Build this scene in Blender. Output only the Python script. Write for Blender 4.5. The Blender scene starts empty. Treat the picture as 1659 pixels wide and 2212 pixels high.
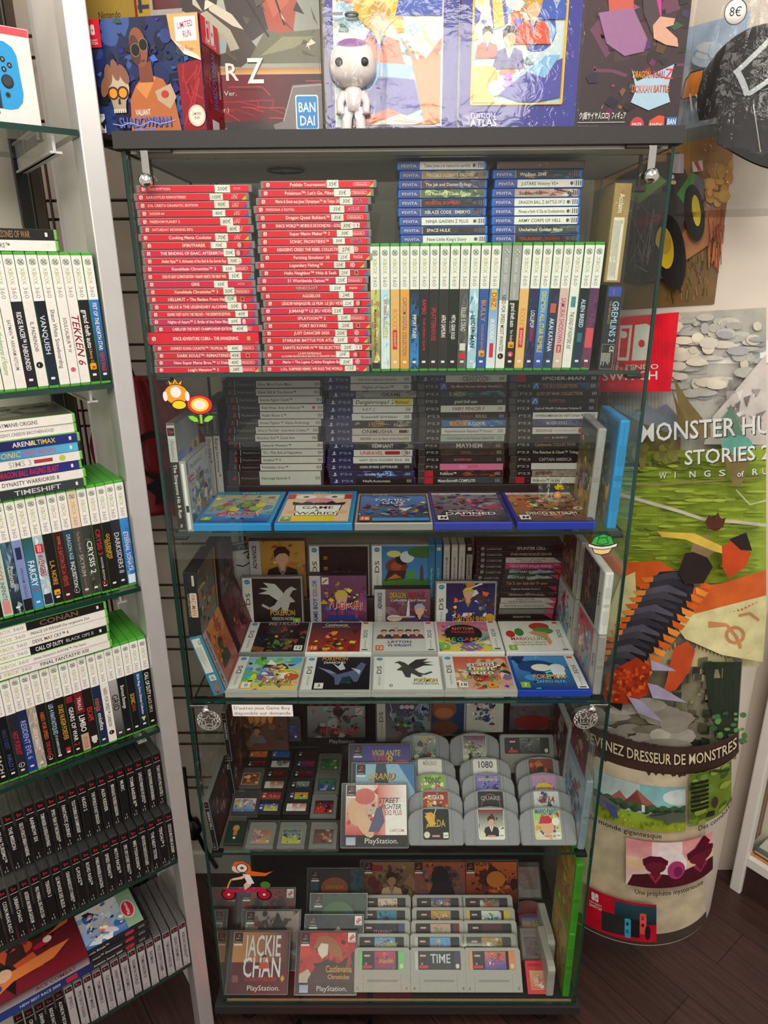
import bpy,bmesh,math,random
from mathutils import Vector,Matrix
SC = bpy.context.scene
COL = SC.collection
PI = math.pi
# ------------------------------------------------------------------ camera, light, exposure
CAM = Vector((0.3768,-1.0947,1.6359))
YAW,PITCH,ROLL,FPX = -0.009705,0.331675,-0.008296,1482.317
CW,CH = 1659,2212
_f = Vector((math.sin(YAW) * math.cos(PITCH),math.cos(YAW) * math.cos(PITCH),-math.sin(PITCH)))
_r0 = Vector((math.cos(YAW),-math.sin(YAW),0))
_u0 = _r0.cross(_f)
_r = _r0 * math.cos(ROLL) + _u0 * math.sin(ROLL)
_u = _u0 * math.cos(ROLL) - _r0 * math.sin(ROLL)
cam_data = bpy.data.cameras.new('camera')
cam_data.sensor_fit = 'VERTICAL'
cam_data.sensor_height = 36
cam_data.lens = 36 * FPX / CH
cam_data.clip_start = 0.02
cam = bpy.data.objects.new('camera',cam_data)
COL.objects.link(cam)
cam.matrix_world = Matrix(((_r.x,_u.x,-_f.x,CAM.x),(_r.y,_u.y,-_f.y,CAM.y),(_r.z,_u.z,-_f.z,CAM.z),(0,0,0,1)))
SC.camera = cam
SC.view_settings.view_transform = 'Standard'
SC.view_settings.look = 'None'
SC.view_settings.gamma = 1
SC.view_settings.exposure = 0.0
SC.view_settings.use_curve_mapping = False
cy = SC.cycles
cy.max_bounces = 7
cy.diffuse_bounces = 3
cy.glossy_bounces = 3
cy.transmission_bounces = 4
cy.transparent_max_bounces = 40
cy.use_denoising = True
cy.caustics_reflective = False
cy.caustics_refractive = False
world = bpy.data.worlds.new('shop_ambient')
SC.world = world
world.use_nodes = True
world.node_tree.nodes['Background'].inputs[0].default_value = (1.0,0.945,0.885,1)
world.node_tree.nodes['Background'].inputs[1].default_value = 0.56
def lamp(name,loc,target,size,watts,color=(1.0,0.935,0.86)):
	d = bpy.data.lights.new(name,'AREA')
	d.shape = 'RECTANGLE'
	d.size,d.size_y = size
	d.energy = watts
	d.color = color
	o = bpy.data.objects.new(name,d)
	COL.objects.link(o)
	o.location = loc
	o.rotation_euler = (Vector(target) - Vector(loc)).to_track_quat('-Z','Y').to_euler()
	return o
lamp('ceiling_light',(0.25,-1.3,2.75),(0.3,0.0,1.25),(0.6,0.6),14)
lamp('ceiling_light',(1.75,-1.1,2.75),(1.1,0.2,1.0),(0.6,0.6),12)
lamp('ceiling_light',(-0.9,-1.2,2.75),(-0.2,0.0,1.1),(0.6,0.6),8)
lamp('ceiling_light',(0.4,-2.9,2.6),(0.4,0.0,1.1),(1.4,0.5),31)  # added lamp behind the viewpoint, low angle to brighten the cabinet's inside
# ------------------------------------------------------------------ pixel helpers (points on real planes)
def ray(px,py):
	return _f + _r * ((px - CW / 2) / FPX) - _u * ((py - CH / 2) / FPX)
def on_z(px,py,z):
	d = ray(px,py)
	return CAM + d * ((z - CAM.z) / d.z)
def on_y(px,py,y):
	d = ray(px,py)
	return CAM + d * ((y - CAM.y) / d.y)
def on_pl(px,py,P,n):
	d = ray(px,py)
	return CAM + d * ((Vector(P) - CAM).dot(n) / d.dot(n))
# ------------------------------------------------------------------ colours and materials
def lin(h):
	if not isinstance(h,str):
		return tuple(h)
	h = h.lstrip('#')
	if len(h) == 3:
		h = ''.join(a * 2 for a in h)
	out = []
	for i in (0,2,4):
		v = int(h[i:i + 2],16) / 255
		out.append(v / 12.92 if v <= 0.04045 else ((v + 0.055) / 1.055) ** 2.4)
	return tuple(out)
def mat(name,color=None,rough=0.5,metal=0.0,coat=0.0,noise=0.0,scale=60.0,bump=0.0,attr=None,alpha=None,spec=0.5,bscale=None):
	"""Principled material whose colour is a constant, the 'Col' attribute or the object colour, with procedural noise in colour and bump"""
	m = bpy.data.materials.new(name)
	m.use_nodes = True
	nt = m.node_tree
	b = nt.nodes['Principled BSDF']
	b.inputs['Roughness'].default_value = rough
	b.inputs['Metallic'].default_value = metal
	b.inputs['Coat Weight'].default_value = coat
	b.inputs['Coat Roughness'].default_value = 0.08
	b.inputs['Specular IOR Level'].default_value = spec
	if attr == 'Col':
		src = nt.nodes.new('ShaderNodeAttribute')
		src.attribute_name = 'Col'
		csock = src.outputs['Color']
	elif attr == 'object':
		src = nt.nodes.new('ShaderNodeObjectInfo')
		csock = src.outputs['Color']
	else:
		src = nt.nodes.new('ShaderNodeRGB')
		src.outputs[0].default_value = (*lin(color),1)
		csock = src.outputs[0]
	if noise or bump:
		tc = nt.nodes.new('ShaderNodeTexCoord')
		nz = nt.nodes.new('ShaderNodeTexNoise')
		nz.inputs['Scale'].default_value = scale
		nz.inputs['Detail'].default_value = 4
		nt.links.new(tc.outputs['Object'],nz.inputs['Vector'])
		if noise:
			mr = nt.nodes.new('ShaderNodeMapRange')
			mr.inputs['From Min'].default_value = 0.3
			mr.inputs['From Max'].default_value = 0.7
			mr.inputs['To Min'].default_value = 1 - noise
			mr.inputs['To Max'].default_value = 1 + noise * 0.5
			nt.links.new(nz.outputs['Fac'],mr.inputs['Value'])
			mx = nt.nodes.new('ShaderNodeVectorMath')
			mx.operation = 'SCALE'
			nt.links.new(csock,mx.inputs[0])
			nt.links.new(mr.outputs[0],mx.inputs['Scale'])
			csock = mx.outputs[0]
		if bump:
			bp = nt.nodes.new('ShaderNodeBump')
			bp.inputs['Strength'].default_value = bump
			bp.inputs['Distance'].default_value = 0.001
			nt.links.new(nz.outputs['Fac'],bp.inputs['Height'])
			nt.links.new(bp.outputs['Normal'],b.inputs['Normal'])
	nt.links.new(csock,b.inputs['Base Color'])
	if alpha is not None:
		out = nt.nodes['Material Output']
		tr = nt.nodes.new('ShaderNodeBsdfTransparent')
		mix = nt.nodes.new('ShaderNodeMixShader')
		mix.inputs[0].default_value = alpha
		nt.links.new(tr.outputs[0],mix.inputs[1])
		nt.links.new(b.outputs[0],mix.inputs[2])
		nt.links.new(mix.outputs[0],out.inputs['Surface'])
	return m
def clear(name,tint,gloss=1.0,rough=0.0,ior=1.5,haze=0.0,wrinkle=0.0):
	"""thin clear sheet: see-through with Fresnel reflection (and a little milky haze)"""
	m = bpy.data.materials.new(name)
	m.use_nodes = True
	nt = m.node_tree
	nt.nodes.clear()
	out = nt.nodes.new('ShaderNodeOutputMaterial')
	tr = nt.nodes.new('ShaderNodeBsdfTransparent')
	tr.inputs[0].default_value = (*lin(tint),1)
	gl = nt.nodes.new('ShaderNodeBsdfGlossy')
	gl.inputs['Roughness'].default_value = rough
	gl.inputs['Color'].default_value = (gloss,gloss,gloss,1)
	fr = nt.nodes.new('ShaderNodeFresnel')
	fr.inputs['IOR'].default_value = ior
	mix = nt.nodes.new('ShaderNodeMixShader')
	ge = nt.nodes.new('ShaderNodeNewGeometry')
	front = nt.nodes.new('ShaderNodeMath')
	front.operation = 'SUBTRACT'
	front.inputs[0].default_value = 1.0
	nt.links.new(ge.outputs['Backfacing'],front.inputs[1])
	fm = nt.nodes.new('ShaderNodeMath')
	fm.operation = 'MULTIPLY'
	nt.links.new(fr.outputs[0],fm.inputs[0])
	nt.links.new(front.outputs[0],fm.inputs[1])
	nt.links.new(fm.outputs[0],mix.inputs[0])
	nt.links.new(tr.outputs[0],mix.inputs[1])
	nt.links.new(gl.outputs[0],mix.inputs[2])
	last = mix
	if haze:
		df = nt.nodes.new('ShaderNodeBsdfDiffuse')
		df.inputs['Color'].default_value = (0.75,0.75,0.73,1)
		m2 = nt.nodes.new('ShaderNodeMixShader')
		m2.inputs[0].default_value = haze
		nt.links.new(mix.outputs[0],m2.inputs[1])
		nt.links.new(df.outputs[0],m2.inputs[2])
		last = m2
	if wrinkle:
		tc = nt.nodes.new('ShaderNodeTexCoord')
		nz = nt.nodes.new('ShaderNodeTexNoise')
		nz.inputs['Scale'].default_value = 38
		nz.inputs['Detail'].default_value = 3
		nz.inputs['Distortion'].default_value = 2.0
		bp = nt.nodes.new('ShaderNodeBump')
		bp.inputs['Strength'].default_value = wrinkle
		bp.inputs['Distance'].default_value = 0.004
		nt.links.new(tc.outputs['Object'],nz.inputs['Vector'])
		nt.links.new(nz.outputs['Fac'],bp.inputs['Height'])
		nt.links.new(bp.outputs[0],gl.inputs['Normal'])
		nt.links.new(bp.outputs[0],fr.inputs['Normal'])
	nt.links.new(last.outputs[0],out.inputs['Surface'])
	return m
M = {
	'print': mat('gloss_print',attr='Col',rough=0.38,spec=0.3,coat=0.08,noise=0.05,scale=180),
	'paint': mat('poster_print',attr='Col',rough=0.42,spec=0.3,noise=0.22,scale=26),
	'paper': mat('matte_paper',attr='Col',rough=0.75,noise=0.04,scale=120),
	'plastic': mat('moulded_plastic',attr='object',rough=0.38,noise=0.05,scale=90,bump=0.05),
	'matte': mat('matte_plastic',attr='object',rough=0.55,noise=0.08,scale=260,bump=0.12),
	'trans': mat('translucent_plastic',attr='object',rough=0.22,coat=0.4,noise=0.05,scale=60,alpha=0.62),
	'glass': clear('clear_glass','#fafdfb'),
	'film': clear('crinkled_clear_film','#fbfbfa',gloss=0.6,rough=0.05,haze=0.012,wrinkle=0.55),
	'sleeve': clear('smooth_clear_film','#fbfbfa',gloss=0.7,rough=0.02,haze=0.008,wrinkle=0.12),
	'case': clear('clear_case_plastic','#f2f2ee',rough=0.04,haze=0.05),
	'edge': mat('green_glass_edge','#0f3a30',rough=0.12,noise=0.25,scale=14,coat=0.5),
	'laminate': mat('dark_grey_laminate','#2c2927',rough=0.6,noise=0.16,scale=420,bump=0.15),
	'chip': mat('worn_chipboard','#a5875c',rough=0.9,noise=0.35,scale=300,bump=0.4),
	'chrome': mat('chrome','#e4e0da',rough=0.12,metal=1.0,noise=0.03),
	'alu': mat('satin_aluminium','#d9d7d3',rough=0.34,metal=0.55,noise=0.04,scale=30),
	'white': mat('white_lacquer','#f0ece6',rough=0.4,noise=0.03,scale=20),
	'black': mat('black_plastic','#0e0e0e',rough=0.35,noise=0.1),
	'steel': mat('dark_steel_wire','#4a4038',rough=0.35,metal=0.7,noise=0.1),
	'wall': mat('cream_wall_paint','#dcd0c0',rough=0.85,noise=0.05,scale=9,bump=0.05),
	'board': mat('beige_back_board','#d6ccbe',rough=0.6,noise=0.04,scale=7),
	'fabric': mat('red_satin_fabric','#8e0f1d',rough=0.5,noise=0.2,scale=25,bump=0.3),
	'brown': mat('brown_laminate','#8a6246',rough=0.6,noise=0.08,scale=40),
}
# ------------------------------------------------------------------ mesh and object helpers
def mesh_from(name,verts,faces,mats=(),fmat=None,smooth=False):
	me = bpy.data.meshes.new(name)
	me.from_pydata([tuple(v) for v in verts],[],faces)
	for m in mats:
		me.materials.append(m)
	if fmat:
		me.polygons.foreach_set('material_index',fmat)
	if smooth:
		me.polygons.foreach_set('use_smooth',[True] * len(me.polygons))
	me.update()
	return me
def obj(name,me,parent=None,Mx=None,color=None):
	o = bpy.data.objects.new(name,me)
	COL.objects.link(o)
	if parent is not None:
		o.parent = parent
	if Mx is not None:
		o.matrix_local = Mx
	if color is not None:
		o.color = (*lin(color),1)
	return o
def thing(name,label,cat,group=None,Mx=None):
	o = bpy.data.objects.new(name,None)
	COL.objects.link(o)
	o.empty_display_size = 0.02
	if Mx is not None:
		o.matrix_world = Mx
	return tag(o,label,cat,group)
def tag(o,label,cat,group=None):
	o['label'] = label
	o['category'] = cat
	if group:
		o['group'] = group
	return o
def structure(o):
	o['kind'] = 'structure'
	return o
def T(x,y,z):
	return Matrix.Translation((x,y,z))
def RX(a):
	return Matrix.Rotation(math.radians(a),4,'X')
def RY(a):
	return Matrix.Rotation(math.radians(a),4,'Y')
def RZ(a):
	return Matrix.Rotation(math.radians(a),4,'Z')
_box = {}
def box_me(sx,sy,sz,bev=0.0,m=None,seg=2,edge=None):
	"""cached bevelled box with its corner at the origin; edge: material of the four narrow sides"""
	k = (round(sx,5),round(sy,5),round(sz,5),bev,m.name if m else '',edge.name if edge else '')
	if k in _box:
		return _box[k]
	bm = bmesh.new()
	bmesh.ops.create_cube(bm,size=1)
	for v in bm.verts:
		v.co = Vector(((v.co.x + .5) * sx,(v.co.y + .5) * sy,(v.co.z + .5) * sz))
	if bev:
		bmesh.ops.bevel(bm,geom=bm.edges[:],offset=bev,segments=seg,affect='EDGES',profile=0.5)
	me = bpy.data.meshes.new('box')
	if m:
		me.materials.append(m)
	if edge:
		me.materials.append(edge)
		d = [sx,sy,sz]
		thin = d.index(min(d))
		for f in bm.faces:
			if abs(f.normal[thin]) < 0.7:
				f.material_index = 1
	bm.to_mesh(me)
	bm.free()
	_box[k] = me
	return me
def box(name,parent,dims,at=(0,0,0),m='plastic',color=None,bev=0.0,Mx=None,edge=None):
	mm = M[m] if isinstance(m,str) else m
	return obj(name,box_me(*dims,bev,mm,edge=edge),parent,T(*at) if Mx is None else Mx,color)
def tube_geo(pts,r,n=8,caps=True):
	V,F = [],[]
	pts = [Vector(p) for p in pts]
	prev = None
	for i,p in enumerate(pts):
		t = (pts[min(i + 1,len(pts) - 1)] - pts[max(i - 1,0)]).normalized()
		a = t.orthogonal().normalized() if prev is None else (prev - t * prev.dot(t)).normalized()
		prev = a
		b = t.cross(a)
		rr = r[i] if isinstance(r,(list,tuple)) else r
		for k in range(n):
			an = 2 * PI * k / n
			V.append(p + (a * math.cos(an) + b * math.sin(an)) * rr)
	for i in range(len(pts) - 1):
		for k in range(n):
			a,b = i * n + k,i * n + (k + 1) % n
			F.append((a,b,b + n,a + n))
	if caps:
		F.append(tuple(reversed(range(n))))
		F.append(tuple(range((len(pts) - 1) * n,len(pts) * n)))
	return V,F
def tube(name,parent,pts,r,m='steel',n=8,color=None):
	V,F = tube_geo(pts,r,n)
	return obj(name,mesh_from(name,V,F,[M[m]],smooth=True),parent,color=color)
def merge_geo(parts):
	V,F = [],[]
	for v,f in parts:
		o = len(V)
		V += list(v)
		F += [tuple(i + o for i in q) for q in f]
	return V,F
def box_geo(x0,y0,z0,x1,y1,z1):
	V = [(x,y,z) for z in (z0,z1) for y in (y0,y1) for x in (x0,x1)]
	F = [(0,2,3,1),(4,5,7,6),(0,1,5,4),(2,6,7,3),(0,4,6,2),(1,3,7,5)]
	return V,F
def lathe(name,parent,prof,m,n=20,Mx=None,color=None):
	V,F = [],[]
	for r,z in prof:
		for k in range(n):
			V.append((r * math.cos(2 * PI * k / n),r * math.sin(2 * PI * k / n),z))
	for i in range(len(prof) - 1):
		for k in range(n):
			a,b = i * n + k,i * n + (k + 1) % n
			F.append((a,b,b + n,a + n))
	F.append(tuple(reversed(range(n))))
	F.append(tuple(range((len(prof) - 1) * n,len(prof) * n)))
	return obj(name,mesh_from(name,V,F,[M[m]],smooth=True),parent,Mx,color)
def extrude_poly(name,parent,pts,depth,m,color=None,Mx=None,bev=0.0):
	"""polygon in local x,z extruded along +y"""
	bm = bmesh.new()
	vs = [bm.verts.new((x,0,z)) for x,z in pts]
	f = bm.faces.new(vs)
	r = bmesh.ops.extrude_face_region(bm,geom=[f])
	for v in r['geom']:
		if isinstance(v,bmesh.types.BMVert):
			v.co.y += depth
	bmesh.ops.recalc_face_normals(bm,faces=bm.faces[:])
	if bev:
		es = [e for e in bm.edges if e.calc_face_angle(0) > 0.6]
		bmesh.ops.bevel(bm,geom=es,offset=bev,segments=2,affect='EDGES',profile=0.5)
	me = bpy.data.meshes.new(name)
	me.materials.append(M[m])
	bm.to_mesh(me)
	bm.free()
	return obj(name,me,parent,Mx,color)
# ------------------------------------------------------------------ lettering: glyph outlines measured once
CHARS = "ABCDEFGHIJKLMNOPQRSTUVWXYZabcdefghijklmnopqrstuvwxyz0123456789&:.,'!-+/()éÉ€®\u2122\u03a3 \u2013\u30af\u30b5\u30a4\u30e4\u4eba\u30ed\u30d5\u30a3\u30ae\u30e5\u30a2\u8d85"
GL = {}
def _measure():
	made = []
	for bold in (0,1):
		for body in ['II'] + [c for c in CHARS] + ['I' + c + 'I' for c in CHARS]:
			cu = bpy.data.curves.new('t','FONT')
			cu.body = body
			cu.resolution_u = 2
			cu.fill_mode = 'FRONT'
			cu.offset = 0.011 * bold
			o = bpy.data.objects.new('t',cu)
			COL.objects.link(o)
			made.append((bold,body,o,cu))
	dg = bpy.context.evaluated_depsgraph_get()
	base,W = {},{}
	for bold,body,o,cu in made:
		ev = o.evaluated_get(dg)
		me = ev.to_mesh()
		xs = [v.co.x for v in me.vertices]
		W[bold,body] = (max(xs) - min(xs)) if xs else 0
		if len(body) == 1:
			base[bold,body] = ([(v.co.x,v.co.y) for v in me.vertices],[tuple(p.vertices) for p in me.polygons])
		ev.to_mesh_clear()
	for (bold,c),(v,f) in base.items():
		GL[bold,c] = (v,f,W[bold,'I' + c + 'I'] - W[bold,'II'])
	for bold,body,o,cu in made:
		bpy.data.objects.remove(o)
		bpy.data.curves.remove(cu)
_measure()
CAPH = max(y for x,y in GL[0,'H'][0])
def clip_rect(pts,x0,y0,x1,y1):
	"""Sutherland-Hodgman"""
	for ax,lim,keep in ((0,x0,1),(0,x1,-1),(1,y0,1),(1,y1,-1)):
		out = []
		n = len(pts)
		for i in range(n):
			a,b = pts[i],pts[(i + 1) % n]
			da,db = (a[ax] - lim) * keep,(b[ax] - lim) * keep
			if da >= 0:
				out.append(a)
			if (da >= 0) != (db >= 0):
				t = da / (da - db)
				out.append((a[0] + (b[0] - a[0]) * t,a[1] + (b[1] - a[1]) * t))
		pts = out
		if len(pts) < 3:
			return []
	return pts
class Pr:
	"""flat coloured print: polygons and lettering laid over each other on one surface, one mesh"""
	def __init__(s,O=(0,0,0),U=(1,0,0),V=(0,0,1),lift=2e-4,step=2e-5,fn=None,strip=None):
		s.O,s.U,s.V = Vector(O),Vector(U),Vector(V)
		s.N = s.U.cross(s.V).normalized()
		s.lift,s.step,s.fn,s.strip = lift,step,fn,strip
		s.layer = 0
		s.v,s.f,s.c = [],[],[]
		s.clip = None
		s.xf = None
	def pt(s,x,y):
		if s.xf:
			x,y = s.xf(x,y)
		h = s.lift + s.layer * s.step
		if s.fn:
			return s.fn(x,y,h)
		return s.O + s.U * x + s.V * y + s.N * h
	def _add(s,pts,cols):
		if s.clip:
			if s.xf:
				pass
			q = clip_rect(pts,*s.clip)
			if len(q) < 3:
				return
			if len(q) != len(pts) and len(cols) > 1:
				cols = [cols[0]]
			pts = q
		if s.strip:
			xs = [p[0] for p in pts]
			k0,k1 = math.floor(min(xs) / s.strip),math.floor(max(xs) / s.strip)
			if k1 > k0:
				for k in range(k0,k1 + 1):
					q = clip_rect(pts,k * s.strip,-1e9,(k + 1) * s.strip,1e9)
					if len(q) >= 3:
						if len(cols) > 1:
							q2 = [s._bil(pts,cols,p) for p in q]
							s._raw(q,q2)
						else:
							s._raw(q,cols)
				return
		s._raw(pts,cols)
	def _bil(s,pts,cols,p):
		ys = [q[1] for q in pts]
		y0,y1 = min(ys),max(ys)
		lo = cols[ys.index(y0)]
		hi = cols[ys.index(y1)]
		t = (p[1] - y0) / max(y1 - y0,1e-9)
		return tuple(a + (b - a) * t for a,b in zip(lo,hi))
	def _raw(s,pts,cols):
		o = len(s.v)
		s.v += [s.pt(*p) for p in pts]
		s.f.append(tuple(range(o,o + len(pts))))
		s.c += (list(cols) if len(cols) == len(pts) else [cols[0]] * len(pts))
	def poly(s,pts,col):
		s._add([tuple(p) for p in pts],[lin(col)])
		s.layer += 1
	def rect(s,x,y,w,h,col,col2=None):
		if col2 is None:
			s._add([(x,y),(x + w,y),(x + w,y + h),(x,y + h)],[lin(col)])
		else:
			a,b = lin(col),lin(col2)
			s._add([(x,y),(x + w,y),(x + w,y + h),(x,y + h)],[a,a,b,b])
		s.layer += 1
	def hgrad(s,x,y,w,h,col,col2):
		a,b = lin(col),lin(col2)
		s._add([(x,y),(x + w,y),(x + w,y + h),(x,y + h)],[a,b,b,a])
		s.layer += 1
	def ell(s,x,y,rx,ry,col,n=18,rot=0.0):
		c,sn = math.cos(rot),math.sin(rot)
		s.poly([(x + rx * math.cos(2 * PI * k / n) * c - ry * math.sin(2 * PI * k / n) * sn,y + rx * math.cos(2 * PI * k / n) * sn + ry * math.sin(2 * PI * k / n) * c) for k in range(n)],col)
	def rrect(s,x,y,w,h,r,col):
		pts = []
		for cx,cyy,a0 in ((x + w - r,y + r,-90),(x + w - r,y + h - r,0),(x + r,y + h - r,90),(x + r,y + r,180)):
			for k in range(4):
				a = math.radians(a0 + 30 * k)
				pts.append((cx + r * math.cos(a),cyy + r * math.sin(a)))
		s.poly(pts,col)
	def line(s,pts,w,col):
		for (x0,y0),(x1,y1) in zip(pts,pts[1:]):
			d = math.hypot(x1 - x0,y1 - y0) or 1
			nx,ny = -(y1 - y0) / d * w / 2,(x1 - x0) / d * w / 2
			s._add([(x0 + nx,y0 + ny),(x0 - nx,y0 - ny),(x1 - nx,y1 - ny),(x1 + nx,y1 + ny)],[lin(col)])
		s.layer += 1
	def ring(s,x,y,rx,ry,w,col,n=24):
		for k in range(n):
			a,b = 2 * PI * k / n,2 * PI * (k + 1) / n
			s._add([(x + rx * math.cos(a),y + ry * math.sin(a)),(x + rx * math.cos(b),y + ry * math.sin(b)),(x + (rx - w) * math.cos(b),y + (ry - w) * math.sin(b)),(x + (rx - w) * math.cos(a),y + (ry - w) * math.sin(a))],[lin(col)])
		s.layer += 1
	def text(s,txt,x,y,h,col,w=None,al='l',bold=1,rot=0.0,slant=0.0,path=None,maxw=None):
		"""cap height h, baseline at (x, y); w fits the whole width, maxw only shrinks"""
		glyphs = [GL.get((bold,c)) or GL[bold,' '] for c in txt]
		k = h / CAPH
		tw = sum(g[2] for g in glyphs) * k
		sx = 1.0
		if w:
			sx = w / max(tw,1e-6)
		elif maxw and tw > maxw:
			sx = maxw / tw
		tw *= sx
		x0 = {'l': 0,'c': -tw / 2,'r': -tw}[al]
		c,sn = math.cos(rot),math.sin(rot)
		col = [lin(col)]
		for g in glyphs:
			for f in g[1]:
				pts = []
				for i in f:
					gx,gy = g[0][i]
					px,py = x0 + gx * k * sx + gy * k * slant,gy * k
					if path:
						pts.append(path(px,py))
					else:
						pts.append((x + px * c - py * sn,y + px * sn + py * c))
				s._add(pts,col)
			x0 += g[2] * k * sx
		s.layer += 1
		return tw
	def build(s,name,parent=None,m='print',Mx=None):
		me = bpy.data.meshes.new(name)
		me.from_pydata([tuple(v) for v in s.v],[],s.f)
		me.materials.append(M[m])
		ca = me.color_attributes.new('Col','FLOAT_COLOR','CORNER')
		flat = []
		for c in s.c:
			flat += [c[0],c[1],c[2],1.0]
		ca.data.foreach_set('color',flat)
		me.update()
		return obj(name,me,parent,Mx)
# ------------------------------------------------------------------ generic printed pictures (no known artwork)
def art(P,x,y,w,h,pal,seed=0,n=22,sky=None,focus=(0.5,0.5),big=0.35):
	"""abstract busy illustration: graded ground, sweeps, shards and spots gathered round a focus"""
	rnd = random.Random(seed)
	old = P.clip
	P.clip = (x,y,x + w,y + h)
	a,b = sky or (pal[0],pal[1 % len(pal)])
	P.rect(x,y,w,h,a,b)
	for i in range(n):
		c = pal[rnd.randrange(len(pal))]
		t = 1 - i / n
		s = min(w,h) * big * (0.25 + 0.75 * t) * rnd.uniform(0.5,1.1)
		px = x + w * (focus[0] + rnd.gauss(0,0.26))
		py = y + h * (focus[1] + rnd.gauss(0,0.24))
		k = rnd.random()
		if k < 0.3:
			P.ell(px,py,s * rnd.uniform(.3,.7),s * rnd.uniform(.2,.6),c,12,rnd.uniform(0,PI))
		elif k < 0.75:
			an = rnd.uniform(0,2 * PI)
			pts = []
			m = rnd.choice((3,4,5))
			for j in range(m):
				q = an + 2 * PI * j / m + rnd.uniform(-.3,.3)
				rr = s * rnd.uniform(.35,.95)
				pts.append((px + rr * math.cos(q),py + rr * math.sin(q)))
			P.poly(pts,c)
		else:
			an = rnd.uniform(0,PI)
			pts = [(px + s * 1.4 * math.cos(an) * (u - .5) + s * .35 * math.sin(u * 4 + an),py + s * 1.4 * math.sin(an) * (u - .5) + s * .35 * math.cos(u * 3)) for u in (0,.25,.5,.75,1)]
			P.line(pts,s * rnd.uniform(.08,.22),c)
	for i in range(int(n * 1.3)):
		s = min(w,h) * rnd.uniform(.015,.07)
		px,py = x + w * (focus[0] + rnd.gauss(0,.27)),y + h * (focus[1] + rnd.gauss(0,.26))
		an = rnd.uniform(0,2 * PI)
		c = [min(1,v * rnd.choice((.35,.6,1.5,1.9))) for v in lin(pal[rnd.randrange(len(pal))])]
		P.poly([(px + s * rnd.uniform(.5,1.4) * math.cos(an + q),py + s * rnd.uniform(.4,1.2) * math.sin(an + q)) for q in (0,1.3,2.7,4.2)],c)
	P.clip = old
def figure(P,x,y,s,skin,hair,coat,trim,clip=None):
	"""plain generic person drawing: shoulders, neck, head, hair"""
	old = P.clip
	if clip:
		P.clip = clip
	P.poly([(x - .55 * s,y),(x + .55 * s,y),(x + .42 * s,y + .5 * s),(x + .14 * s,y + .6 * s),(x - .14 * s,y + .6 * s),(x - .42 * s,y + .5 * s)],coat)
	P.poly([(x - .1 * s,y + .45 * s),(x + .1 * s,y + .45 * s),(x + .08 * s,y + .72 * s),(x - .08 * s,y + .72 * s)],skin)
	P.poly([(x - .14 * s,y + .6 * s),(x,y + .25 * s),(x + .14 * s,y + .6 * s),(x + .08 * s,y + .6 * s),(x,y + .38 * s),(x - .08 * s,y + .6 * s)],trim)
	P.ell(x,y + .88 * s,.2 * s,.25 * s,skin,16)
	P.poly([(x - .22 * s,y + .86 * s),(x - .24 * s,y + 1.08 * s),(x - .1 * s,y + 1.22 * s),(x + .1 * s,y + 1.22 * s),(x + .24 * s,y + 1.06 * s),(x + .22 * s,y + .9 * s),(x + .1 * s,y + 1.02 * s),(x - .08 * s,y + 1.0 * s)],hair)
	P.clip = old
ORD = ['topmost','second','third','fourth','fifth','sixth','seventh','eighth','ninth','tenth','eleventh','twelfth','thirteenth','fourteenth','fifteenth','sixteenth','seventeenth','eighteenth','nineteenth','twentieth','twenty-first','twenty-second','twenty-third','twenty-fourth','lowest']
NTH = ['first'] + ORD[1:24] + ['twenty-fifth']
# ================================================================== the setting
W,D = 0.780,0.349
Z1,Z2,Z3,Z4,Z0 = 1.4915,1.2202,0.888,0.5194,0.1
LB,LT = 1.8087,1.8315
# floor: dark stained planks
fm = bpy.data.materials.new('dark_wood_planks')
fm.use_nodes = True
nt = fm.node_tree
b = nt.nodes['Principled BSDF']
tc = nt.nodes.new('ShaderNodeTexCoord')
mp = nt.nodes.new('ShaderNodeMapping')
mp.inputs['Rotation'].default_value = (0,0,math.radians(52))
br = nt.nodes.new('ShaderNodeTexBrick')
br.inputs['Color1'].default_value = (*lin('#4a322b'),1)
br.inputs['Color2'].default_value = (*lin('#3a2723'),1)
br.inputs['Mortar'].default_value = (*lin('#1a1110'),1)
br.inputs['Scale'].default_value = 1.0
br.inputs['Mortar Size'].default_value = 0.0012
br.inputs['Brick Width'].default_value = 1.2
br.inputs['Row Height'].default_value = 0.13
nz = nt.nodes.new('ShaderNodeTexNoise')
mp2 = nt.nodes.new('ShaderNodeMapping')
mp2.inputs['Scale'].default_value = (2.2,42,1)
nz.inputs['Scale'].default_value = 2.5
nz.inputs['Detail'].default_value = 7
mr = nt.nodes.new('ShaderNodeMapRange')
mr.inputs['From Min'].default_value = .3
mr.inputs['From Max'].default_value = .7
mr.inputs['To Min'].default_value = .68
mr.inputs['To Max'].default_value = 1.35
sc_ = nt.nodes.new('ShaderNodeVectorMath')
sc_.operation = 'SCALE'
L = nt.links.new
L(tc.outputs['Object'],mp.inputs['Vector'])
L(mp.outputs[0],br.inputs['Vector'])
L(mp.outputs[0],mp2.inputs['Vector'])
L(mp2.outputs[0],nz.inputs['Vector'])
L(nz.outputs['Fac'],mr.inputs['Value'])
L(br.outputs['Color'],sc_.inputs[0])
L(mr.outputs[0],sc_.inputs['Scale'])
L(sc_.outputs[0],b.inputs['Base Color'])
b.inputs['Roughness'].default_value = 0.42
fl = structure(obj('floor',mesh_from('floor',*box_geo(-1.6,-2.8,-0.05,2.8,1.0,0.0),[fm])))
YW = 0.455
wl = structure(obj('wall_back',mesh_from('wall_back',*box_geo(-1.6,YW,0,2.8,YW + .1,2.9),[M['wall']])))
structure(obj('baseboard_back',mesh_from('baseboard',*box_geo(-1.6,YW - .012,0,0.9,YW,.07),[M['white']])))
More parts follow.
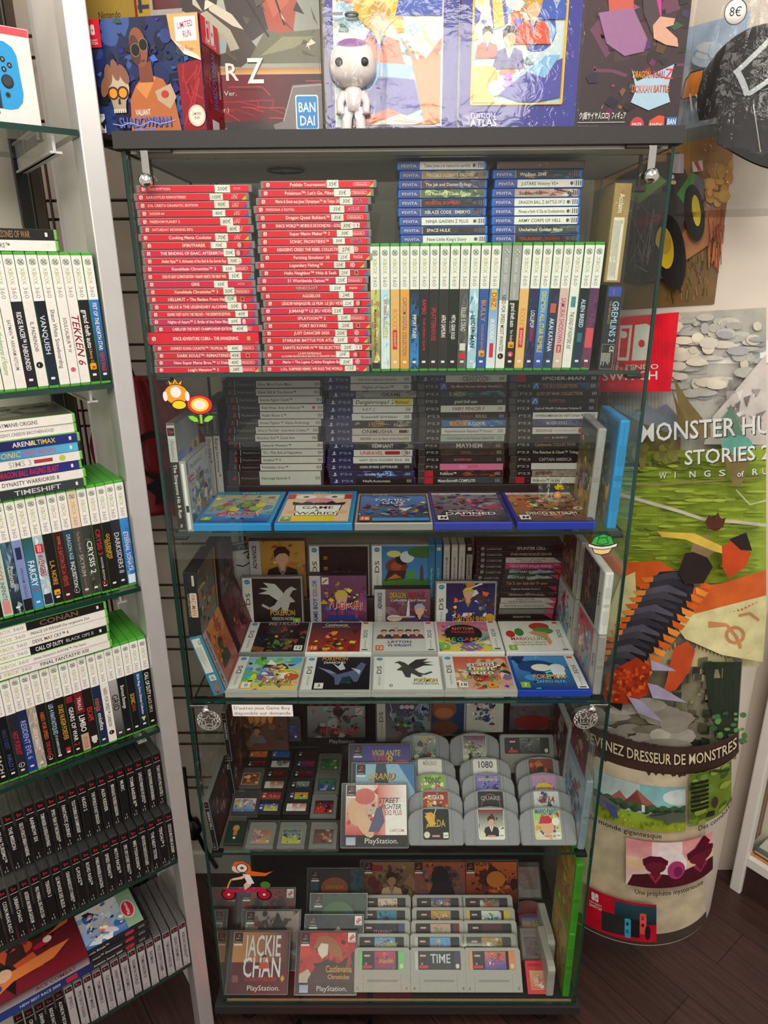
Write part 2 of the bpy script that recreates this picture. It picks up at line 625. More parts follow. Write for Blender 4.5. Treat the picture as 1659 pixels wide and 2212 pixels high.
# rounded wall column wrapped with posters
CX,CYY,CR = 1.037,0.462,0.247
def col_pt(px,py,h=0.0):
	"""pixel -> point on the column surface, h outside it"""
	d = ray(px,py)
	R = CR + h
	ox,oy = CAM.x - CX,CAM.y - CYY
	a = d.x * d.x + d.y * d.y
	bb = ox * d.x + oy * d.y
	c = ox * ox + oy * oy - R * R
	disc = bb * bb - a * c
	if disc <= 0:
		q = CAM + d * (-bb / a)
		v = Vector((q.x - CX,q.y - CYY,0)).normalized() * R
		return Vector((CX + v.x,CYY + v.y,q.z))
	return CAM + d * ((-bb - math.sqrt(disc)) / a)
def arc_wall(name,r,z0,z1,a0,a1,m,n=72):
	V,F = [],[]
	for i in range(n + 1):
		a = math.radians(a0 + (a1 - a0) * i / n)
		for rr in (r,r - .004):
			for z in (z0,z1):
				V.append((CX + rr * math.cos(a),CYY + rr * math.sin(a),z))
	for i in range(n):
		k,q = i * 4,i * 4 + 4
		F += [(k,q,q + 1,k + 1),(k + 2,k + 3,q + 3,q + 2),(k,k + 2,q + 2,q),(k + 1,q + 1,q + 3,k + 3)]
	F += [(0,1,3,2),(n * 4,n * 4 + 2,n * 4 + 3,n * 4 + 1)]
	return mesh_from(name,V,F,[m],smooth=False)
cv,cf = [],[]
n = 96
for k in range(n):
	a = 2 * PI * k / n
	cv += [(CX + (CR - .0012) * math.cos(a),CYY + (CR - .0012) * math.sin(a),z) for z in (0,2.9)]
for k in range(n):
	a,q = 2 * k,(2 * k + 2) % (2 * n)
	cf.append((a,q,q + 1,a + 1))
structure(obj('wall_column',mesh_from('wall_column',cv,cf,[M['wall']],smooth=True)))
structure(obj('trim_column',arc_wall('trim_column',CR + .001,1.475,1.515,186,354,M['white'])))
def colprint(lift=8e-4):
	return Pr(fn=lambda x,y,h: col_pt(x,y,h),lift=lift,step=1.2e-4,strip=8)
# ---- upper poster: field and farm tractor
P = colprint()
old = [(1290,110),(1472,62),(1622,22),(1618,70),(1543,657),(1345,673),(1286,660)]
P.clip = (1282,10,1632,676)
def edge_clip(pts):
	return pts
def quadband(y0l,y0r,y1l,y1r,c,x0=1284,x1=None):
	"""band across the poster between two slanted rows, its right end on the poster's edge"""
	def xe(y):
		return 1622 - (y - 22) * 79 / 635
	P.poly([(x0,y1l),(xe(y1r),y1r),(xe(y0r),y0r),(x0,y0l)],c)
quadband(115,22,270,190,'#a3b6cf')
quadband(180,120,300,240,'#bcc7d2')
quadband(262,190,330,270,'#a9b9c8')
quadband(315,258,345,290,'#8d9283')
quadband(342,288,420,345,'#c08a3a')
quadband(415,342,500,430,'#b5873f')
quadband(490,420,560,520,'#a06a41')
quadband(545,505,672,657,'#7a5c33')
rnd = random.Random(5)
for i in range(60):
	yy = rnd.uniform(545,655)
	xx = rnd.uniform(1440,1540 - (yy - 545) * .1)
	P.line([(xx,yy),(xx + rnd.uniform(-6,6),yy - rnd.uniform(10,26))],2.2,rnd.choice(['#4b3a1d','#8d6b35','#5f5a28','#a07c45','#3c3420']))
P.poly([(1430,565),(1500,470),(1545,400),(1560,400),(1556,480),(1530,530),(1470,570)],'#b4784a')
for i in range(40):
	yy = rnd.uniform(430,560)
	xx = 1534 + rnd.uniform(0,36) - (yy - 430) * .06
	P.line([(xx,yy + 30),(xx + rnd.uniform(-5,5),yy - 12)],2.0,rnd.choice(['#b3512c','#8b2f25','#c8753a','#7a2020']))
for i in range(26):
	P.ell(rnd.uniform(1530,1580),rnd.uniform(360,440),rnd.uniform(5,14),rnd.uniform(6,18),rnd.choice(['#d69a2f','#e0a93c','#c67f28']),8)
for i in range(16):
	P.ell(rnd.uniform(1420,1600),rnd.uniform(90,180),rnd.uniform(14,34),rnd.uniform(8,20),rnd.choice(['#b3c3d6','#cdd2d6','#9fb4d2']),10)
# plain generic farm tractor
P.poly([(1286,420),(1340,380),(1400,350),(1470,348),(1486,380),(1480,470),(1440,600),(1380,612),(1330,590),(1300,560)],'#4b4445')
P.poly([(1352,425),(1425,378),(1440,392),(1380,440)],'#6fa045')
P.poly([(1462,420),(1494,372),(1506,378),(1478,440)],'#4f9a3c')
P.poly([(1478,440),(1506,378),(1522,392),(1520,430),(1490,440)],'#6e6673')
P.rect(1440,330,28,60,'#41383c')
P.rect(1453,332,24,42,'#c5b7c6')
P.poly([(1366,470),(1428,462),(1424,482),(1366,492)],'#8b3847')
P.poly([(1495,350),(1517,346),(1519,368),(1497,372)],'#eee5dc')
P.poly([(1499,350),(1507,348),(1516,368),(1508,369)],'#d8362f')
P.ell(1452,382,5,5,'#efe6d8',10)
P.ell(1455,394,6,5,'#efd9a8',10)
P.ell(1450,545,31,82,'#211c1d',26,-.12)
P.ell(1436,535,19,46,'#e3c21f',24,-.12)
P.ell(1434,520,16,30,'#c9a02e',20,-.12)
P.ell(1500,460,22,62,'#241f20',24,-.1)
P.ell(1504,455,9,34,'#e8cb26',20,-.1)
P.ell(1385,560,44,48,'#3a3234',22)
for i in range(26):
	P.line([(rnd.uniform(1350,1420),rnd.uniform(420,600)),(rnd.uniform(1350,1425),rnd.uniform(420,600))],2.4,rnd.choice(['#6a6163','#87797a','#5a5053','#7b6462']))
P.text('n',1462,196,26,'#3a3533')
P.poly([(1470,216),(1480,172),(1492,155),(1522,147),(1514,196),(1504,210)],'#2b2624')
P.poly([(1473,213),(1482,174),(1493,158),(1519,151),(1511,194),(1502,207)],'#ef8a22')
P.text('19',1483,203,36,'#f6efe4',w=30,slant=.12,rot=-.0)
P.clip = None
tag(P.build('farm_poster',None,'paint'),'tall farm poster with a tractor, orange number badge and cornfield on the round column','poster')
# ---- lower poster: green valley with a winged beast, headline lettering and small pictures
P = colprint(9e-4)
P.clip = (1190,640,1655,2062)
R_ = 1648
P.poly([(1215,690),(1659,664),(1655,1000),(1240,1000)],'#b9b6aa')
for i in range(110):
	c = rnd.choice(['#c3c1b6','#b2b1a9','#cbc6b7','#a9abaa','#d8d0bb','#bab8ae'])
	P.ell(rnd.uniform(1380,1650),rnd.uniform(685,860),rnd.uniform(8,34),rnd.uniform(4,13),c,10)
for i in range(26):
	P.ell(rnd.gauss(1475,30),rnd.gauss(765,26),rnd.uniform(8,26),rnd.uniform(5,14),rnd.choice(['#e6dec6','#ded6c0','#d6cfbc']),10)
P.poly([(1540,900),(1600,830),(1659,760),(1659,960),(1520,960)],'#cdc5bd')
for i in range(22):
	a,c = rnd.uniform(1545,1650),rnd.uniform(820,940)
	P.poly([(a,c),(a + rnd.uniform(8,26),c + rnd.uniform(-12,8)),(a + rnd.uniform(-4,12),c + rnd.uniform(8,24))],rnd.choice(['#8d8283','#a39a98','#7b7072','#e2dbd3']))
P.poly([(1360,905),(1395,870),(1415,885),(1440,872),(1470,905),(1470,940),(1360,940)],'#8d96a0')
P.poly([(1230,850),(1300,868),(1390,915),(1470,945),(1470,1010),(1230,1010)],'#7c7147')
# plains
P.poly([(1225,985),(1400,975),(1659,965),(1655,1260),(1225,1260)],'#97ad35')
for i in range(240):
	a,c = rnd.uniform(1330,1640),rnd.uniform(975,1240)
	P.ell(a,c,rnd.uniform(8,40),rnd.uniform(1.2,4.5),rnd.choice(['#a2b63b','#8ca533','#aabd48','#869b34','#9bb038','#7a9230']),8)
for i in range(34):
	a,c = rnd.uniform(1360,1460),rnd.uniform(945,995)
	P.ell(a,c,rnd.uniform(5,12),rnd.uniform(8,18),rnd.choice(['#7d7a39','#8a8340','#6b6b32']),8)
P.line([(1340,1068),(1400,1085),(1470,1105),(1520,1122),(1600,1128),(1659,1135)],7,'#c9c3b0')
P.line([(1360,1048),(1430,1046),(1520,1040),(1659,1030)],4,'#8f8a4e')
P.line([(1590,1058),(1620,1090),(1659,1080)],3,'#c5c79a')
# pale lower sky behind the beast, cliffs and fog
P.poly([(1215,1190),(1340,1240),(1460,1330),(1640,1300),(1640,1440),(1215,1440)],'#c9c08d')
P.poly([(1225,1380),(1500,1370),(1604,1425),(1590,1640),(1225,1640)],'#7e7a64')
for i in range(90):
	a,c = rnd.uniform(1440,1580),rnd.uniform(1420,1600)
	s = rnd.uniform(6,20)
	P.poly([(a,c),(a + s,c + rnd.uniform(-4,4)),(a + s * .9,c + s),(a - 2,c + s * rnd.uniform(.7,1.3))],rnd.choice(['#5d5a48','#8b8468','#494836','#3a3f2f','#a39a78','#2f3529','#6b6a4f']))
P.poly([(1520,1430),(1602,1430),(1590,1612),(1560,1600),(1530,1520)],'#2d3527')
for i in range(24):
	a,c = rnd.uniform(1540,1610),rnd.uniform(1540,1615)
	P.ell(a,c,rnd.uniform(4,10),rnd.uniform(3,8),rnd.choice(['#4e7a46','#39603a','#6a9a58']),8)
for i in range(30):
	a,c = rnd.uniform(1250,1470),rnd.uniform(1520,1620)
	P.ell(a,c,rnd.uniform(20,60),rnd.uniform(8,20),rnd.choice(['#8f8a7d','#a29d90','#77725f','#b3aea2']),10)
# generic orange and slate winged beast seen from above, head to the lower left
P.poly([(1225,1150),(1300,1170),(1345,1215),(1425,1212),(1470,1240),(1440,1290),(1372,1266),(1330,1235),(1225,1185)],'#cf5a22')
P.poly([(1490,1270),(1560,1260),(1659,1230),(1659,1290),(1600,1320),(1500,1330)],'#d2622a')
P.poly([(1445,1330),(1505,1325),(1659,1285),(1648,1430),(1560,1415),(1480,1380)],'#dad39b')
for sx in (0,1):
	P.line([(1530,1345 + 8 * sx),(1570,1350),(1590,1375),(1600,1395 + 6 * sx)],7,'#c98a5c')
P.ring(1588,1372,22,20,7,'#c98a5c')
P.line([(1596,1330),(1620,1325),(1640,1340)],6,'#c98a5c')
P.poly([(1340,1250),(1372,1235),(1375,1300),(1345,1340),(1320,1385),(1300,1380),(1318,1310)],'#d8ce94')
body = [(1425,1235),(1475,1232),(1500,1265),(1488,1320),(1450,1370),(1400,1420),(1385,1470),(1370,1520),(1330,1520),(1312,1470),(1316,1400),(1350,1340),(1385,1285)]
P.poly(body,'#2a282d')
for i in range(15):
	t = i / 14
	cx,cyy = 1462 - 128 * t,1250 + 200 * t
	wd = 52 - 12 * t
	P.poly([(cx - wd,cyy - 6),(cx,cyy - 16),(cx + wd * .8,cyy + 4),(cx + wd * .8,cyy + 11),(cx,cyy + 1),(cx - wd,cyy + 9)],['#45434c','#37353d','#555460'][i % 3])
	for sg in (-1,1):
		q = cx + sg * (wd + 4)
		P.poly([(q - sg * 6,cyy + (4 if sg > 0 else -4)),(q + sg * 22,cyy + (16 if sg > 0 else -2)),(q + sg * 14,cyy + (26 if sg > 0 else 8)),(q - sg * 4,cyy + (18 if sg > 0 else 8))],['#e07a2c','#d9641f','#ef9440'][(i + (sg > 0)) % 3])
P.poly([(1310,1455),(1375,1420),(1405,1440),(1400,1500),(1360,1520),(1300,1525)],'#b53a1e')
for i in range(50):
	a,c = rnd.uniform(1312,1400),rnd.uniform(1440,1515)
	P.ell(a,c,rnd.uniform(3,7),rnd.uniform(3,6),rnd.choice(['#d9551f','#8e2c17','#c24a20','#e0702c']),7)
P.poly([(1440,1470),(1455,1400),(1485,1385),(1502,1405),(1490,1450),(1460,1490),(1430,1500)],'#c4502a')
P.poly([(1398,1475),(1420,1480),(1485,1518),(1410,1508)],'#a9a2bb')
P.poly([(1356,1505),(1385,1512),(1432,1560),(1378,1540)],'#a49db4')
P.poly([(1405,1425),(1455,1445),(1460,1450),(1408,1448)],'#a9a2bb')
P.poly([(1312,1518),(1345,1520),(1342,1536)],'#1c1a1c')
# plain rider
P.poly([(1465,1235),(1480,1195),(1520,1190),(1540,1225),(1520,1260),(1480,1262)],'#2d2422')
P.poly([(1492,1190),(1500,1160),(1530,1155),(1545,1185),(1530,1205)],'#8a7456')
P.poly([(1420,1148),(1455,1150),(1500,1152),(1560,1180),(1575,1200),(1540,1190),(1480,1165),(1430,1160)],'#d9b84a')
P.ell(1545,1130,17,17,'#4a2a20',12)
P.poly([(1522,1128),(1532,1112),(1540,1120),(1552,1106),(1556,1122),(1568,1118),(1562,1140),(1530,1142)],'#55301f')
P.poly([(1560,1180),(1600,1160),(1622,1195),(1610,1225),(1575,1250),(1560,1225)],'#c2481f')
P.poly([(1575,1165),(1612,1150),(1625,1190),(1600,1188)],'#2b2123')
# headline
P.poly([(1455,815),(1490,870),(1535,925),(1535,945),(1500,940),(1470,900)],'#7a6a3c')
P.poly([(1452,845),(1480,905),(1500,938),(1470,930)],'#6b5c33')
P.poly([(1452,895),(1500,930),(1480,936)],'#6b5c33')
for a in (0,1,2):
	P.poly([(1578,880 - a * 4),(1600 + a * 5,905 + a * 22),(1578,900 + a * 22),(1556 - a * 5,905 + a * 22)],['#6f8d74','#7c9a80','#62806a'][a])
P.ell(1592,962,34,22,'#5f9c8c',16)
P.poly([(1560,985),(1625,985),(1600,1050),(1585,1050)],'#7a6a40')
def shadow_text(tx,x,y,h,w,slope,fg='#d9ddd6',sh='#4c4238',d=2.5,sp=0):
	for dx,dy,c in ((d,d,sh),(0,0,fg)):
		P.text(tx,0,0,h,c,w=w,path=lambda a,bb,dx=dx,dy=dy: (x + a + dx,y - bb + dy + slope * a))
shadow_text('MONSTER HUNTER',1380,955,38,400,-.07)
shadow_text('STORIES 2:',1478,1004,30,196,-.07)
for i,chx in enumerate('WINGS'):
	shadow_text(chx,1424 + i * 32,1034 - i * 1.4,13,16 if chx != 'I' else 5,-.04,d=1.5)
shadow_text('of',1592,1030,12,14,-.04,d=1.5)
for i,chx in enumerate('RUIN'):
	shadow_text(chx,1624 + i * 22,1026 - i * 1.2,13,13,-.04,d=1.5)
# red corner with the console mark
P.poly([(1275,692),(1467,674),(1448,846),(1270,846)],'#e8112b')
P.poly([(1372,702),(1396,699),(1408,706),(1410,722),(1403,775),(1394,778),(1364,779)],'#e9e1d6')
P.ell(1386,742,7,8.5,'#e8112b',14)
P.poly([(1340,703),(1366,702),(1358,779),(1333,779)],'#e9e1d6')
P.poly([(1343,710),(1360,709),(1353,772),(1337,772)],'#e8112b')
P.ell(1347,723,8,8,'#e9e1d6',14)
P.text('NINTENDO',0,0,10,'#e9e1d6',w=118,path=lambda a,bb: (1305 + a,800 - bb - .03 * a))
P.text('SWITCH',0,0,18,'#e9e1d6',w=122,path=lambda a,bb: (1300 + a,822 - bb - .02 * a))
# dark band that follows the curve of the sheet (rows taken on the column at constant height)
def zrow(px,z):
	"""pixel row on the column at column x px and height z"""
	lo,hi = 300,2300
	for _ in range(40):
		m = (lo + hi) / 2
		if col_pt(px,m).z > z:
			lo = m
		else:
			hi = m
	return (lo + hi) / 2
def zband(z0,z1,x0,x1,c,st=8):
	xs = [x0 + (x1 - x0) * i / max(1,int((x1 - x0) / st)) for i in range(int((x1 - x0) / st) + 1)]
	for a,b2 in zip(xs,xs[1:]):
		# stop at the column's visible edge
		if (lambda d: (ox_ := CAM.x - CX) is None or ((ox_ * d.x + (CAM.y - CYY) * d.y) ** 2 - (d.x ** 2 + d.y ** 2) * (ox_ ** 2 + (CAM.y - CYY) ** 2 - CR ** 2)) <= 0)(ray(b2 + 2,zrow(b2,z0))):
			break
		P._add([(a,zrow(a,z0)),(b2,zrow(b2,z0)),(b2,zrow(b2,z1)),(a,zrow(a,z1))],[lin(c)])
	P.layer += 1
zt = col_pt(1400,1607).z
zb = col_pt(1400,1668).z
zl = col_pt(1400,2047).z
XR = 1612
zband(0.004,zb + .004,1220,XR,'#cdbfa0')
zband(zb,zt,1220,XR,'#43302a')
zd = col_pt(1400,2018).z
zband(0.004,zd,1220,XR - 14,'#4b4038')
for i in range(26):
	a = rnd.uniform(1240,1590)
	zz = rnd.choice([zb,zt])
	yy = zrow(a,zz)
	P.poly([(a - 6,yy - 2),(a + 6,yy - 2),(a,yy + rnd.uniform(3,8))],'#43302a')
def ztext(tx,x,z,h,w,c,sh=None):
	for dd,cc in (((1.5,c if not sh else sh),) if sh else ()) + ((0,c),):
		P.text(tx,0,0,h,cc,w=w,path=lambda a,bb,dd=dd: (x + a + dd,zrow(x + a,z) - bb + dd))
zc = col_pt(1400,1648).z
ztext('DEVENEZ DRESSEUR DE MONSTRES',1258,zc + .002,22,334,'#d8cba4','#1e1512')
def zpict(x0,x1,z0,z1,fn):
	"""a small picture whose rows follow the column; fn draws in 0..1 coordinates"""
	P.xf = None
	Q = Pr(fn=lambda u,v,h: col_pt(x0 + (x1 - x0) * u,zrow(x0 + (x1 - x0) * u,z0 + (z1 - z0) * v),h),lift=P.lift + P.layer * P.step,step=1.2e-4,strip=8 / (x1 - x0))
	Q.clip = (0,0,1,1)
	fn(Q)
	o = len(P.v)
	P.v += Q.v
	P.f += [tuple(i + o for i in f) for f in Q.f]
	P.c += Q.c
	P.layer += Q.layer
def pic_world(Q):
	Q.rect(0,0,1,1,'#b9cfcb')
	Q.hgrad(.5,.45,.5,.55,'#9cc6c6','#7fbdc2')
	Q.ell(.95,.78,.2,.18,'#d3dfda',14)
	Q.poly([(.15,.5),(.28,.76),(.36,.6),(.47,.88),(.62,.66),(.72,.5)],'#a5675a')
	Q.poly([(.3,.5),(.47,.84),(.52,.6),(.45,.5)],'#7d453e')
	for i in range(26):
		Q.ell(.0 + i * .04,.48 + .05 * math.sin(i * 2.1),.05,.07,['#3c5538','#4a6640','#31492f'][i % 3],9)
	Q.rect(.52,.4,.035,.16,'#dfe6e0')
	Q.rect(0,0,1,.36,'#98a52a','#8fae3c')
	for i in range(44):
		a,c = rnd.random(),rnd.uniform(0,.34)
		Q.poly([(a,c),(a + .03,c + .02),(a + .015,c + .09)],rnd.choice(['#b7c440','#7f9626','#a5b634','#6d8423']))
	Q.poly([(.0,.45),(.1,.52),(.3,.38),(.22,.2),(.08,.24)],'#6b6570')
	Q.poly([(.1,.42),(.24,.36),(.27,.12),(.2,.1)],'#4c5a86')
	Q.poly([(.56,.3),(.68,.42),(.85,.46),(1,.42),(1,.2),(.86,.22),(.8,.14),(.76,.26)],'#5b6350')
	Q.poly([(.62,.32),(.85,.44),(.84,.46),(.6,.36)],'#383f34')
def pic_fight(Q):
	Q.rect(0,0,1,1,'#7c8f34','#5f7a2c')
	for i in range(30):
		Q.ell(rnd.random(),rnd.random(),.1,.06,rnd.choice(['#93a53e','#56702a','#6d8a35','#405a26']),9)
	Q.poly([(.45,1),(.95,.8),(.98,.84),(.6,1)],'#39462a')
	for i in range(7):
		Q.rect(.05,.28 + i * .085,.42,.05,'#23211d')
	Q.ell(.62,.32,.07,.12,'#4a3a30',10)
	Q.poly([(.4,.1),(.6,.06),(.62,.16),(.45,.2)],'#2b2a26')
def pic_prophecy(Q):
	Q.rect(0,0,1,1,'#e8d2c9','#e58f95')
	Q.hgrad(.3,0,.35,1,'#f0e2de','#f3d9da')
	Q.rect(0,.38,1,.25,'#eac6a0')
	Q.ell(.5,.45,.2,.4,'#f4e9e6',18)
	figure(Q,.34,-.06,.62,'#6d1f33','#5a1426','#4a1622','#9c2d4a')
	figure(Q,.86,-.02,.66,'#6d1f33','#5a1426','#501a26','#9c2d4a')
	Q.poly([(.72,.86),(.8,.8),(.9,1.02),(.97,.82),(.92,.7)],'#5a1426')
	Q.ell(.58,.38,.1,.2,'#b23c72',18)
	Q.ell(.6,.34,.05,.12,'#7d2450',14)
zpict(1283,1481,col_pt(1330,1778).z,col_pt(1330,1680).z,pic_world)
zpict(1488,1580,col_pt(1520,1778).z,col_pt(1520,1668).z,pic_fight)
zpict(1352,1540,col_pt(1400,1918).z,col_pt(1400,1818).z,pic_prophecy)
ztext('Un monde gigantesque',1266,col_pt(1340,1796).z,10,164,'#382b22')
ztext('Des combats',1508,col_pt(1540,1781).z,10,74,'#382b22')
ztext('Une prophétie mystérieuse',1371,col_pt(1440,1934).z,10,148,'#382b22')
def pic_switch(Q):
	Q.rect(0,0,1,1,'#c4142c')
	Q.rect(.42,.46,.58,.48,'#1c2a34','#24505c')
	Q.poly([(.24,.56),(.6,.6),(.62,.1),(.24,.06)],'#2c2a2c')
	Q.rrect(.56,.06,.085,.5,.03,'#3aa6c8')
	Q.rect(.645,.1,.12,.46,'#1b1a1d')
	Q.rrect(.77,.2,.09,.55,.03,'#e2544b')
	Q.ell(.88,.25,.04,.2,'#201d1f',12)
	for i in range(4):
		Q.ell(.585 + .02 * (i % 2),.2 + .05 * (i // 2),.008,.02,'#1a2a30',6)
		Q.ell(.80 + .02 * (i % 2),.6 + .05 * (i // 2),.008,.02,'#3a1a1a',6)
	Q.ell(.6,.42,.018,.045,'#1d2a30',10)
	Q.ell(.812,.44,.018,.045,'#3a1a1a',10)
	Q.rrect(.1,.72,.045,.2,.02,'#efe8e2')
	Q.rrect(.15,.72,.045,.2,.02,'#efe8e2')
	Q.ell(.172,.8,.009,.03,'#c4142c',8)
	Q.text('NINTENDO',.07,.64,.04,'#efe8e2',w=.17)
	Q.text('SWITCH',.07,.54,.07,'#efe8e2',w=.17)
zpict(1262,1418,col_pt(1340,2027).z,col_pt(1340,1943).z,pic_switch)
P.clip = None
tag(P.build('valley_poster',None,'paint'),'huge green valley and orange winged beast poster wrapped round the lower column','poster')
# ------------------------------------------------------------------ white showcase at the far edge
Bx = on_z(1574,1918,0)
ang = -52
SH = T(Bx.x,Bx.y,0) @ RZ(ang)
t = thing('white_showcase','white framed showcase with brown side and sliding glass by the round column','showcase',None,SH)
box('post',t,(.03,.03,2.2),(0,0,0),'white',bev=.004)
box('plinth',t,(.7,.3,.1),(.03,.012,0),mat('dark_plinth','#3a241d',rough=.6,noise=.1))
box('bottom_shelf',t,(.7,.34,.03),(.03,.005,.1),'white',bev=.002)
box('door_track',t,(.7,.012,.008),(.03,.02,.13),mat('wood_track','#c98f55',rough=.5,noise=.15))
box('door_track',t,(.7,.012,.008),(.03,.045,.13),mat('grey_track','#8a8780',rough=.4,metal=.5))
box('side_panel',t,(.012,.3,1.9),(.0,.03,.13),'brown')
box('back_panel',t,(.7,.01,1.9),(.012,.33,.13),'board')
box('shelf',t,(.69,.28,.02),(.03,.03,.72),'white',bev=.002)
o = lathe('door_lock',t,[(0.0,0),(.011,0),(.011,.006),(.0,.006)],'black',16,T(.075,.02,.215) @ RX(90))
box('sliding_door',t,(.64,.004,1.9),(.035,.024,.138),'glass',edge=M['edge'])
g = thing('green_box','small green box on the bottom shelf of the white showcase','box',None,SH @ T(.135,.07,.131))
box('carton',g,(.06,.04,.09),m='plastic',color='#2d8a3c',bev=.002)
pp = Pr((0,0,0))
pp.rect(.006,.05,.048,.02,'#e6e0d0')
pp.rect(.012,.015,.036,.012,'#d9c94a')
pp.build('front_print',g)
# ------------------------------------------------------------------ wire grid on the back wall, drawstring bag, strap
YG = YW - .035
g = thing('wire_grid_panel','dark steel wire grid panel hung on the cream wall behind the glass cabinet','grid panel',None,T(-.2,YG,.3))
parts = []
for x in (-.29,-.12,.05,.22):
	for dx in (0,.012):
		parts.append(tube_geo([(x + dx,0,0),(x + dx,0,1.75)],.0028,6))
z = .02
i = 0
while z < 1.75:
	parts.append(tube_geo([(-.32,.006,z),(.27,.006,z)],.003,6))
	parts.append(tube_geo([(-.32,.006,z + .035),(.27,.006,z + .035)],.003,6))
	z += .143
V,F = merge_geo(parts)
obj('wires',mesh_from('wires',V,F,[M['steel']],smooth=True),g)
box('wall_bracket',g,(.05,.03,.02),(.12,.004,1.175),'steel')
box('wall_bracket',g,(.05,.03,.02),(.12,.004,.6),'steel')
# red drawstring bag hanging from the grid
top = on_y(290,812,YG - .03)
Bm = T(top.x,YG - .03,top.z)
bag = thing('drawstring_bag','red drawstring bag with black print hanging from the wire grid by black cords','bag',None,Bm)
V,F = [],[]
nu,nv = 26,26
for j in range(nv + 1):
	v = j / nv
	wd = .045 + .085 * min(1,v * 2.2) ** .7
	for i in range(nu + 1):
		u = i / nu * 2 - 1
		fold = .007 * math.sin(u * 11 + v * 2) * (1 - .6 * v) + .012 * (1 - u * u)
		V.append((u * wd + .03 * v,-fold - .004,-.31 * v - .02 * abs(u) * v))
for j in range(nv):
	for i in range(nu):
		a = j * (nu + 1) + i
		F.append((a,a + 1,a + nu + 2,a + nu + 1))
no = len(V)
V += [(x,.006,z) for x,y,z in V]
F += [tuple(reversed([k + no for k in f])) for f in F]
for k in range(nu):
	F.append((k,k + no,k + 1 + no,k + 1))
	q = nv * (nu + 1) + k
	F.append((q,q + 1,q + 1 + no,q + no))
obj('pouch',mesh_from('pouch',V,F,[M['fabric']],smooth=True),bag)
tube('cord',bag,[(-.01,-.01,0),(-.03,-.012,.1),(-.045,-.004,.2)],.0018,'black',6)
tube('cord',bag,[(.004,-.01,0),(-.02,-.012,.1),(-.04,-.004,.2)],.0018,'black',6)
Q = Pr((0,-.026,0),lift=0,step=3e-4)
Q.ring(.035,-.17,.05,.055,.012,'#16080a',20)
Q.ring(.06,-.18,.022,.04,.01,'#16080a',16)
Q.poly([(.0,-.24),(.03,-.225),(.045,-.205),(.06,-.225),(.1,-.235),(.075,-.26),(.085,-.285),(.05,-.272),(.02,-.285),(.025,-.262)],'#16080a')
Q.build('black_emblem',bag,'paper')
# black strap with a buckle hanging low behind the shelving post
pp0 = on_y(421,1790,YG - .03)
sb = thing('hanging_strap','black strap with a rounded buckle hanging low behind the shelving post','strap',None,T(pp0.x,YG - .03,pp0.z))
tube('webbing',sb,[(-.01,0,.2),(-.012,0,.05),(0,0,0),(.02,-.004,-.06),(.05,-.006,-.13)],.006,'black',8)
obj('buckle',mesh_from('buckle',*tube_geo([(0,0,.03),(.004,0,0),(-.004,0,-.03)],[.012,.018,.012],12),[M['black']],smooth=True),sb)
sc2 = thing('red_reflector','red sales counter behind the viewpoint, mirrored faintly in the lower glass and post','counter',None,T(-.3,-2.35,0))  # unseen red block, added to give pink reflections low down
box('reflector_body',sc2,(1.6,.5,.92),(0,0,0),mat('red_reflector_panel','#b81428',rough=.45,noise=.06,scale=12),bev=.004)
box('reflector_top',sc2,(1.66,.56,.03),(-.03,-.03,.92),'white',bev=.004)
# ================================================================== the glass cabinet
CAB = thing('glass_display_cabinet','tall glass display cabinet with dark grey lid, packed with boxed games and cartridges','display cabinet',None,T(0,0,0))
box('lid',CAB,(.806,.372,LT - LB),(-.0135,-.01,LB),'laminate',bev=.0006)
box('lid_liner',CAB,(.77,.34,.004),(.006,.004,LB - .0042),mat('pale_grey_liner','#d6d0c2',rough=.5,noise=.05))
box('base_panel',CAB,(.814,.372,.0225),(-.021,-.01,.0745),'laminate',bev=.0006)
box('plinth',CAB,(.74,.30,.045),(.02,.03,.03),mat('dark_plinth_board','#2a1a17',rough=.6,noise=.1))
for x in (.04,.72):
	for y in (.05,.29):
		lathe('foot',CAB,[(.018,0),(.02,.004),(.016,.03)],'black',16,T(x,y,0))
GT = .005
box('side_glass',CAB,(GT,D,LB - .0972),(-GT,0,.0972),'glass',edge=M['edge'])
box('side_glass',CAB,(GT,D,LB - .0972),(W,0,.0972),'glass',edge=M['edge'])
box('upper_door',CAB,(W - .004,GT,LB - Z3 - .012),(.002,-GT - .0005,Z3 - .001),'glass',edge=M['edge'])
box('lower_door',CAB,(W - .004,GT,Z3 - .006 - Z0),(.002,-GT - .0005,Z0 + .002),'glass',edge=M['edge'])
box('back_glass',CAB,(W,GT,LB - Z3),(0,D,Z3),'glass',edge=M['edge'])
# perforated dark metal behind the two lower tiers
pm = mat('perforated_black_metal','#15120f',rough=.5,metal=.3)
nt = pm.node_tree
vo = nt.nodes.new('ShaderNodeTexVoronoi')
vo.inputs['Scale'].default_value = 190
vo.inputs['Randomness'].default_value = 0.0
tcx = nt.nodes.new('ShaderNodeTexCoord')
nt.links.new(tcx.outputs['Object'],vo.inputs['Vector'])
rp = nt.nodes.new('ShaderNodeValToRGB')
rp.color_ramp.elements[0].position = .28
rp.color_ramp.elements[0].color = (.001,.001,.001,1)
rp.color_ramp.elements[1].position = .36
rp.color_ramp.elements[1].color = (*lin('#3a322b'),1)
nt.links.new(vo.outputs['Distance'],rp.inputs[0])
nt.links.new(rp.outputs[0],nt.nodes['Principled BSDF'].inputs['Base Color'])
box('back_mesh_panel',CAB,(W,.003,Z3 - Z0 - .02),(0,D + .001,Z0),pm)
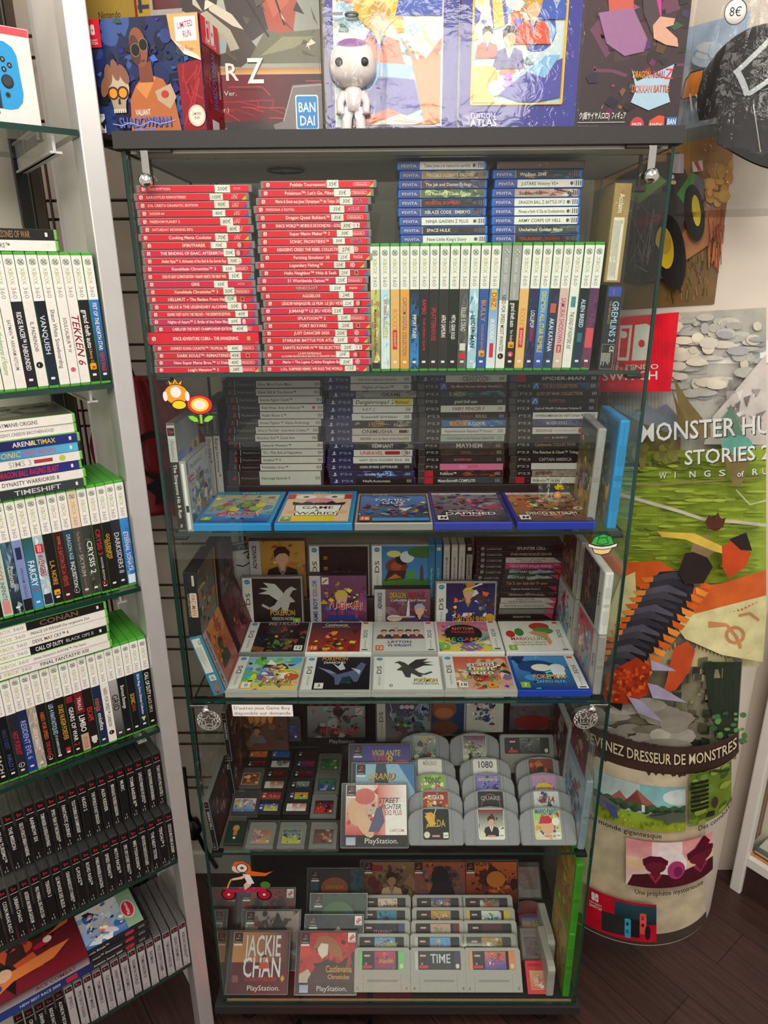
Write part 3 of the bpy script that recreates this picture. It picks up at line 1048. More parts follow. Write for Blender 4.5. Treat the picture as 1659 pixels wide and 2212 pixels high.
for z in (Z1,Z2,Z3,Z4):
	box('glass_shelf',CAB,(W - .012,D - .012,.006),(.006,.006,z - .006),'glass',edge=M['edge'])
	for x in (.003,W - .027):
		for y in (.006,D - .035):
			box('shelf_clip',CAB,(.024,.02,.007),(x,y,z - .0135),'black',bev=.002)
box('worn_edge',CAB,(W - .01,.004,.004),(.005,.0008,Z0 - .0006),'chip')
# pivot hinges
for x,sgn in ((.03,1),(W - .03,-1)):
	h = obj('door_hinge',box_me(.011,.004,.036,.001,M['chrome']),CAB,T(x - .0055,-.011,LB - .038))
	lathe('knob',h,[(.0,0),(.008,0),(.010,.003),(.010,.007),(.006,.010),(.0,.011)],'chrome',18,T(.0055,-.001,-.004) @ RX(90))
	box('hinge_plate',h,(.05,.012,.005),(-.008 if sgn > 0 else -.03,.006,.034),'steel')
	h = obj('door_hinge',box_me(.034,.004,.005,.001,M['chrome']),CAB,T((.002 if sgn > 0 else W - .036),-.0095,Z3 - .009))
	lathe('knob',h,[(.0,0),(.006,0),(.0075,.002),(.0075,.006),(.004,.008),(.0,.009)],'chrome',16,T(.031 if sgn > 0 else .003,-.001,-.004) @ RX(90))
for x in (.012,W - .03):
	h = box('shelf_hook',CAB,(.004,.006,.045),(x + .003,.05,LB - .05),'steel')
	box('hook_tip',h,(.02,.008,.009),(-.006,0,-.006),'steel',bev=.002)
# black ring of the lamp hole under the lid
c = on_z(617,366,LB - .005)
V,F = tube_geo([(.030 * math.cos(2 * PI * k / 40),.030 * math.sin(2 * PI * k / 40),0) for k in range(41)],.0016,8,False)
cr = obj('lamp_ring',mesh_from('lamp_ring',V,F,[M['black']],smooth=True),CAB,T(c.x,min(max(c.y,.05),.3),LB - .007))
box('ring_clip',cr,(.008,.006,.004),(-.014,.026,-.002),'black')
box('ring_clip',cr,(.008,.006,.004),(-.012,-.03,-.002),'black')
# low riser carrying the rear stacks of the second tier
box('display_riser',None,(.66,.13,.022),(.05,.212,Z2 + .0003),'plastic','#2a2624',bev=.001)
tag(bpy.data.objects['display_riser'],'low dark riser board under the stacked cases on the second glass shelf','riser')
YD = -GT - .0008
def sticker(name,label,cat,fn,at,s):
	"""printed film on the outside of the front glass; fn draws in a unit frame"""
	c = on_y(*at,YD)
	Q = Pr((0,0,0),(s,0,0),(0,0,s),lift=1e-4,step=2.5e-5)
	fn(Q)
	o = Q.build(name,None,'print',T(*c))
	return tag(o,label,cat)
def st_mushroom(Q):
	Q.poly([(-.3,.42),(-.36,.72),(-.14,.52),(0,.78),(.14,.52),(.36,.72),(.3,.42)],'#3a2a10')
	Q.poly([(-.25,.44),(-.3,.64),(-.13,.48),(0,.7),(.13,.48),(.3,.64),(.25,.44)],'#e3b02c')
	Q.ell(0,.54,.05,.06,'#d05a1c',10)
	Q.ell(0,.02,.56,.47,'#3a2a10',26)
	Q.ell(0,.02,.52,.43,'#ee9a2b',26)
	Q.ell(-.02,.12,.24,.24,'#efe9e4',18)
	Q.ell(-.5,-.06,.1,.22,'#efe9e4',12)
	Q.ell(.48,-.06,.1,.22,'#efe9e4',12)
	Q.ell(.08,-.44,.34,.22,'#3a2a10',18)
	Q.ell(.08,-.44,.3,.18,'#eccf2a',18)
def st_flower(Q):
	Q.poly([(-.06,-.3),(.06,-.3),(.05,-.72),(-.04,-.72)],'#8ccf3c')
	for sx in (-1,1):
		Q.poly([(sx * .1,-.66),(sx * .3,-.68),(sx * .52,-.54),(sx * .6,-.36),(sx * .36,-.34),(sx * .16,-.46)],'#2c4a18')
		Q.poly([(sx * .12,-.64),(sx * .3,-.65),(sx * .5,-.52),(sx * .56,-.39),(sx * .36,-.37),(sx * .18,-.47)],'#8ccf3c')
	for rx,ry,c in ((.58,.44,'#2a1a14'),(.55,.41,'#e2372a'),(.4,.3,'#f0d432'),(.28,.2,'#e9e6e2')):
		Q.ell(0,.12,rx,ry,c,26)
def st_shell(Q):
	Q.poly([(-.42,-.1),(-.3,-.34),(0,-.42),(.3,-.34),(.44,-.1)],'#2a221a')
	Q.poly([(-.38,-.1),(-.28,-.31),(0,-.38),(.28,-.31),(.4,-.1)],'#ecc98a')
	Q.poly([(-.5,.1),(-.36,.4),(0,.54),(.34,.42),(.5,.1),(.2,0),(-.2,0)],'#173d1c')
	Q.poly([(-.46,.1),(-.33,.37),(0,.5),(.31,.39),(.46,.1),(.2,.03),(-.2,.03)],'#3aa646')
	Q.line([(-.22,.1),(-.16,.34),(.14,.36),(.24,.12),(0,.06),(-.22,.1)],.03,'#173d1c')
	Q.line([(-.16,.34),(-.2,.46)],.03,'#173d1c')
	Q.line([(.14,.36),(.2,.46)],.03,'#173d1c')
	Q.poly([(-.6,.12),(-.3,.02),(0,-.02),(.3,.02),(.62,.14),(.6,-.04),(.3,-.14),(0,-.18),(-.3,-.14),(-.58,-.04)],'#2a221a')
	Q.poly([(-.57,.09),(-.3,-.01),(0,-.05),(.3,-.01),(.59,.1),(.57,-.02),(.3,-.11),(0,-.15),(-.3,-.11),(-.55,-.02)],'#e6e2dc')
def st_seal(Q):
	Q.ring(0,0,.5,.5,.02,'#cfcac4',36)
	Q.ring(0,0,.36,.36,.02,'#cfcac4',36)
	for k in range(30):
		a = 2 * PI * k / 30
		if math.sin(a) > -.35:
			for j in (0,1):
				if (k + j) % 2:
					r0,r1 = .37 + .06 * j,.43 + .06 * j
					Q.poly([(r0 * math.cos(a),r0 * math.sin(a)),(r1 * math.cos(a),r1 * math.sin(a)),(r1 * math.cos(a + .2),r1 * math.sin(a + .2)),(r0 * math.cos(a + .2),r0 * math.sin(a + .2))],'#cfcac4')
	for k,chx in enumerate('MARIO KART'):
		a = -PI / 2 + (k - 4.5) * .2
		Q.text(chx,.45 * math.cos(a),.45 * math.sin(a),.08,'#cfcac4',rot=a + PI / 2,al='c')
def st_star(Q):
	st_seal(Q)
	pts = [(.3 * (1 if k % 2 == 0 else .45) * math.sin(PI * k / 5),.3 * (1 if k % 2 == 0 else .45) * math.cos(PI * k / 5)) for k in range(11)]
	Q.line(pts,.022,'#cfcac4')
	for sx in (-1,1):
		Q.line([(sx * .3,-.12),(sx * .24,.02),(sx * .3,.14)],.018,'#cfcac4')
def st_crown(Q):
	st_seal(Q)
	Q.line([(-.2,-.2),(-.24,.14),(-.1,.0),(0,.2),(.1,.0),(.24,.14),(.2,-.2),(-.2,-.2)],.022,'#cfcac4')
	for x,y in ((-.24,.18),(0,.25),(.24,.18),(-.08,-.1),(.08,-.1)):
		Q.ell(x,y,.03,.03,'#cfcac4',8)
def st_rider(Q):
	for x in (-.5,.62):
		Q.ell(x,-.46,.24,.24,'#221416',20)
		Q.ell(x,-.46,.19,.19,'#b3182e',20)
		Q.ell(x,-.46,.05,.05,'#d7cfc8',10)
	Q.poly([(-.66,-.2),(-.3,-.26),(.2,-.2),(.72,-.16),(.66,-.34),(.2,-.36),(-.1,-.4),(-.5,-.34)],'#c21f45')
	Q.poly([(-.2,-.34),(.3,-.3),(.1,-.5),(-.1,-.52)],'#59525c')
	Q.poly([(.1,-.3),(.4,-.18),(.05,-.44)],'#d61f73')
	Q.ell(.68,-.06,.16,.14,'#4d7a2e',14)
	Q.poly([(.02,-.28),(.22,-.1),(.3,.1),(.16,.14),(0,-.06)],'#e4b6a4')
	Q.poly([(0,.38),(.22,.36),(.34,.0),(.14,-.04)],'#e8e4de')
	Q.poly([(-.34,.12),(-.02,.18),(.1,.28),(.08,.34),(-.1,.26),(-.34,.2)],'#e8c0ae')
	Q.line([(-.36,.18),(-.46,-.02),(-.52,-.2)],.05,'#c9a63a')
	Q.ell(-.12,.6,.2,.17,'#e8c0ae',16)
	Q.poly([(-.3,.7),(-.2,.86),(.04,.88),(.24,.74),(.28,.5),(.72,.42),(.96,.5),(.7,.3),(.3,.3),(.06,.42),(.1,.6)],'#e3621f')
	Q.ell(.0,.62,.19,.19,'#2a2522',18)
	Q.ell(.0,.62,.16,.16,'#e4ded6',18)
	Q.ell(.0,.62,.06,.06,'#5a5450',10)
sticker('mushroom_sticker','orange mushroom sticker with small crown on the glass door near the red bag','sticker',st_mushroom,(381,853),.036)
sticker('flower_sticker','red and yellow flower sticker with two green leaves on the glass door','sticker',st_flower,(432,880),.036)
sticker('shell_sticker','green tortoise shell sticker on the glass door beside the white upright case','sticker',st_shell,(1301,1179),.042)
sticker('star_seal_sticker','round pale line sticker with a star on the lower glass door','sticker',st_star,(451,1556),.044)
sticker('crown_seal_sticker','round pale line sticker with a crown on the lower glass door','sticker',st_crown,(1265,1553),.044)
sticker('rider_sticker','sticker of an orange haired rider on a red kart on the lower glass door','sticker',st_rider,(526,1908),.066)
a,b2 = on_y(500,1522,YD),on_y(633,1547,YD)
Q = Pr((0,0,0),lift=1e-4)
wn,hn = b2.x - a.x,a.z - b2.z
Q.poly([(0,hn),(wn,hn - .001),(wn + .0006,-.0006),(.001,.0004)],'#f1ece4')
Q.text("D'autres jeux Game Boy",.003,hn * .58,hn * .25,'#3b3a38',w=wn * .93,bold=0)
Q.text("disponible sur demande",.003,hn * .14,hn * .25,'#3b3a38',w=wn * .94,bold=0)
tag(Q.build('paper_notice',None,'paper',T(a.x,YD,b2.z)),'small white paper notice with two printed lines taped on the lower glass door','notice')
# red sports bag lying under the cabinet
rb = thing('sports_bag','bright red sports bag lying on the floor under the cabinet','bag',None,T(.235,-.075,0))
V,F = [],[]
n1,n2 = 28,14
for i in range(n1 + 1):
	u = i / n1
	rr = (math.sin(PI * min(max(u,.02),.98))) ** .35
	for k in range(n2):
		a = 2 * PI * k / n2
		V.append((-.19 + .38 * u,.07 * rr * math.cos(a),.033 + .033 * rr * math.sin(a) * (1 + .06 * math.sin(u * 23))))
for i in range(n1):
	for k in range(n2):
		a,q = i * n2 + k,i * n2 + (k + 1) % n2
		F.append((a,q,q + n2,a + n2))
F += [tuple(range(n2)),tuple(reversed(range(n1 * n2,(n1 + 1) * n2)))]
obj('bag_body',mesh_from('bag_body',V,F,[mat('red_bag_nylon','#d81f2c',rough=.35,noise=.15,scale=50,bump=.3)],smooth=True),rb)
for x in (-.07,.09):
	V,F = tube_geo([(x,.072 * math.cos(a),.033 + .036 * math.sin(a)) for a in [PI * k / 12 for k in range(13)]],.006,6)
	obj('strap',mesh_from('strap',V,F,[M['black']],smooth=True),rb)
# ================================================================== boxed games: builders
def M_flat(x,y,z,yaw=0.0):
	return T(x,y,z) @ RZ(yaw)
def M_up(x,y,z,L,lean=0.0,base=Matrix()):
	"""case standing on end: local x runs down the spine, local z to the right"""
	return base @ T(x,y,z) @ RY(lean) @ T(0,0,L) @ RY(90)
def spine_case(name,label,group,Mx,dims,shellcol,fn,shellmat='plastic',cover=None,bev=.0012,cat='game case',edges=None):
	L,Wd,Tk = dims
	t = thing(name,label,cat,group,Mx)
	box('shell',t,(L,Wd,Tk),m=shellmat,color=shellcol,bev=bev)
	P = Pr((0,0,0))
	fn(P)
	P.build('spine_insert',t)
	if cover:
		Q = Pr((0,0,Tk),(1,0,0),(0,1,0))
		cover(Q)
		Q.build('cover_insert',t)
	return t
def tag_price(t,txt,x,z,w,h,seed):
	"""small handwritten price label stuck on a spine"""
	r = random.Random(seed)
	a = r.uniform(-.05,.05)
	Q = Pr((x,-.0003,z),lift=3e-4)
	Q.poly([(-w / 2,-h / 2),(w / 2,-h / 2 + a * h),(w / 2 + a * .004,h / 2),(-w / 2 + a * .004,h / 2 - a * h)],r.choice(['#f0e8da','#ece2d2','#f3ede2']))
	p = Q.build('price_tag',t,'paper')
	H = Pr((x,-.0003,z),lift=4.5e-4)
	H.text(txt,0,-h * .26,h * .5,'#4a4744',al='c',bold=0,slant=.15,rot=r.uniform(-.03,.06),maxw=w * .85)
	H.build('handwriting',p,'paper')
def dash_code(P,x,z,h,c,n=3):
	for i in range(n):
		P.rect(x + i * .0032,z,.0018,h,c)
# ---- red cases, two stacks
def sw_logo(P,x,z,s,red='#e4122e'):
	P.rrect(x,z,s,s,s * .25,'#f2e4dc')
	P.rect(x + s * .12,z + s * .42,s * .76,s * .1,red)
	P.ell(x + s * .5,z + s * .7,s * .13,s * .1,red,8)
	P.rect(x + s * .5,z + s * .14,s * .32,s * .18,'#5a1620')
PUB = {
	'N': lambda P,x,z: (P.rrect(x - .012,z - .0021,.024,.0044,.002,'#f4dcd6'),P.rrect(x - .0114,z - .0016,.0228,.0034,.0015,'#e4122e'),P.text('Nintendo',x,z - .0009,.0021,'#f4dcd6',w=.018,al='c')),
	'S': lambda P,x,z: (P.text('SEGA',x,z - .0021,.0046,'#e9d9e4',w=.0172,al='c'),P.text('SEGA',x,z - .002,.0042,'#2d3f93',w=.0162,al='c')),
	'A': lambda P,x,z: P.text('ATLUS',x,z - .002,.0044,'#b7a9d6',w=.0165,al='c',slant=.2),
	'U': lambda P,x,z: (P.ell(x,z,.0036,.0036,'#f4dcd6',14),P.ell(x,z,.0028,.0028,'#e4122e',12),P.ell(x,z,.0018,.0018,'#f4dcd6',10),P.ell(x + .0004,z,.0009,.0009,'#e4122e',8)),
	'L': lambda P,x,z: P.text('LRG',x,z - .0026,.0055,'#f0b8b0',w=.009,al='c',slant=.4),
	'K': lambda P,x,z: (P.rrect(x - .0022,z - .0037,.0044,.0074,.002,'#f4e6e0'),P.text('KT',x + .0009,z - .0026,.002,'#222',al='l',rot=PI / 2)),
	'R': lambda P,x,z: (P.rrect(x - .003,z - .003,.006,.006,.001,'#f0a022'),P.text('R',x,z - .0016,.0033,'#2a1c0a',al='c')),
	'F': lambda P,x,z: P.text('FOCUS',x,z - .0018,.0038,'#f6ece8',w=.0135,al='c'),
	'V': lambda P,x,z: (P.rect(x - .006,z - .0034,.012,.0068,'#f3e9e4'),P.text('V',x - .002,z - .002,.004,'#b01028',al='c'),P.rect(x + .002,z - .002,.002,.004,'#c9566a')),
	'D': lambda P,x,z: P.text('DEVOLVER',x,z - .0014,.0029,'#f0a8a2',w=.0105,al='c'),
	'O': lambda P,x,z: (P.rect(x - .0028,z - .0032,.0056,.0064,'#d99a6a'),P.rect(x - .0018,z - .0022,.0036,.0044,'#7a2030')),
	'B': lambda P,x,z: (P.ell(x - .0012,z,.0032,.0036,'#e7a79b',10),P.rect(x + .0018,z - .0034,.003,.0068,'#8c1626')),
	'M': lambda P,x,z: P.text('MOJANG',x,z - .0012,.0025,'#f6ece8',w=.0125,al='c'),
	'': lambda P,x,z: None,
}
def sw_spine(title,pub,left=False,red='#e4122e',corner=None,Tk=.0103,two=None,serif=False):
	def fn(P):
		P.rect(.0045,.0006,.161,Tk - .0014,red)
		P.rect(.0045,Tk - .0012,.161,.0004,'#ff8f96')  # pale highlight painted along the spine's upper edge
		zc = Tk / 2 - .0002
		sw_logo(P,.0085,zc - .0026,.0052,red)
		if two:
			P.text(title,.075,zc + .0006,.0027,'#f7e9e2',al='c',maxw=.09)
			P.text(two,.075,zc - .0036,.0027,'#f7e9e2',al='c',maxw=.09)
		elif title == 'MINECRAFT':
			P.text(title,.0775,zc - .0024,.0048,'#2f2a28',w=.036,al='c')
			P.text(title,.0770,zc - .0018,.0042,'#b9b2aa',w=.034,al='c')
		elif left:
			P.text(title,.0185,zc - .0018,.0034,'#f7d9d2',maxw=.075)
		else:
			P.text(title,.078,zc - .0021,.0043,'#f9ece6',al='c',maxw=.098)
		PUB[pub](P,.148,zc)
		if corner:
			P.poly([(.159,.0008),(.1655,.0008),(.1655,.0065)],corner)
	return fn
LEFT = [
	(300,'INSCRYPTION','D',1,'200€',.76),(295,'GARGOYLES REMASTERED','L',1,'100€',.73),(298,'SOL CRESTA DRAMATIC EDITION','L',1,'90€',.77),
	(302,'DOOM 64','L',1,'80€',.73),(303,'FREEDOM PLANET 2','L',1,'80€',.80),(309,'SATURDAY MORNING RPG','L',1,'80€',.84),
	(305,'Cooking Mama Cookstar','L',0,'70€',.75),(313,'SPIRITFARER','B',0,'70€',.69),(311,'THE BINDING OF ISAAC: AFTERBIRTH+','B',0,'70€',.80),
	(313.6,'Atelier Ryza\u2122 3: Alchemist of the End & the Secret Key','K',0,'70€',.83),(314.5,'Xenoblade Chronicles\u2122 2','N',0,'55€',.79),(315,'CHILD OF LIGHT ULTIMATE EDITION + VALIANT HEARTS: THE GREAT WAR','',0,'50€',.85),
	(319,'GRIS','D',0,'50€',.70),(321,'Xenoblade Chronicles\u2122 3','N',0,'50€',.77),(322,'HELLMUT \u2013 The Badass From Hell','O',0,'50€',.78),
	(329,'NELKE & THE LEGENDARY ALCHEMISTS','K',0,'50€',.79),(327,'GRAND THEFT AUTO: THE TRILOGY \u2013 THE DEFINITIVE EDITION','R',0,'40€',.87),(329,'Nights of Azure\u2122 2: Bride of the New Moon','K',0,'60€',.80),
	(338,'CABELA\'S\u00ae THE HUNT CHAMPIONSHIP EDITION\u2122','L',0,'40€',.81),(327,'SPACE ADVENTURE COBRA \u2013 THE AWAKENING','O',0,None,0),
	(335,'DONKEY KONG COUNTRY\u2122: TROPICAL FREEZE','N',0,'40€',.78),(340,'DARK SOULS\u2122: REMASTERED','O',0,'40€',.77),(339,'New Super Mario Bros.\u2122 U Deluxe','N',0,'40€',.77),(340,'Luigi\'s Mansion\u2122 3','N',0,'38€',.78)]
RIGHT = [
	(569,'Pokk\u00e9n Tournament\u2122 DX','N',0,'35€',.63),(564,'Pok\u00e9mon\u2122: Let\'s Go, Pikachu','N',0,'35€',.74),(559,'Mario & Sonic aux Jeux Olympiques\u2122 de Tokyo 2020','S',0,'35€',.80),
	(554,'PERSONA 5 ROYAL','A',1,'35€',.74),(558,'Dragon Quest Builders\u2122','N',0,'35€',.73),(560,'SNACK WORLD\u2122: MORDUS DE DONJONS \u2013 GOLD','V',0,'30€',.81),
	(563,'Super Mario Maker\u2122 2','N',0,'30€',.78),(563,'SONIC FRONTIERS\u2122','S',0,'30€',.73),(563,'ASSASSIN\'S CREED THE REBEL COLLECTION','U',0,'27€',.80),
	(568,'Farming Simulator 20','F',0,'25€',.76),(557,'Legendary Fishing\u2122','U',0,'25€',.77),(566,'Hello Neighbor\u2122 Hide & Seek','O',0,'25€',.78),
	(562,'51 Worldwide Games\u2122','N',0,'25€',.77),(561,'MINECRAFT','M',0,'25€',.74),(569,'AGGELOS','',0,'24€',.79),
	(574,'L\u00c9GO\u00ae NINJAGO\u00ae, LE FILM : LE JEU VID\u00c9O','B',0,'22€',.79),(570,'JUMANJI\u2122 LE JEU VID\u00c9O','B',0,'22€',.71),(571,'SPLATOON\u2122 2','N',0,'22€',.77),
	(575,'FORT BOYARD','O',0,'20€',.77),(572,'JUST DANCE\u00ae 2020','U',0,'20€',.74),(572,'STARLINK BATTLE FOR ATLAS\u2122','U',0,'20€',.74),
	(577,'SAINTS ROW\u00ae IV\u2122 RE-ELECTED\u2122','V',0,'20€',.79),(573,'LA PAT PATROUILLE','B',0,'20€',.76),(577,'Mario + The Lapins Cr\u00e9tins Kingdom Battle','U',0,'20€',.78),(573,'L.O.L. SURPRISE! REMIX: WE RULE THE WORLD','D',0,'15€',.84)]
YS = .009
def red_stack(data,where,seed):
	r = random.Random(seed)
	z = Z1 + .0002
	n = len(data)
	for k in range(n - 1,-1,-1):
		px,title,pub,left,price,fx = data[k]
		thick = price is None
		Tk = .0176 if thick else .0104
		pxy = 0
		x = on_y(px,1106 - (z + Tk / 2 - 1.234) * 1450,YS).x
		# pixel row of this height on the stack's front plane
		lo,hi = 300,900
		for _ in range(30):
			pxy = (lo + hi) / 2
			if on_y(px,pxy,YS).z > z + Tk / 2:
				lo = pxy
			else:
				hi = pxy
		x = on_y(px,pxy,YS).x - .0045
		red = '#e8132f' if r.random() < .8 else ['#d8102e','#e01448','#ea1a2c'][r.randrange(3)]
		if 'Azure' in title:
			red = '#dd1a56'
		o = ORD[k] if k < n - 1 else 'lowest'
		mark = {'N': 'oval publisher mark','S': 'blue publisher lettering','A': 'lilac publisher lettering','U': 'round swirl mark','L': 'slanted publisher mark','K': 'white badge','R': 'orange badge','F': 'white publisher lettering','V': 'white square badge','D': 'small pale mark','O': 'small square badge','B': 'pale round badge','M': 'tiny white lettering','': 'no badge'}[pub]
		lab = f'red case, {o} of the {where}, {price[:-1] + " euro tag" if price else "extra thick, untagged"}, {mark}'
		corner = [None,'#c23a78','#7b3fa0','#2f79b8','#d9c02a',None][r.randrange(6)]
		if thick:
			t = thing('game_case',lab,'game case','red game cases in two stacks',M_flat(x,YS,z))
			box('shell',t,(.173,.107,Tk),m='matte',color=red,bev=.0006)
			P = Pr((0,0,0))
			P.rect(.001,.0006,.171,Tk - .0012,red)
			sw_logo(P,.0055,Tk / 2 - .003,.006,red)
			P.text(title,.090,Tk / 2 - .0024,.005,'#f9ece6',al='c',w=.103)
			P.rect(.155,Tk / 2 - .003,.005,.006,'#b9b36a')
			P.poly([(.167,.0008),(.172,.0008),(.172,.006)],'#c05a90')
			P.build('spine_insert',t)
		else:
			two = 'LA SUPER PATROUILLE SAUVE LA GRANDE VALL\u00c9E' if title.startswith('LA PAT') else None
			t = spine_case('game_case',lab,'red game cases in two stacks',M_flat(x,YS + r.uniform(-.001,.002),z,r.uniform(-.6,.6)),(.170,.105,Tk),'#a39f9a',sw_spine(title,pub,left,red,corner,two=two),'trans',bev=.0009)
			h = r.uniform(.0085,.0104)
			tag_price(t,price,.0045 + .161 * fx,Tk / 2 + r.uniform(-.0006,.0006),r.uniform(.016,.024),h,k * 7 + seed)
		z += Tk + .00068
red_stack(LEFT,'outer red stack',3)
red_stack(RIGHT,'inner red stack',11)
# ---- two small blue stacks on top of the white-headed row
def vita_spine(title,bg,fg,mode='plain'):
	def fn(P):
		Tk = .0126
		P.rect(.004,.0009,.127,Tk - .0018,bg)
		if mode != 'plain':
			old = P.clip
			P.clip = (.036,.0009,.131,Tk - .0009)
			r = random.Random(title)
			pal = mode.split()
			for i in range(22):
				a,c = r.uniform(.036,.131),r.uniform(0,Tk)
				P.poly([(a,c),(a + r.uniform(.004,.02),c + r.uniform(-.003,.003)),(a + r.uniform(-.003,.01),c + r.uniform(.002,.007))],r.choice(pal))
			P.clip = old
		P.rect(.004,.0009,.0305,Tk - .0018,'#3f4a92','#5a63a8')
		P.text('PSVITA.',.0185,.0042,.0038,'#e4e3ec',w=.0245,al='c',bold=0)
		P.rect(.0345,.0009,.0006,Tk - .0018,'#cfcfd8')
		P.text(title,.041,.0041,.0044,fg,maxw=.07)
		P.ell(.116,.0063,.0025,.0027,'#5a5664',10)
		P.rect(.1195,.003,.0006,.0066,'#777')
		dash_code(P,.122,.003,.0068,'#6a6670',3)
	return fn
V1 = [(857,'Tadeo Jones y el manuscrito perdido','#e6dfd4','#4a4642','plain','white'),(862,'INJUSTICE ULTIMATE EDITION','#a98d5c','#efe3c8','#8a7046 #c4ab7c #6d5836','tan'),(860,'The Jak and Daxter Trilogy','#5b4a55','#f2efe9','#6a5a70 #3d3742 #7d4a52 #8d93b0','dusky mixed'),
	  (859,'The Ratchet & Clank Trilogy','#6b7c34','#f4f1e4','#a8bd48 #4b5a26 #d8e08a #3c4522','green'),(860,'MORTAL KOMBAT','#3a3230','#d8452c','#4a3c38 #2a2424 #5b4a44','black with red letters'),(859,'XBLAZE CODE : EMBRYO','#4a5a7c','#e8e9ee','#3c4868 #6a7898 #2e3450','slate blue'),
	  (862,'NINJA GAIDEN \u03a3 PLUS','#efeae0','#4a4844','plain','white with short title'),(864,'SPACE HULK','#3f3634','#ece7df','#4a403c #332b2a','plain dark brown'),(865,"New Little King's Story",'#f0ebe1','#4b4a4a','plain','white, wide lettered')]
V2 = [(1064,'WipEout. 2048','#3b3836','#f2efe9','#a07a3c #4a4440 #3c6a80 #2b2828','dark mixed'),(1068,'J-STARS Victory VS+','#efeae0','#4a4844','plain','white, shifted outward'),(1063,'Soul Sacrifice','#c9aa9a','#3a3230','#e8d8cc #a05a4a #4a3a3c #d8b8a8','pale with red and black'),
	  (1062,'DRAGON BALL Z: BATTLE OF Z','#f0ebe1','#4a4844','plain','white, long capital title'),(1062,'Phineas e Ferb: O Dia de Doofenshmirtz','#f0ebe1','#4a4844','plain','white, small lettered'),(1062,'ARMY CORPS OF HELL','#efe9df','#4a4844','plain','white, spaced capitals'),
	  (1063,'Uncharted: Golden Abyss','#4b4c40','#f2efe9','#6a6a4a #37382f #8a8a5a #2d2c28','olive black'),(1063,'TESLAGRAD','#2f2524','#c9462f','#3a2a28 #241c1c #5a2a24','black with orange letters')]
YV = .046
for data,nm in ((V1,'first'),(V2,'second')):
	z = Z1 + .1905
	n = len(data)
	for k in range(n - 1,-1,-1):
		px,title,bg,fg,mode,desc = data[k]
		x = on_y(px,360 + (n - k) * 0 + 80,YV).x
		lo,hi = 250,700
		for _ in range(30):
			m = (lo + hi) / 2
			if on_y(px,m,YV).z > z + .006:
				lo = m
			else:
				hi = m
		x = on_y(px,m,YV).x
		t = spine_case('small_game_case',f'{desc} spined blue case, {ORD[k] if k < n - 1 else "lowest"} in {nm} small blue stack','small blue game cases on the white headed row',M_flat(x,YV,z,random.Random(k).uniform(-.7,.7)),(.135,.104,.0126),'#1f6fd0',vita_spine(title,bg,fg,mode),bev=.002)
		if title == 'TESLAGRAD':
			Q = Pr((0,0,0),lift=8e-4)
			Q.text('SOEDESCO',.082,.0042,.0036,'#b5262c',w=.022)
			Q.build('publisher_mark',t)
		z += .01285
	if nm == 'second':
		t = thing('wrapped_box','thin dark film wrapped box lying on top of the second small blue stack','box',None,M_flat(on_y(1073,352,YV).x,YV,z))
		box('carton',t,(.132,.1,.0115),m='plastic',color='#2c211c',bev=.0008)
		Q = Pr((0,0,0))
		art(Q,.004,.001,.124,.0095,['#3b2a22','#6b4a38','#8d6a50','#241a16'],4,18)
		Q.build('side_print',t)
# ---- upright cases with a white head and green edges
def xb_head(P,Tk,head='#f1ece4',classics=False,xl=.0045,L=.19):
	hb = .083 if classics else .066
	P.rect(xl,.0002,hb - xl,Tk - .0004,head)
	c = Tk / 2
	dark = '#8d9a8a' if head != '#a5a4a2' else '#d8d8d6'
	P.ell(.0135,c,.0046,.0046,'#9aa392',16)
	P.ell(.0132,c + .0002,.0038,.0038,'#c9cdbf',14)
	P.line([(.0105,c - .003),(.0165,c + .003)],.0014,'#6f7868')
	P.line([(.0105,c + .003),(.0165,c - .003)],.0014,'#8d9686')
	if head == '#a5a4a2':
		P.text('XBOX 360',.021,c - .0026,.0052,'#d9d8d4',w=.036,bold=0)
		P.text('CLASSICS',.064,c - .0015,.003,'#d9d8d4',w=.017,bold=0)
	else:
		P.text('XBOX',.021,c - .0028,.0056,'#a9b26a',w=.0225,bold=0)
		P.text('360',.046,c - .0028,.0056,'#9a9a94',w=.0165,bold=0)
	return hb
def xb_spine(title,bg,fg,Tk=.0143,head='#f1ece4',tx=None,th=.006,tw=None,extra=None,bg2=None,pal=None,classics=False,slant=0):
	def fn(P):
		hb = xb_head(P,Tk,head,classics)
		if bg2:
			P.hgrad(hb,.0002,.1855 - hb,Tk - .0004,bg,bg2)
		else:
			P.rect(hb,.0002,.1855 - hb,Tk - .0004,bg)
		if pal:
			old = P.clip
			P.clip = (hb,.0002,.1855,Tk - .0002)
			r = random.Random(title + bg)
			for i in range(30):
				a,c = r.uniform(hb,.1855),r.uniform(0,Tk)
				P.poly([(a,c),(a + r.uniform(.003,.022),c + r.uniform(-.003,.003)),(a + r.uniform(-.003,.012),c + r.uniform(.002,.007))],r.choice(pal))
			P.clip = old
		x = tx if tx else hb + .012
		P.text(title,x,Tk / 2 - th / 2,th,fg,w=tw,slant=slant,maxw=.168 - x if not tw else None)
		P.rrect(.1735,Tk / 2 - .0028,.0034,.0056,.0008,'#e9e3da')
		if extra:
			extra(P,Tk)
	return fn
def e_rock(P,Tk,x=.163):
	P.rrect(x - .005,Tk / 2 - .0045,.0095,.009,.0016,'#f0a022')
	P.text('R',x + .0015,Tk / 2 - .0022,.0052,'#2a1c0a',rot=PI / 2 * 0,al='c')
def e_ring(c,x=.158):
	def f(P,Tk):
		P.ell(x,Tk / 2,.0046,.0046,c,14)
		P.ell(x,Tk / 2,.0036,.0036,'#161616',12)
		P.rect(x - .0016,Tk / 2 - .0014,.0032,.0012,'#d8d4cc')
	return f
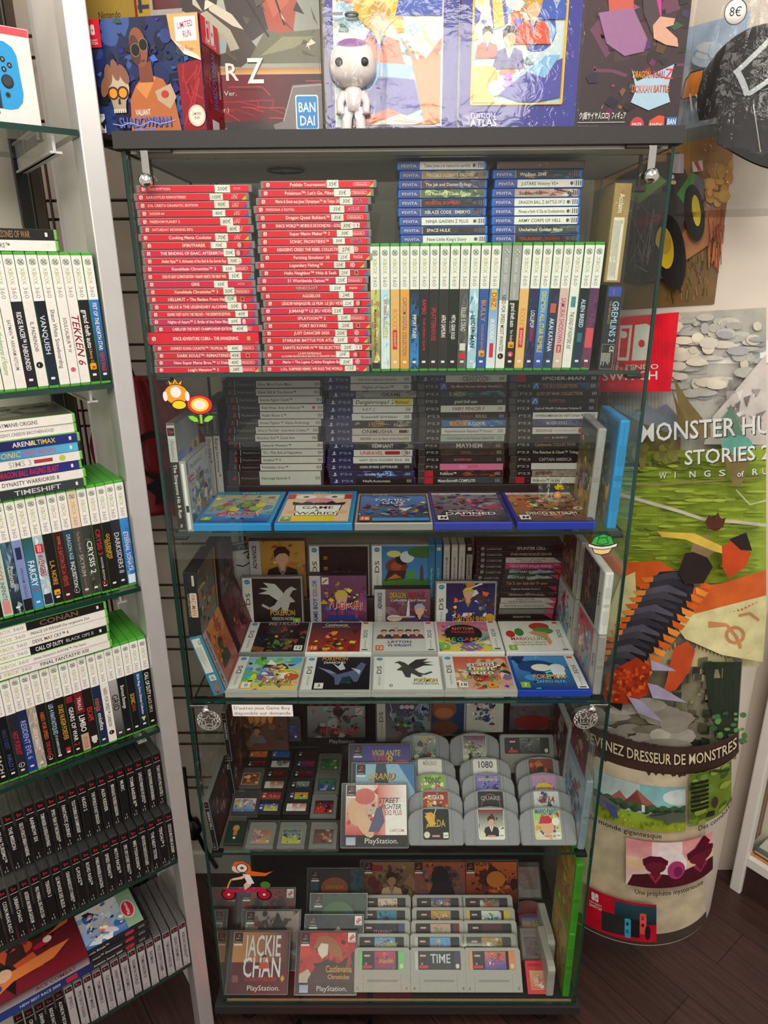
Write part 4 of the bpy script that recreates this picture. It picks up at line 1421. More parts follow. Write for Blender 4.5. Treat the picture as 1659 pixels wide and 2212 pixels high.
def e_18(P,Tk):
	e_rock(P,Tk,.150)
	P.ell(.164,Tk / 2,.0045,.0045,'#c8343a',14)
	P.text('18',.164,Tk / 2 - .0018,.0036,'#f3e6e0',al='c')
def e_two(txt,c,x,h=.003,w=None,dz=0):
	def f(P,Tk):
		P.text(txt,x,Tk / 2 - h / 2 + dz,h,c,w=w)
	return f
def e_pal(*fs):
	def f(P,Tk):
		for q in fs:
			q(P,Tk)
	return f
def e_patch(x,w,c,h=.7):
	def f(P,Tk):
		P.rect(x,Tk * (1 - h) / 2,w,Tk * h,c)
	return f
XB = [
	('Majin and the Forsaken Kingdom',xb_spine('Majin and the Forsaken Kingdom','#d9d27e','#5a4a2c',bg2='#8a7a4a',th=.0042,tx=.095,tw=.07,pal=['#c9c46a','#e3dc92','#b7924a'],extra=e_patch(.176,.009,'#2a2a28',.86)),'yellow green'),
	('',xb_spine('PUZZLE','#bfe0e8','#e8c41c',bg2='#e4ecec',tx=.112,th=.007,tw=.026,pal=['#a8d4e0','#cfe8ee','#8fc4d6','#e3f0f2'],extra=e_two('BUBBLE','#e0704a',.08,.004,.03)),'pale blue'),
	('',xb_spine('ROCKET','#e8b56c','#d98a2c',tx=.095,th=.007,tw=.032,extra=e_pal(e_patch(.126,.03,'#d62f2a',.5),e_two('KNIGHT','#f0d0b0',.13,.0035,.022))),'orange with red ribbon'),
	('',xb_spine('CAPCOM DIGITAL COLLECTION','#eda53a','#7a5a8c',tx=.078,th=.0062,tw=.088,bg2='#e39a2e'),'deep orange'),
	('',xb_spine('IMPORT TUNER','#1c222c','#eef0f2',bg2='#2d8fd6',tx=.103,th=.0055,tw=.036,pal=['#203a5c','#2a5a90','#16202e'],extra=e_patch(.147,.012,'#3a7ac0',.4)),'black to blue'),
	('',xb_spine('RAMBO','#1f1c1c','#d4202c',tx=.081,th=.006,tw=.022,extra=e_two('THE VIDEO GAME','#c82430',.108,.0034,.05)),'black with red capitals'),
	('',xb_spine('SPLATTERHOUSE','#2a201f','#c8202c',tx=.093,th=.0066,tw=.05),'dark brown with red scrawl'),
	('',xb_spine('AFRO SAMURAI','#2d2725','#f0e8dc',tx=.104,th=.0064,tw=.034),'brown black with white scrawl'),
	('',xb_spine('METAL GEAR SOLID','#1a1918','#f2eee6',tx=.104,th=.0055,tw=.037,extra=e_two('HD COLLECTION','#a8a49c',.113,.0022,.018,-.005)),'black with narrow white capitals'),
	('',xb_spine('KILLER IS DEAD','#55514f','#d9d6d2',tx=.093,th=.0072,tw=.036,pal=['#6a6664','#47423f'],extra=e_pal(e_patch(.147,.011,'#d8d4d0',.62),e_patch(.162,.009,'#cf2434',.7))),'grey with red and white patches'),
	('',xb_spine('SPIDER-MAN','#a9cfe0','#2c3440',tx=.104,th=.0062,tw=.05,pal=['#d8ecf2','#7fb0cc','#5a90b4','#e8f4f6']),'icy blue'),
	('',xb_spine('BULLY','#2c55a0','#d98a3a',tx=.082,th=.0068,tw=.032,extra=e_pal(e_two('SCHOLARSHIP EDITION','#c9824a',.118,.0034,.042),e_rock)),'royal blue with orange badge'),
	('',xb_spine('BUDOKAI','#3a88c8','#f2f0ea',bg2='#e3ecf0',tx=.11,th=.0062,tw=.03,slant=.2,extra=e_pal(e_patch(.067,.03,'#e3c22c',.6),e_two('DBZ','#d6204a',.071,.007,.022),e_patch(.147,.022,'#d6203a',.42))),'blue to white with yellow and red title'),
	('',xb_spine('NEED FOR SPEED MOST WANTED','#ece7de','#3c3a38',tx=.075,th=.0056,tw=.085,head='#a5a4a2',classics=True,extra=e_ring('#1a1a1a',.167)),'white with grey head'),
	('',xb_spine('grand theft auto','#181716','#f2eee8',tx=.087,th=.0066,tw=.036,head='#a5a4a2',classics=True,extra=e_pal(e_two('San Andreas','#c9c5be',.127,.0044,.022),e_18)),'black with orange badge and red circle'),
	('',xb_spine('ROCKET','#eab870','#d98a2c',tx=.095,th=.007,tw=.03,extra=e_pal(e_patch(.124,.03,'#d62f4a',.5),e_two('KNIGHT','#f0d0c0',.128,.0035,.022))),'light orange with pink ribbon'),
	('',xb_spine('LOLLIPOP','#2b2a55','#e8e4ee',tx=.098,th=.006,tw=.026,pal=['#34346a','#222044','#403c72'],extra=e_two('CHAINSAW','#d0284a',.122,.005,.022)),'navy purple'),
	('',xb_spine('DIGIMON ALL-STAR RUMBLE','#4f9fe0','#f0c820',bg2='#3a4a9a',tx=.07,th=.0072,tw=.092),'bright blue with yellow title'),
	('',xb_spine('AKAI KATANA','#2a2440','#dfe6f0',bg2='#254a70',tx=.11,th=.0066,tw=.05,pal=['#3a2a4a','#2c3c60','#4a3048'],extra=e_patch(.088,.014,'#c85a4a',.6)),'dark teal with red figure'),
	('',xb_spine('SAMURAI SHODOWN','#d9b8ac','#c0287a',tx=.08,th=.0072,tw=.068,extra=e_pal(e_patch(.15,.012,'#b92a4a',.5),e_two('SEN','#f4e8e4',.152,.0034,.009))),'pale pink with magenta scrawl'),
	('',xb_spine('THE KING OF FIGHTERS XIII','#ece8e0','#3a3a3c',tx=.1,th=.006,tw=.056,slant=.15,extra=e_pal(e_patch(.078,.016,'#5a9aa4',.5),e_two('KOF','#2c6a74',.079,.006,.014))),'white with teal emblem'),
	('',xb_spine('ALIEN BREED','#15171c','#cfe4ec',bg2='#1f3a50',tx=.082,th=.0062,tw=.042,extra=e_patch(.132,.014,'#3a6a80',.5)),'black to steel blue'),
	('',xb_spine('NIGHTS','#5a2f56','#7d4a70',bg2='#7a3a5a',tx=.103,th=.006,tw=.05,pal=['#6a3a62','#4f2a4c'],extra=e_patch(.125,.03,'#d8505a',.8)),'plum purple')]
n = len(XB)
pitch = (on_y(1274,799,YS).x - on_y(803,805,YS).x) / n
x0 = on_y(803,805,YS).x
for k,(t_,fn,desc) in enumerate(XB):
	lean = 0 if k < 6 else 2.3 * (k - 6) / 16
	spine_case('upright_game_case',f'{desc} spined upright case, {NTH[k]} after the red stacks','upright cases on the top glass shelf',M_up(x0 + k * pitch,YS + random.Random(k).uniform(-.001,.001),Z1 + .0003,.19,lean),(.19,.135,.0143),'#3f9a2c',fn,bev=.0014)
# ---- two cartridge boxes at the end of the top shelf
g0 = on_y(1292,795,YS)
t = thing('boxed_game','black slim game box with blue top, standing upright below the gold box','game box',None,M_up(g0.x,YS,Z1 + .0003,.127,1.6))
box('carton',t,(.127,.127,.0235),m='matte',color='#121214',bev=.0004)
P = Pr((0,0,0))
P.rect(.001,.0008,.125,.0219,'#141416')
P.rect(.0015,.002,.014,.0195,'#2a4fae')
P.text('Nintendo',.009,.009,.003,'#c04a9c',al='c',rot=PI / 2 * 0,w=.009)
P.text('GREMLINS 2',.022,.0105,.0095,'#a8d0ea',w=.062)
P.text('THE NEW BATCH',.022,.0055,.003,'#c9864a',w=.034)
P.text('CE',.089,.014,.006,'#e9e4da',w=.01)
for i in range(8):
	P.rect(.1,.003 + i * .0018,random.Random(i).uniform(.012,.02),.0008,'#cfcac0')
P.line([(.087,.0022),(.125,.0022),(.125,.0212),(.087,.0212),(.087,.0022)],.0004,'#bdb8b0')
P.build('spine_print',t)
box('clear_sleeve',t,(.131,.131,.0275),(-.002,-.002,-.002),m='film')
g1 = on_y(1302,606,YS)
t = thing('boxed_game','gold slim game box in wrinkled clear sleeve, standing on the black one','game box',None,M_up(g1.x + .002,YS,Z1 + .1325,.137,1.6))
box('carton',t,(.137,.11,.0245),m='matte',color='#a88848',bev=.0004)
P = Pr((0,0,0))
P.rect(.0008,.0008,.1354,.0229,'#ab8a47')
P.text('Acclaim',.014,.0085,.0072,'#f4efe6',w=.026)
P.poly([(.009,.016),(.0125,.009),(.0125,.012)],'#c8402c')
P.rect(.046,.004,.088,.0155,'#ece4d2')
P.text('CE',.049,.0145,.003,'#5a554c')
for i in range(6):
	P.rect(.05,.0052 + i * .0018,.05 + .006 * (i % 3),.0006,'#8a8476')
	P.rect(.108,.0052 + i * .0018,.02 + .003 * (i % 2),.0006,'#8a8476')
P.build('spine_print',t)
box('clear_sleeve',t,(.141,.20,.031),(-.002,-.002,-.002),m='film')
# ================================================================== second tier
def rowx(px,y,z):
	"""x on plane y of pixel column px at height z"""
	lo,hi = 0,2400
	for _ in range(34):
		m = (lo + hi) / 2
		if on_y(px,m,y).z > z:
			lo = m
		else:
			hi = m
	return on_y(px,m,y).x
def ps_mark(P,x,z,s,on=True):
	P.poly([(x - .1 * s,z - .4 * s),(x - .1 * s,z + .5 * s),(x + .25 * s,z + .38 * s),(x + .3 * s,z + .1 * s),(x + .1 * s,z + .05 * s),(x + .1 * s,z + .3 * s),(x + .02 * s,z + .32 * s),(x + .02 * s,z - .44 * s)],'#c9242c')
	P.poly([(x - .5 * s,z - .25 * s),(x - .14 * s,z - .12 * s),(x - .14 * s,z - .26 * s),(x - .4 * s,z - .36 * s)],'#c9242c' if not on else '#d8a82c')
	P.poly([(x + .06 * s,z - .14 * s),(x + .5 * s,z - .1 * s),(x + .42 * s,z - .26 * s),(x + .06 * s,z - .3 * s)],'#c9242c' if not on else '#3a78b4')
def ps2_spine(title,Tk=.0143,L=.19,bg='#c9c5bc',extra=None,fg='#33312f'):
	def fn(P):
		P.rect(.0055,.0007,.058,Tk - .0014,'#171616')
		ps_mark(P,.0135,Tk / 2,.0085,False)
		P.rect(.0225,.0016,.0007,Tk - .0032,'#d8d5ce')
		P.text('PlayStation.2',.027,Tk / 2 - .0017,.0036,'#8f8c88',w=.034,bold=0)
		P.rect(.0635,.0007,.1215,Tk - .0014,bg)
		P.text(title,.067,Tk / 2 - .0023,.0048,fg,maxw=.1)
		dash_code(P,.175,Tk / 2 - .003,.006,'#77736c',3)
		if extra:
			extra(P,Tk)
	return fn
PS2 = ['Biker Mice From Mars','Silent Hill 4: The Room\u2122','Secret Agent Clank\u2122','Red Ninja  End of Honour\u2122','Kaido Racer 2\u2122','Street Fighter\u2122 Alpha Anthology','Ghost In The Shell - Stand Alone Complex\u2122','Resident Evil\u2122 Dead Aim','Samurai Western\u2122','Ys \u2013 The Ark of Napishtim','Gradius\u2122 V','Forbidden Siren\u2122','Xenosaga Episode II']
PX2 = [481,481,486,490,491,487,482,481,493,494.6,495,493,492]
Y2 = .214
z = Z2 + .0225
for k in range(len(PS2) - 1,-1,-1):
	wide = PS2[k].startswith('Xeno')
	Tk = .0295 if wide else .0145
	x = rowx(PX2[k],Y2,z + Tk / 2)
	ex = (lambda P,Tk: P.ell(.167,Tk / 2,.003,.003,'#b8343a',10)) if 'Ninja' in PS2[k] else None
	desc = 'film wrapped extra thick' if wide else ('short titled' if len(PS2[k]) < 14 else 'longer titled')
	t = spine_case('stacked_game_case',f'{desc} black and grey spined case, {ORD[k] if k < 12 else "lowest"} in the first dark stack','stacked cases on the second glass shelf',M_flat(x,Y2,z,random.Random(k).uniform(-.5,.5)),(.19,.132,Tk),'#14173a' if k not in (7,) else '#111',ps2_spine(PS2[k],Tk,extra=ex),bev=.0012)
	if wide:
		box('film_wrap',t,(.194,.135,Tk + .0018),(-.002,-.0016,-.0004),'film')
	z += Tk + .0003
def ps4_spine(title,bg='#d6d2ca',fg='#3a3836',th=.0046,pal=None,extra=None,tx=.066,tw=None,slant=0,L=.172,Tk=.0143):
	def fn(P):
		P.rect(.005,.0007,.047,Tk - .0014,'#1d2350')
		ps_w = '#cfd0d8'
		P.poly([(.0125,.0035),(.0125,.0108),(.0155,.0098),(.0155,.0072),(.0138,.0068),(.0138,.0032)],ps_w)
		P.poly([(.0092,.0048),(.0123,.0058),(.0123,.0045),(.0098,.0038)],ps_w)
		P.poly([(.014,.0056),(.0176,.006),(.017,.0045),(.014,.0041)],ps_w)
		P.text('PS4',.0235,.0048,.0048,'#8f93b4',w=.024,bold=0)
		P.rect(.052,.0007,L - .057,Tk - .0014,bg)
		if pal:
			old = P.clip
			P.clip = (.052,.0007,L - .005,Tk - .0007)
			r = random.Random(title + bg)
			for i in range(20):
				a,c = r.uniform(.052,L),r.uniform(0,Tk)
				P.poly([(a,c),(a + r.uniform(.006,.03),c + r.uniform(-.003,.003)),(a + r.uniform(-.003,.012),c + r.uniform(.002,.007))],r.choice(pal))
			P.clip = old
		P.text(title,tx,Tk / 2 - th / 2,th,fg,maxw=.085,w=tw,slant=slant)
		dash_code(P,L - .018,.0042,.006,'#77736c' if bg > '#8' else '#9a9690',3)
		if extra:
			extra(P,Tk)
	return fn
def e_circ(c,x=.147):
	def f(P,Tk):
		P.ring(x,Tk / 2,.0056,.0056,.0008,c,18)
		P.text('F',x,Tk / 2 - .0028,.0056,c,al='c',slant=.3)
	return f
PS4 = [('Nelke & the Legendary Alchemists',ps4_spine('Nelke & the Legendary Alchemists',th=.0036),698,'pale spined, small title'),('x',ps4_spine('Nights of Azure\u2122',th=.0055,tx=.074),698,'pale spined, large title'),
	   ('x',ps4_spine('OKAMI','#8f8d88','#1f1d1c',.0066,['#7a7874','#9c9a95','#55524e'],tx=.1,tw=.036),710,'grey brushed spine'),('x',ps4_spine('Danganronpa1\u00b72','#ddd8cc','#1f1d1c',.0072,tx=.056,tw=.074,slant=.25,extra=lambda P,Tk: (P.poly([(.134,.001),(.165,.001),(.166,.0133),(.126,.0133)],'#e0c81c'),P.text('Reload',.132,.0038,.0058,'#1f1d1c',w=.026,slant=.25))),704,'pale and yellow spine'),
	   ('x',ps4_spine('A.O.T. 2',tx=.07),704,'pale spine, very short title'),('x',ps4_spine('Rocksmith\u00ae 2014 Edition',tx=.07),702,'pale spine, dated title'),('x',ps4_spine('A WAY OUT','#2a2624','#cf8a34',.0086,['#a0866a','#4a403a','#1c1a19'],tx=.086,tw=.03,extra=e_circ('#cfcac2')),700,'black spine, orange title and ring'),
	   ('x',ps4_spine('ONIMUSHA','#c6b9ae','#4a2a22',.0072,tx=.07,tw=.06,slant=.1,extra=e_patch(.143,.016,'#3a221c',.4)),703,'beige spine, brush lettering'),('x',ps4_spine('BERSERK and the Band of the Hawk','#cdbfb2',tx=.068,th=.0048),703,'beige spine, long title'),('x',ps4_spine('REMNANT','#3a3836','#d8d4cc',.0072,['#5a5856','#2a2928','#6a6866'],tx=.084,tw=.042),711,'charcoal spine'),
	   ('x',ps4_spine('UNRAVEL','#d4ccc2','#b5243a',.0068,tx=.064,tw=.046,extra=lambda P,Tk: (P.rrect(.113,.0038,.03,.007,.002,'#b0263c'),e_circ('#4a4642',.152)(P,Tk))),707,'pale spine, red title and badge'),('x',ps4_spine("SAINT SEIYA: SOLDIERS' SOUL",'#d9d5cd',tx=.064),706,'pale spine, all capitals'),('x',ps4_spine('ODIN SPHERE LEIFTHRASIR','#23262c','#dcd8d0',.0048,tx=.065,tw=.075),706,'black spine, white capitals'),
	   ('x',ps4_spine('Gravity Rush\u2122 2','#1f2740','#d8dce8',.0052,['#3a6ab0','#5a90d0','#6a5ab0','#2a3a70'],tx=.072),709,'dark spine with blue splashes'),('x',ps4_spine('NieR:Automata','#131313','#c9c4ba',.005,tx=.066,tw=.055),712,'black spine in the shade')]
Y3 = .216
z = Z2 + .0225
for k in range(len(PS4) - 1,-1,-1):
	ti,fn,px,desc = PS4[k]
	Tk = .0141
	spine_case('stacked_game_case',f'dark blue case, {desc}, {ORD[k] if k < 14 else "lowest"} in the second dark stack','stacked cases on the second glass shelf',M_flat(rowx(px,Y3,z + .007),Y3,z,random.Random(k + 50).uniform(-.5,.5)),(.172,.13,Tk),'#141b44',fn,bev=.0014)
	z += Tk + .0002
def ps3_spine(title,bg='#1b1918',fg='#cfcac2',th=.0048,tx=.062,tw=None,pal=None,red=False,mark=False,slant=0,L=.17,Tk=.0143,extra=None):
	def fn(P):
		P.rect(.0135,.0007,L - .016,Tk - .0014,bg)
		P.rect(.0135,.0007,.03,Tk - .0014,'#141313')
		if pal:
			old = P.clip
			P.clip = (.046,.0007,L - .0025,Tk - .0007)
			r = random.Random(title + bg)
			for i in range(22):
				a,c = r.uniform(.046,L),r.uniform(0,Tk)
				P.poly([(a,c),(a + r.uniform(.006,.03),c + r.uniform(-.003,.003)),(a + r.uniform(-.003,.012),c + r.uniform(.002,.007))],r.choice(pal))
			P.clip = old
		if red:
			P.rect(.0135,.0007,.017,Tk - .0014,'#b8202e')
		else:
			P.text('PS3',.0155,.0048,.0048,'#a9a7a4',w=.025,bold=0)
		if mark:
			P.rect(.0435,.0007,.0125,Tk - .0014,'#2f6fa8')
			P.line([(.046,.003),(.051,.0118),(.054,.004)],.0012,'#cfdce8')
		P.text(title,tx,Tk / 2 - th / 2,th,fg,maxw=.092,w=tw,slant=slant)
		dash_code(P,L - .016,.0042,.006,'#8f8b84',3)
		if extra:
			extra(P,Tk)
	return fn
A3 = [('x',ps4_spine('DEADPOOL','#ddd8cf','#1f1a1a',.0068,tx=.084,tw=.05,extra=lambda P,Tk: P.ring(.108,Tk / 2,.029,.006,.0011,'#a81f2e',24)),'blue case with white spine and red oval'),
	  ('x',ps3_spine("No More Heroes: Heroes' Paradise",'#5a2428','#e3d8d2',.0044,.064,mark=True),'maroon spined'),('x',ps3_spine('EL SHADDAI','#2a3f44','#d9b83a',.0068,.06,.03,['#2f6a6a','#3a8a80','#20343a']),'teal spined with yellow letters'),('x',ps3_spine('grand theft auto','#23201f','#d8d4cc',.0062,.072,.044),'black spined, white blocky letters'),
	  ('x',ps3_spine('FAIRY FENCER F','#d4cfc6','#7a1f2a',.0066,.066,.062),'pale spined with crimson letters'),('x',ps3_spine('DARK','#1a1818','#b5343a',.005,.078,.026,['#2a2020','#3a2626'],extra=e_two('SOULS','#c9b08a',.108,.0055,.022)),'black spined, red and tan letters'),('x',ps3_spine('BUDOKAI','#3a70a8','#e8e4dc',.006,.094,.034,['#5a98c8','#7fb4d6','#3a6098'],extra=e_pal(e_patch(.06,.032,'#c9a42c',.6),e_two('DBZ','#b8203a',.064,.006,.022))),'blue spined with yellow block'),
	  ('x',ps3_spine('Hyperdimension Neptunia\u2122 Victory','#d6d2ca','#3a3836',.0044,.05),'white spined, long title'),('x',ps3_spine('ICO & Shadow of the Colossus Classics HD','#a9b3a4','#3a3a34',.0044,.056),'sage spined'),('x',ps3_spine('MAYHEM','#4a4341','#c9c4ba',.0082,.076,.052,['#5a5250','#3a3432']),'taupe spined with block capitals'),
	  ('x',ps3_spine('EUPHORIA','#3c2f2a','#8a6a52',.006,.084,.02,['#4a3a32','#2f3a2a','#57402f']),'brown and green spined'),('x',ps3_spine('MONSTER HIGH','#2c2626','#d96a7c',.0042,.07,.034,['#3a2a2e','#24302a']),'black spined, pink letters'),('x',ps3_spine('HELLO','#d66a94','#e8a8c0',.005,.082,.014,extra=e_two('KITTY','#5a5a64',.1,.005,.018)),'pink spined'),
	  ('x',ps3_spine('Folklore\u2122','#231c1c','#e8e2da',.0052,.044,None,['#5a2a24','#3a1f1c','#8a4a34'],red=True),'red headed black'),('x',ps3_spine('MotorStorm\u00ae COMPLETE','#3a3c44','#ece8e0',.0056,.04,.074,['#2a2c34','#4a4650'],red=True),'red headed slate')]
B3 = [('x',ps3_spine('SPIDER-MAN','#141313','#b9b5ae',.0062,.06,.082,red=True),'red headed black, wide pale capitals'),('x',ps3_spine('THE SLY COLLECTION','#24384c','#b8743a',.007,.062,.066,['#2c4a64','#1c2a3c'],mark=True),'blue black with orange letters'),('x',ps3_spine('GOD OF WAR COLLECTION','#1a1514','#b58a6a',.006,.048,.088),'black, coppery capitals'),
	  ('x',ps3_spine('PUPPETEER','#1a1718','#8a4a5a',.0062,.076,.032,['#3a1c2a','#241820'],mark=True),'black with plum glow'),('x',ps3_spine('God of War\u00ae Collection Volume II','#161514','#cfcac2',.0042,.05),'plain black, small title'),('x',ps3_spine('HYPERDIMENSION NEPTUNIA\u2122','#d6d1c8','#3a3634',.0046,.048),'white, condensed capitals'),
	  ('x',ps3_spine('MUGEN SOULS','#4a4a6a','#b9c9dc',.006,.07,.04,['#5a6a8a','#6a5a80','#3a4460']),'violet blue'),('x',ps3_spine('DRAGON AGE','#d3ccc2','#5a3a34',.0052,.05,.032,extra=e_pal(e_two('ORIGINS ULTIMATE EDITION','#9a948a',.085,.003,.042),lambda P,Tk: P.ell(.137,Tk / 2,.0052,.0052,'#b5303a',12))),'pale with red circle'),('x',ps3_spine('EL SECRETO','#171515','#c9b0a4',.0034,.082,.03,extra=e_patch(.066,.012,'#7a2a30',.3)),'black with tiny red mark'),
	  ('x',ps3_spine('Castlevania COLLECTION','#201a19','#a08a74',.0058,.05,.08),'black, antique lettering'),('x',ps3_spine('The Ratchet & Clank\u2122 Trilogy','#1c1d1a','#cfcac0',.005,.046,None,['#24301c','#2c2c28']),'black, white rounded title'),('x',ps3_spine('CAPTAIN AMERICA','#1a1a1c','#a9a9a8',.0064,.056,.064),'black, grey capitals'),
	  ('x',ps3_spine('','#cdc8c0','#333'),'blank white'),('x',ps3_spine('SILENT HILL','#8f8377','#3a2f2a',.0064,.05,.034,['#a3968a','#7a6f66'],extra=e_patch(.064,.004,'#9a2a2a',.6)),'khaki with red letter'),('x',ps3_spine('Les Simpson\u2122 Le Jeu','#d3cec4','#3a3634',.0052,.034,red=True),'red headed white')]
for data,px0,nm in ((A3,902,'third'),(B3,1100,'fourth')):
	z = Z2 + .0225
	for k in range(len(data) - 1,-1,-1):
		ti,fn,desc = data[k]
		first = nm == 'third' and k == 0
		rr = random.Random(k * 3 + (5 if nm == 'third' else 9))
		x = rowx(px0 + rr.uniform(-2,4) - (0 if nm == 'third' else .4 * k * 0),Y3,z + .007)
		spine_case('stacked_game_case',(f'{desc} spined case' if not first else f'{desc}') + f', {ORD[k] if k < 14 else "lowest"} in the {nm} dark stack','stacked cases on the second glass shelf',M_flat(x,Y3 + rr.uniform(-.002,.002),z,rr.uniform(-.6,.6)),(.172 if first else .17,.13,.0141),'#141b44' if first else '#4a4643',fn,'plastic' if first else 'trans',bev=.0014)
		z += .0143
# ---- face builders
def face_case(name,label,group,Mx,dims,shellcol,fn,shellmat='plastic',bev=.0015,cat='game case',spine=None,right=None):
	"""case shown by its front: local x right, z up, front at y = 0"""
	w,h,tk = dims
	t = thing(name,label,cat,group,Mx)
	box('shell',t,(w,tk,h),m=shellmat,color=shellcol,bev=bev)
	P = Pr((0,0,0))
	fn(P,w,h)
	P.build('cover_insert',t)
	if right:
		R = Pr((w,0,0),(0,1,0),(0,0,1))
		right(R,tk,h)
		R.build('side_print',t)
	return t
def rating(P,x,y,w,h,txt,bg,fg='#f3efe8',strip=None):
	P.rect(x,y,w,h,bg)
	if strip:
		P.rect(x,y,w,h * .18,strip)
	P.text(txt,x + w / 2,y + h * .28,h * .5,fg,al='c',maxw=w * .85)
def wiiu_cover(pal,title_fn,num='7',sky=None):
	def fn(P,w,h):
		P.rect(.004,.004,w - .008,h - .008,'#1f86bc')
		P.rect(.004,h - .022,w - .008,.018,'#2a8ab0')
		P.text('WiiU',w / 2,h - .0165,.0085,'#d8e8ee',al='c',w=.034)
		art(P,.006,.006,w - .014,h - .03,pal,len(pal) * 7,34,sky,(.5,.55),.3)
		title_fn(P,w,h)
		rating(P,.009,.009,.018,.022,num,'#86b52c',strip='#3a4a1c')
	return fn
def t_zelda(P,w,h):
	P.rect(.006,.006,w - .014,.04,'#2a4f9a','#3a86c4')
	for i in range(9):
		P.ell(.03 + i * .009,.085 + .012 * math.sin(i * 1.7),.01,.014,['#6aa83a','#b04a6a','#8fb84a','#d8c04a','#4a6a9a'][i % 5],10)
	P.text('ZELDA',w / 2 + .004,.036,.019,'#f2e8e0',w=.071,al='c')
	P.text('ZELDA',w / 2 + .004,.037,.017,'#d22a3c',w=.068,al='c')
	P.poly([(.034,.034),(.052,.06),(.046,.06),(.03,.046)],'#c22438')
	P.text('THE WIND WAKER',w / 2 + .008,.026,.0052,'#c9d48a',w=.05,al='c')
	P.rect(.062,.0185,.022,.0055,'#23284a')
	P.text('HD',.073,.0192,.004,'#e8e8ee',al='c')
def t_wario(P,w,h):
	P.rect(.006,.006,w - .014,h - .03,'#e6bfa0')
	P.rect(.03,.006,w - .062,.03,'#e8c81c')
	P.rect(.006,.13,.014,.03,'#c8343a')
	P.rect(w - .022,.13,.014,.03,'#c8343a')
	P.poly([(.02,.095),(.115,.095),(.118,.112),(.1,.106),(.092,.118),(.08,.106),(.07,.118),(.058,.106),(.046,.118),(.036,.106),(.018,.114)],'#231c1c')
	for c in (.04,.094):
		P.ell(c,.143,.02,.012,'#efe9e2',14)
		P.ell(c,.143,.006,.006,'#5a5a5c',10)
	P.ell(.067,.122,.026,.014,'#e28a98',16)
	P.poly([(.03,.035),(.106,.035),(.112,.095),(.024,.095)],'#2a2423')
	P.poly([(.032,.037),(.104,.037),(.11,.093),(.026,.093)],'#efebe4')
	P.text('GAME',.068,.072,.0145,'#262221',w=.058,al='c')
	P.text('&',.068,.058,.0095,'#262221',al='c')
	P.text('WARIO',.068,.04,.0145,'#262221',w=.068,al='c')
	for c in (.024,.112):
		P.ell(c,.055,.012,.008,'#dcae8c',12)
def ps3_cover(P,w,h):
	P.rect(.004,.004,w - .008,h - .008,'#2b2b30')
	P.rect(.004,h - .018,w - .008,.014,'#55565a','#77787c')
	P.text('PS3',.028,h - .0135,.006,'#c9c9cc',w=.03,bold=0)
	art(P,.006,.006,w - .012,h - .026,['#4a70b0','#2a3350','#e0dcd6','#8a4a34','#3a5a9a','#c9844a','#232834'],31,36,('#24221f','#5a84c4'),(.5,.5),.28)
	P.text('FAMILY',w / 2,.116,.013,'#cfdcea',al='c',w=.07)
	P.text('GUY',w / 2,.098,.015,'#cfdcea',al='c',w=.045)
	P.rect(.03,.006,w - .036,.016,'#3a88c0')
	rating(P,.008,.008,.018,.021,'16','#e0702c')
def ps5_cover(title,sub,pal,seed,head='#e6e2dc',tw=.09,m=False,sky=None,fancy=False):
	def fn(P,w,h):
		P.rect(.003,.003,w - .006,h - .006,'#22306c')
		P.rect(.005,h - .016,w - .01,.011,head)
		P.text('PS5',.032,h - .0132,.0052,'#7a7672',w=.026,bold=0)
		ps_mark(P,.018,h - .0105,.008,False)
		art(P,.005,.005,w - .01,h - .021,pal,seed,40,sky,(.5,.6),.3)
		P.text(title,w / 2,.034,.0135,'#e9e6e2',al='c',w=tw)
		if fancy:
			P.text('Shadows of the',w / 2 - .008,.052,.0068,'#e9e6e2',al='c',w=.06)
		P.rect(w / 2 - .02,.026,.04,.0048,'#c23a34')
		P.text(sub,w / 2,.0268,.0032,'#efe6e0',al='c',w=.036)
		if m:
			P.rect(.008,.008,.018,.023,'#e8e6e0')
			P.text('M',.017,.0135,.0115,'#232323',al='c',slant=.2)
			P.text('ESRB',.017,.0095,.003,'#232323',al='c')
	return fn
FL = 'cases lying flat at the front of the second shelf'
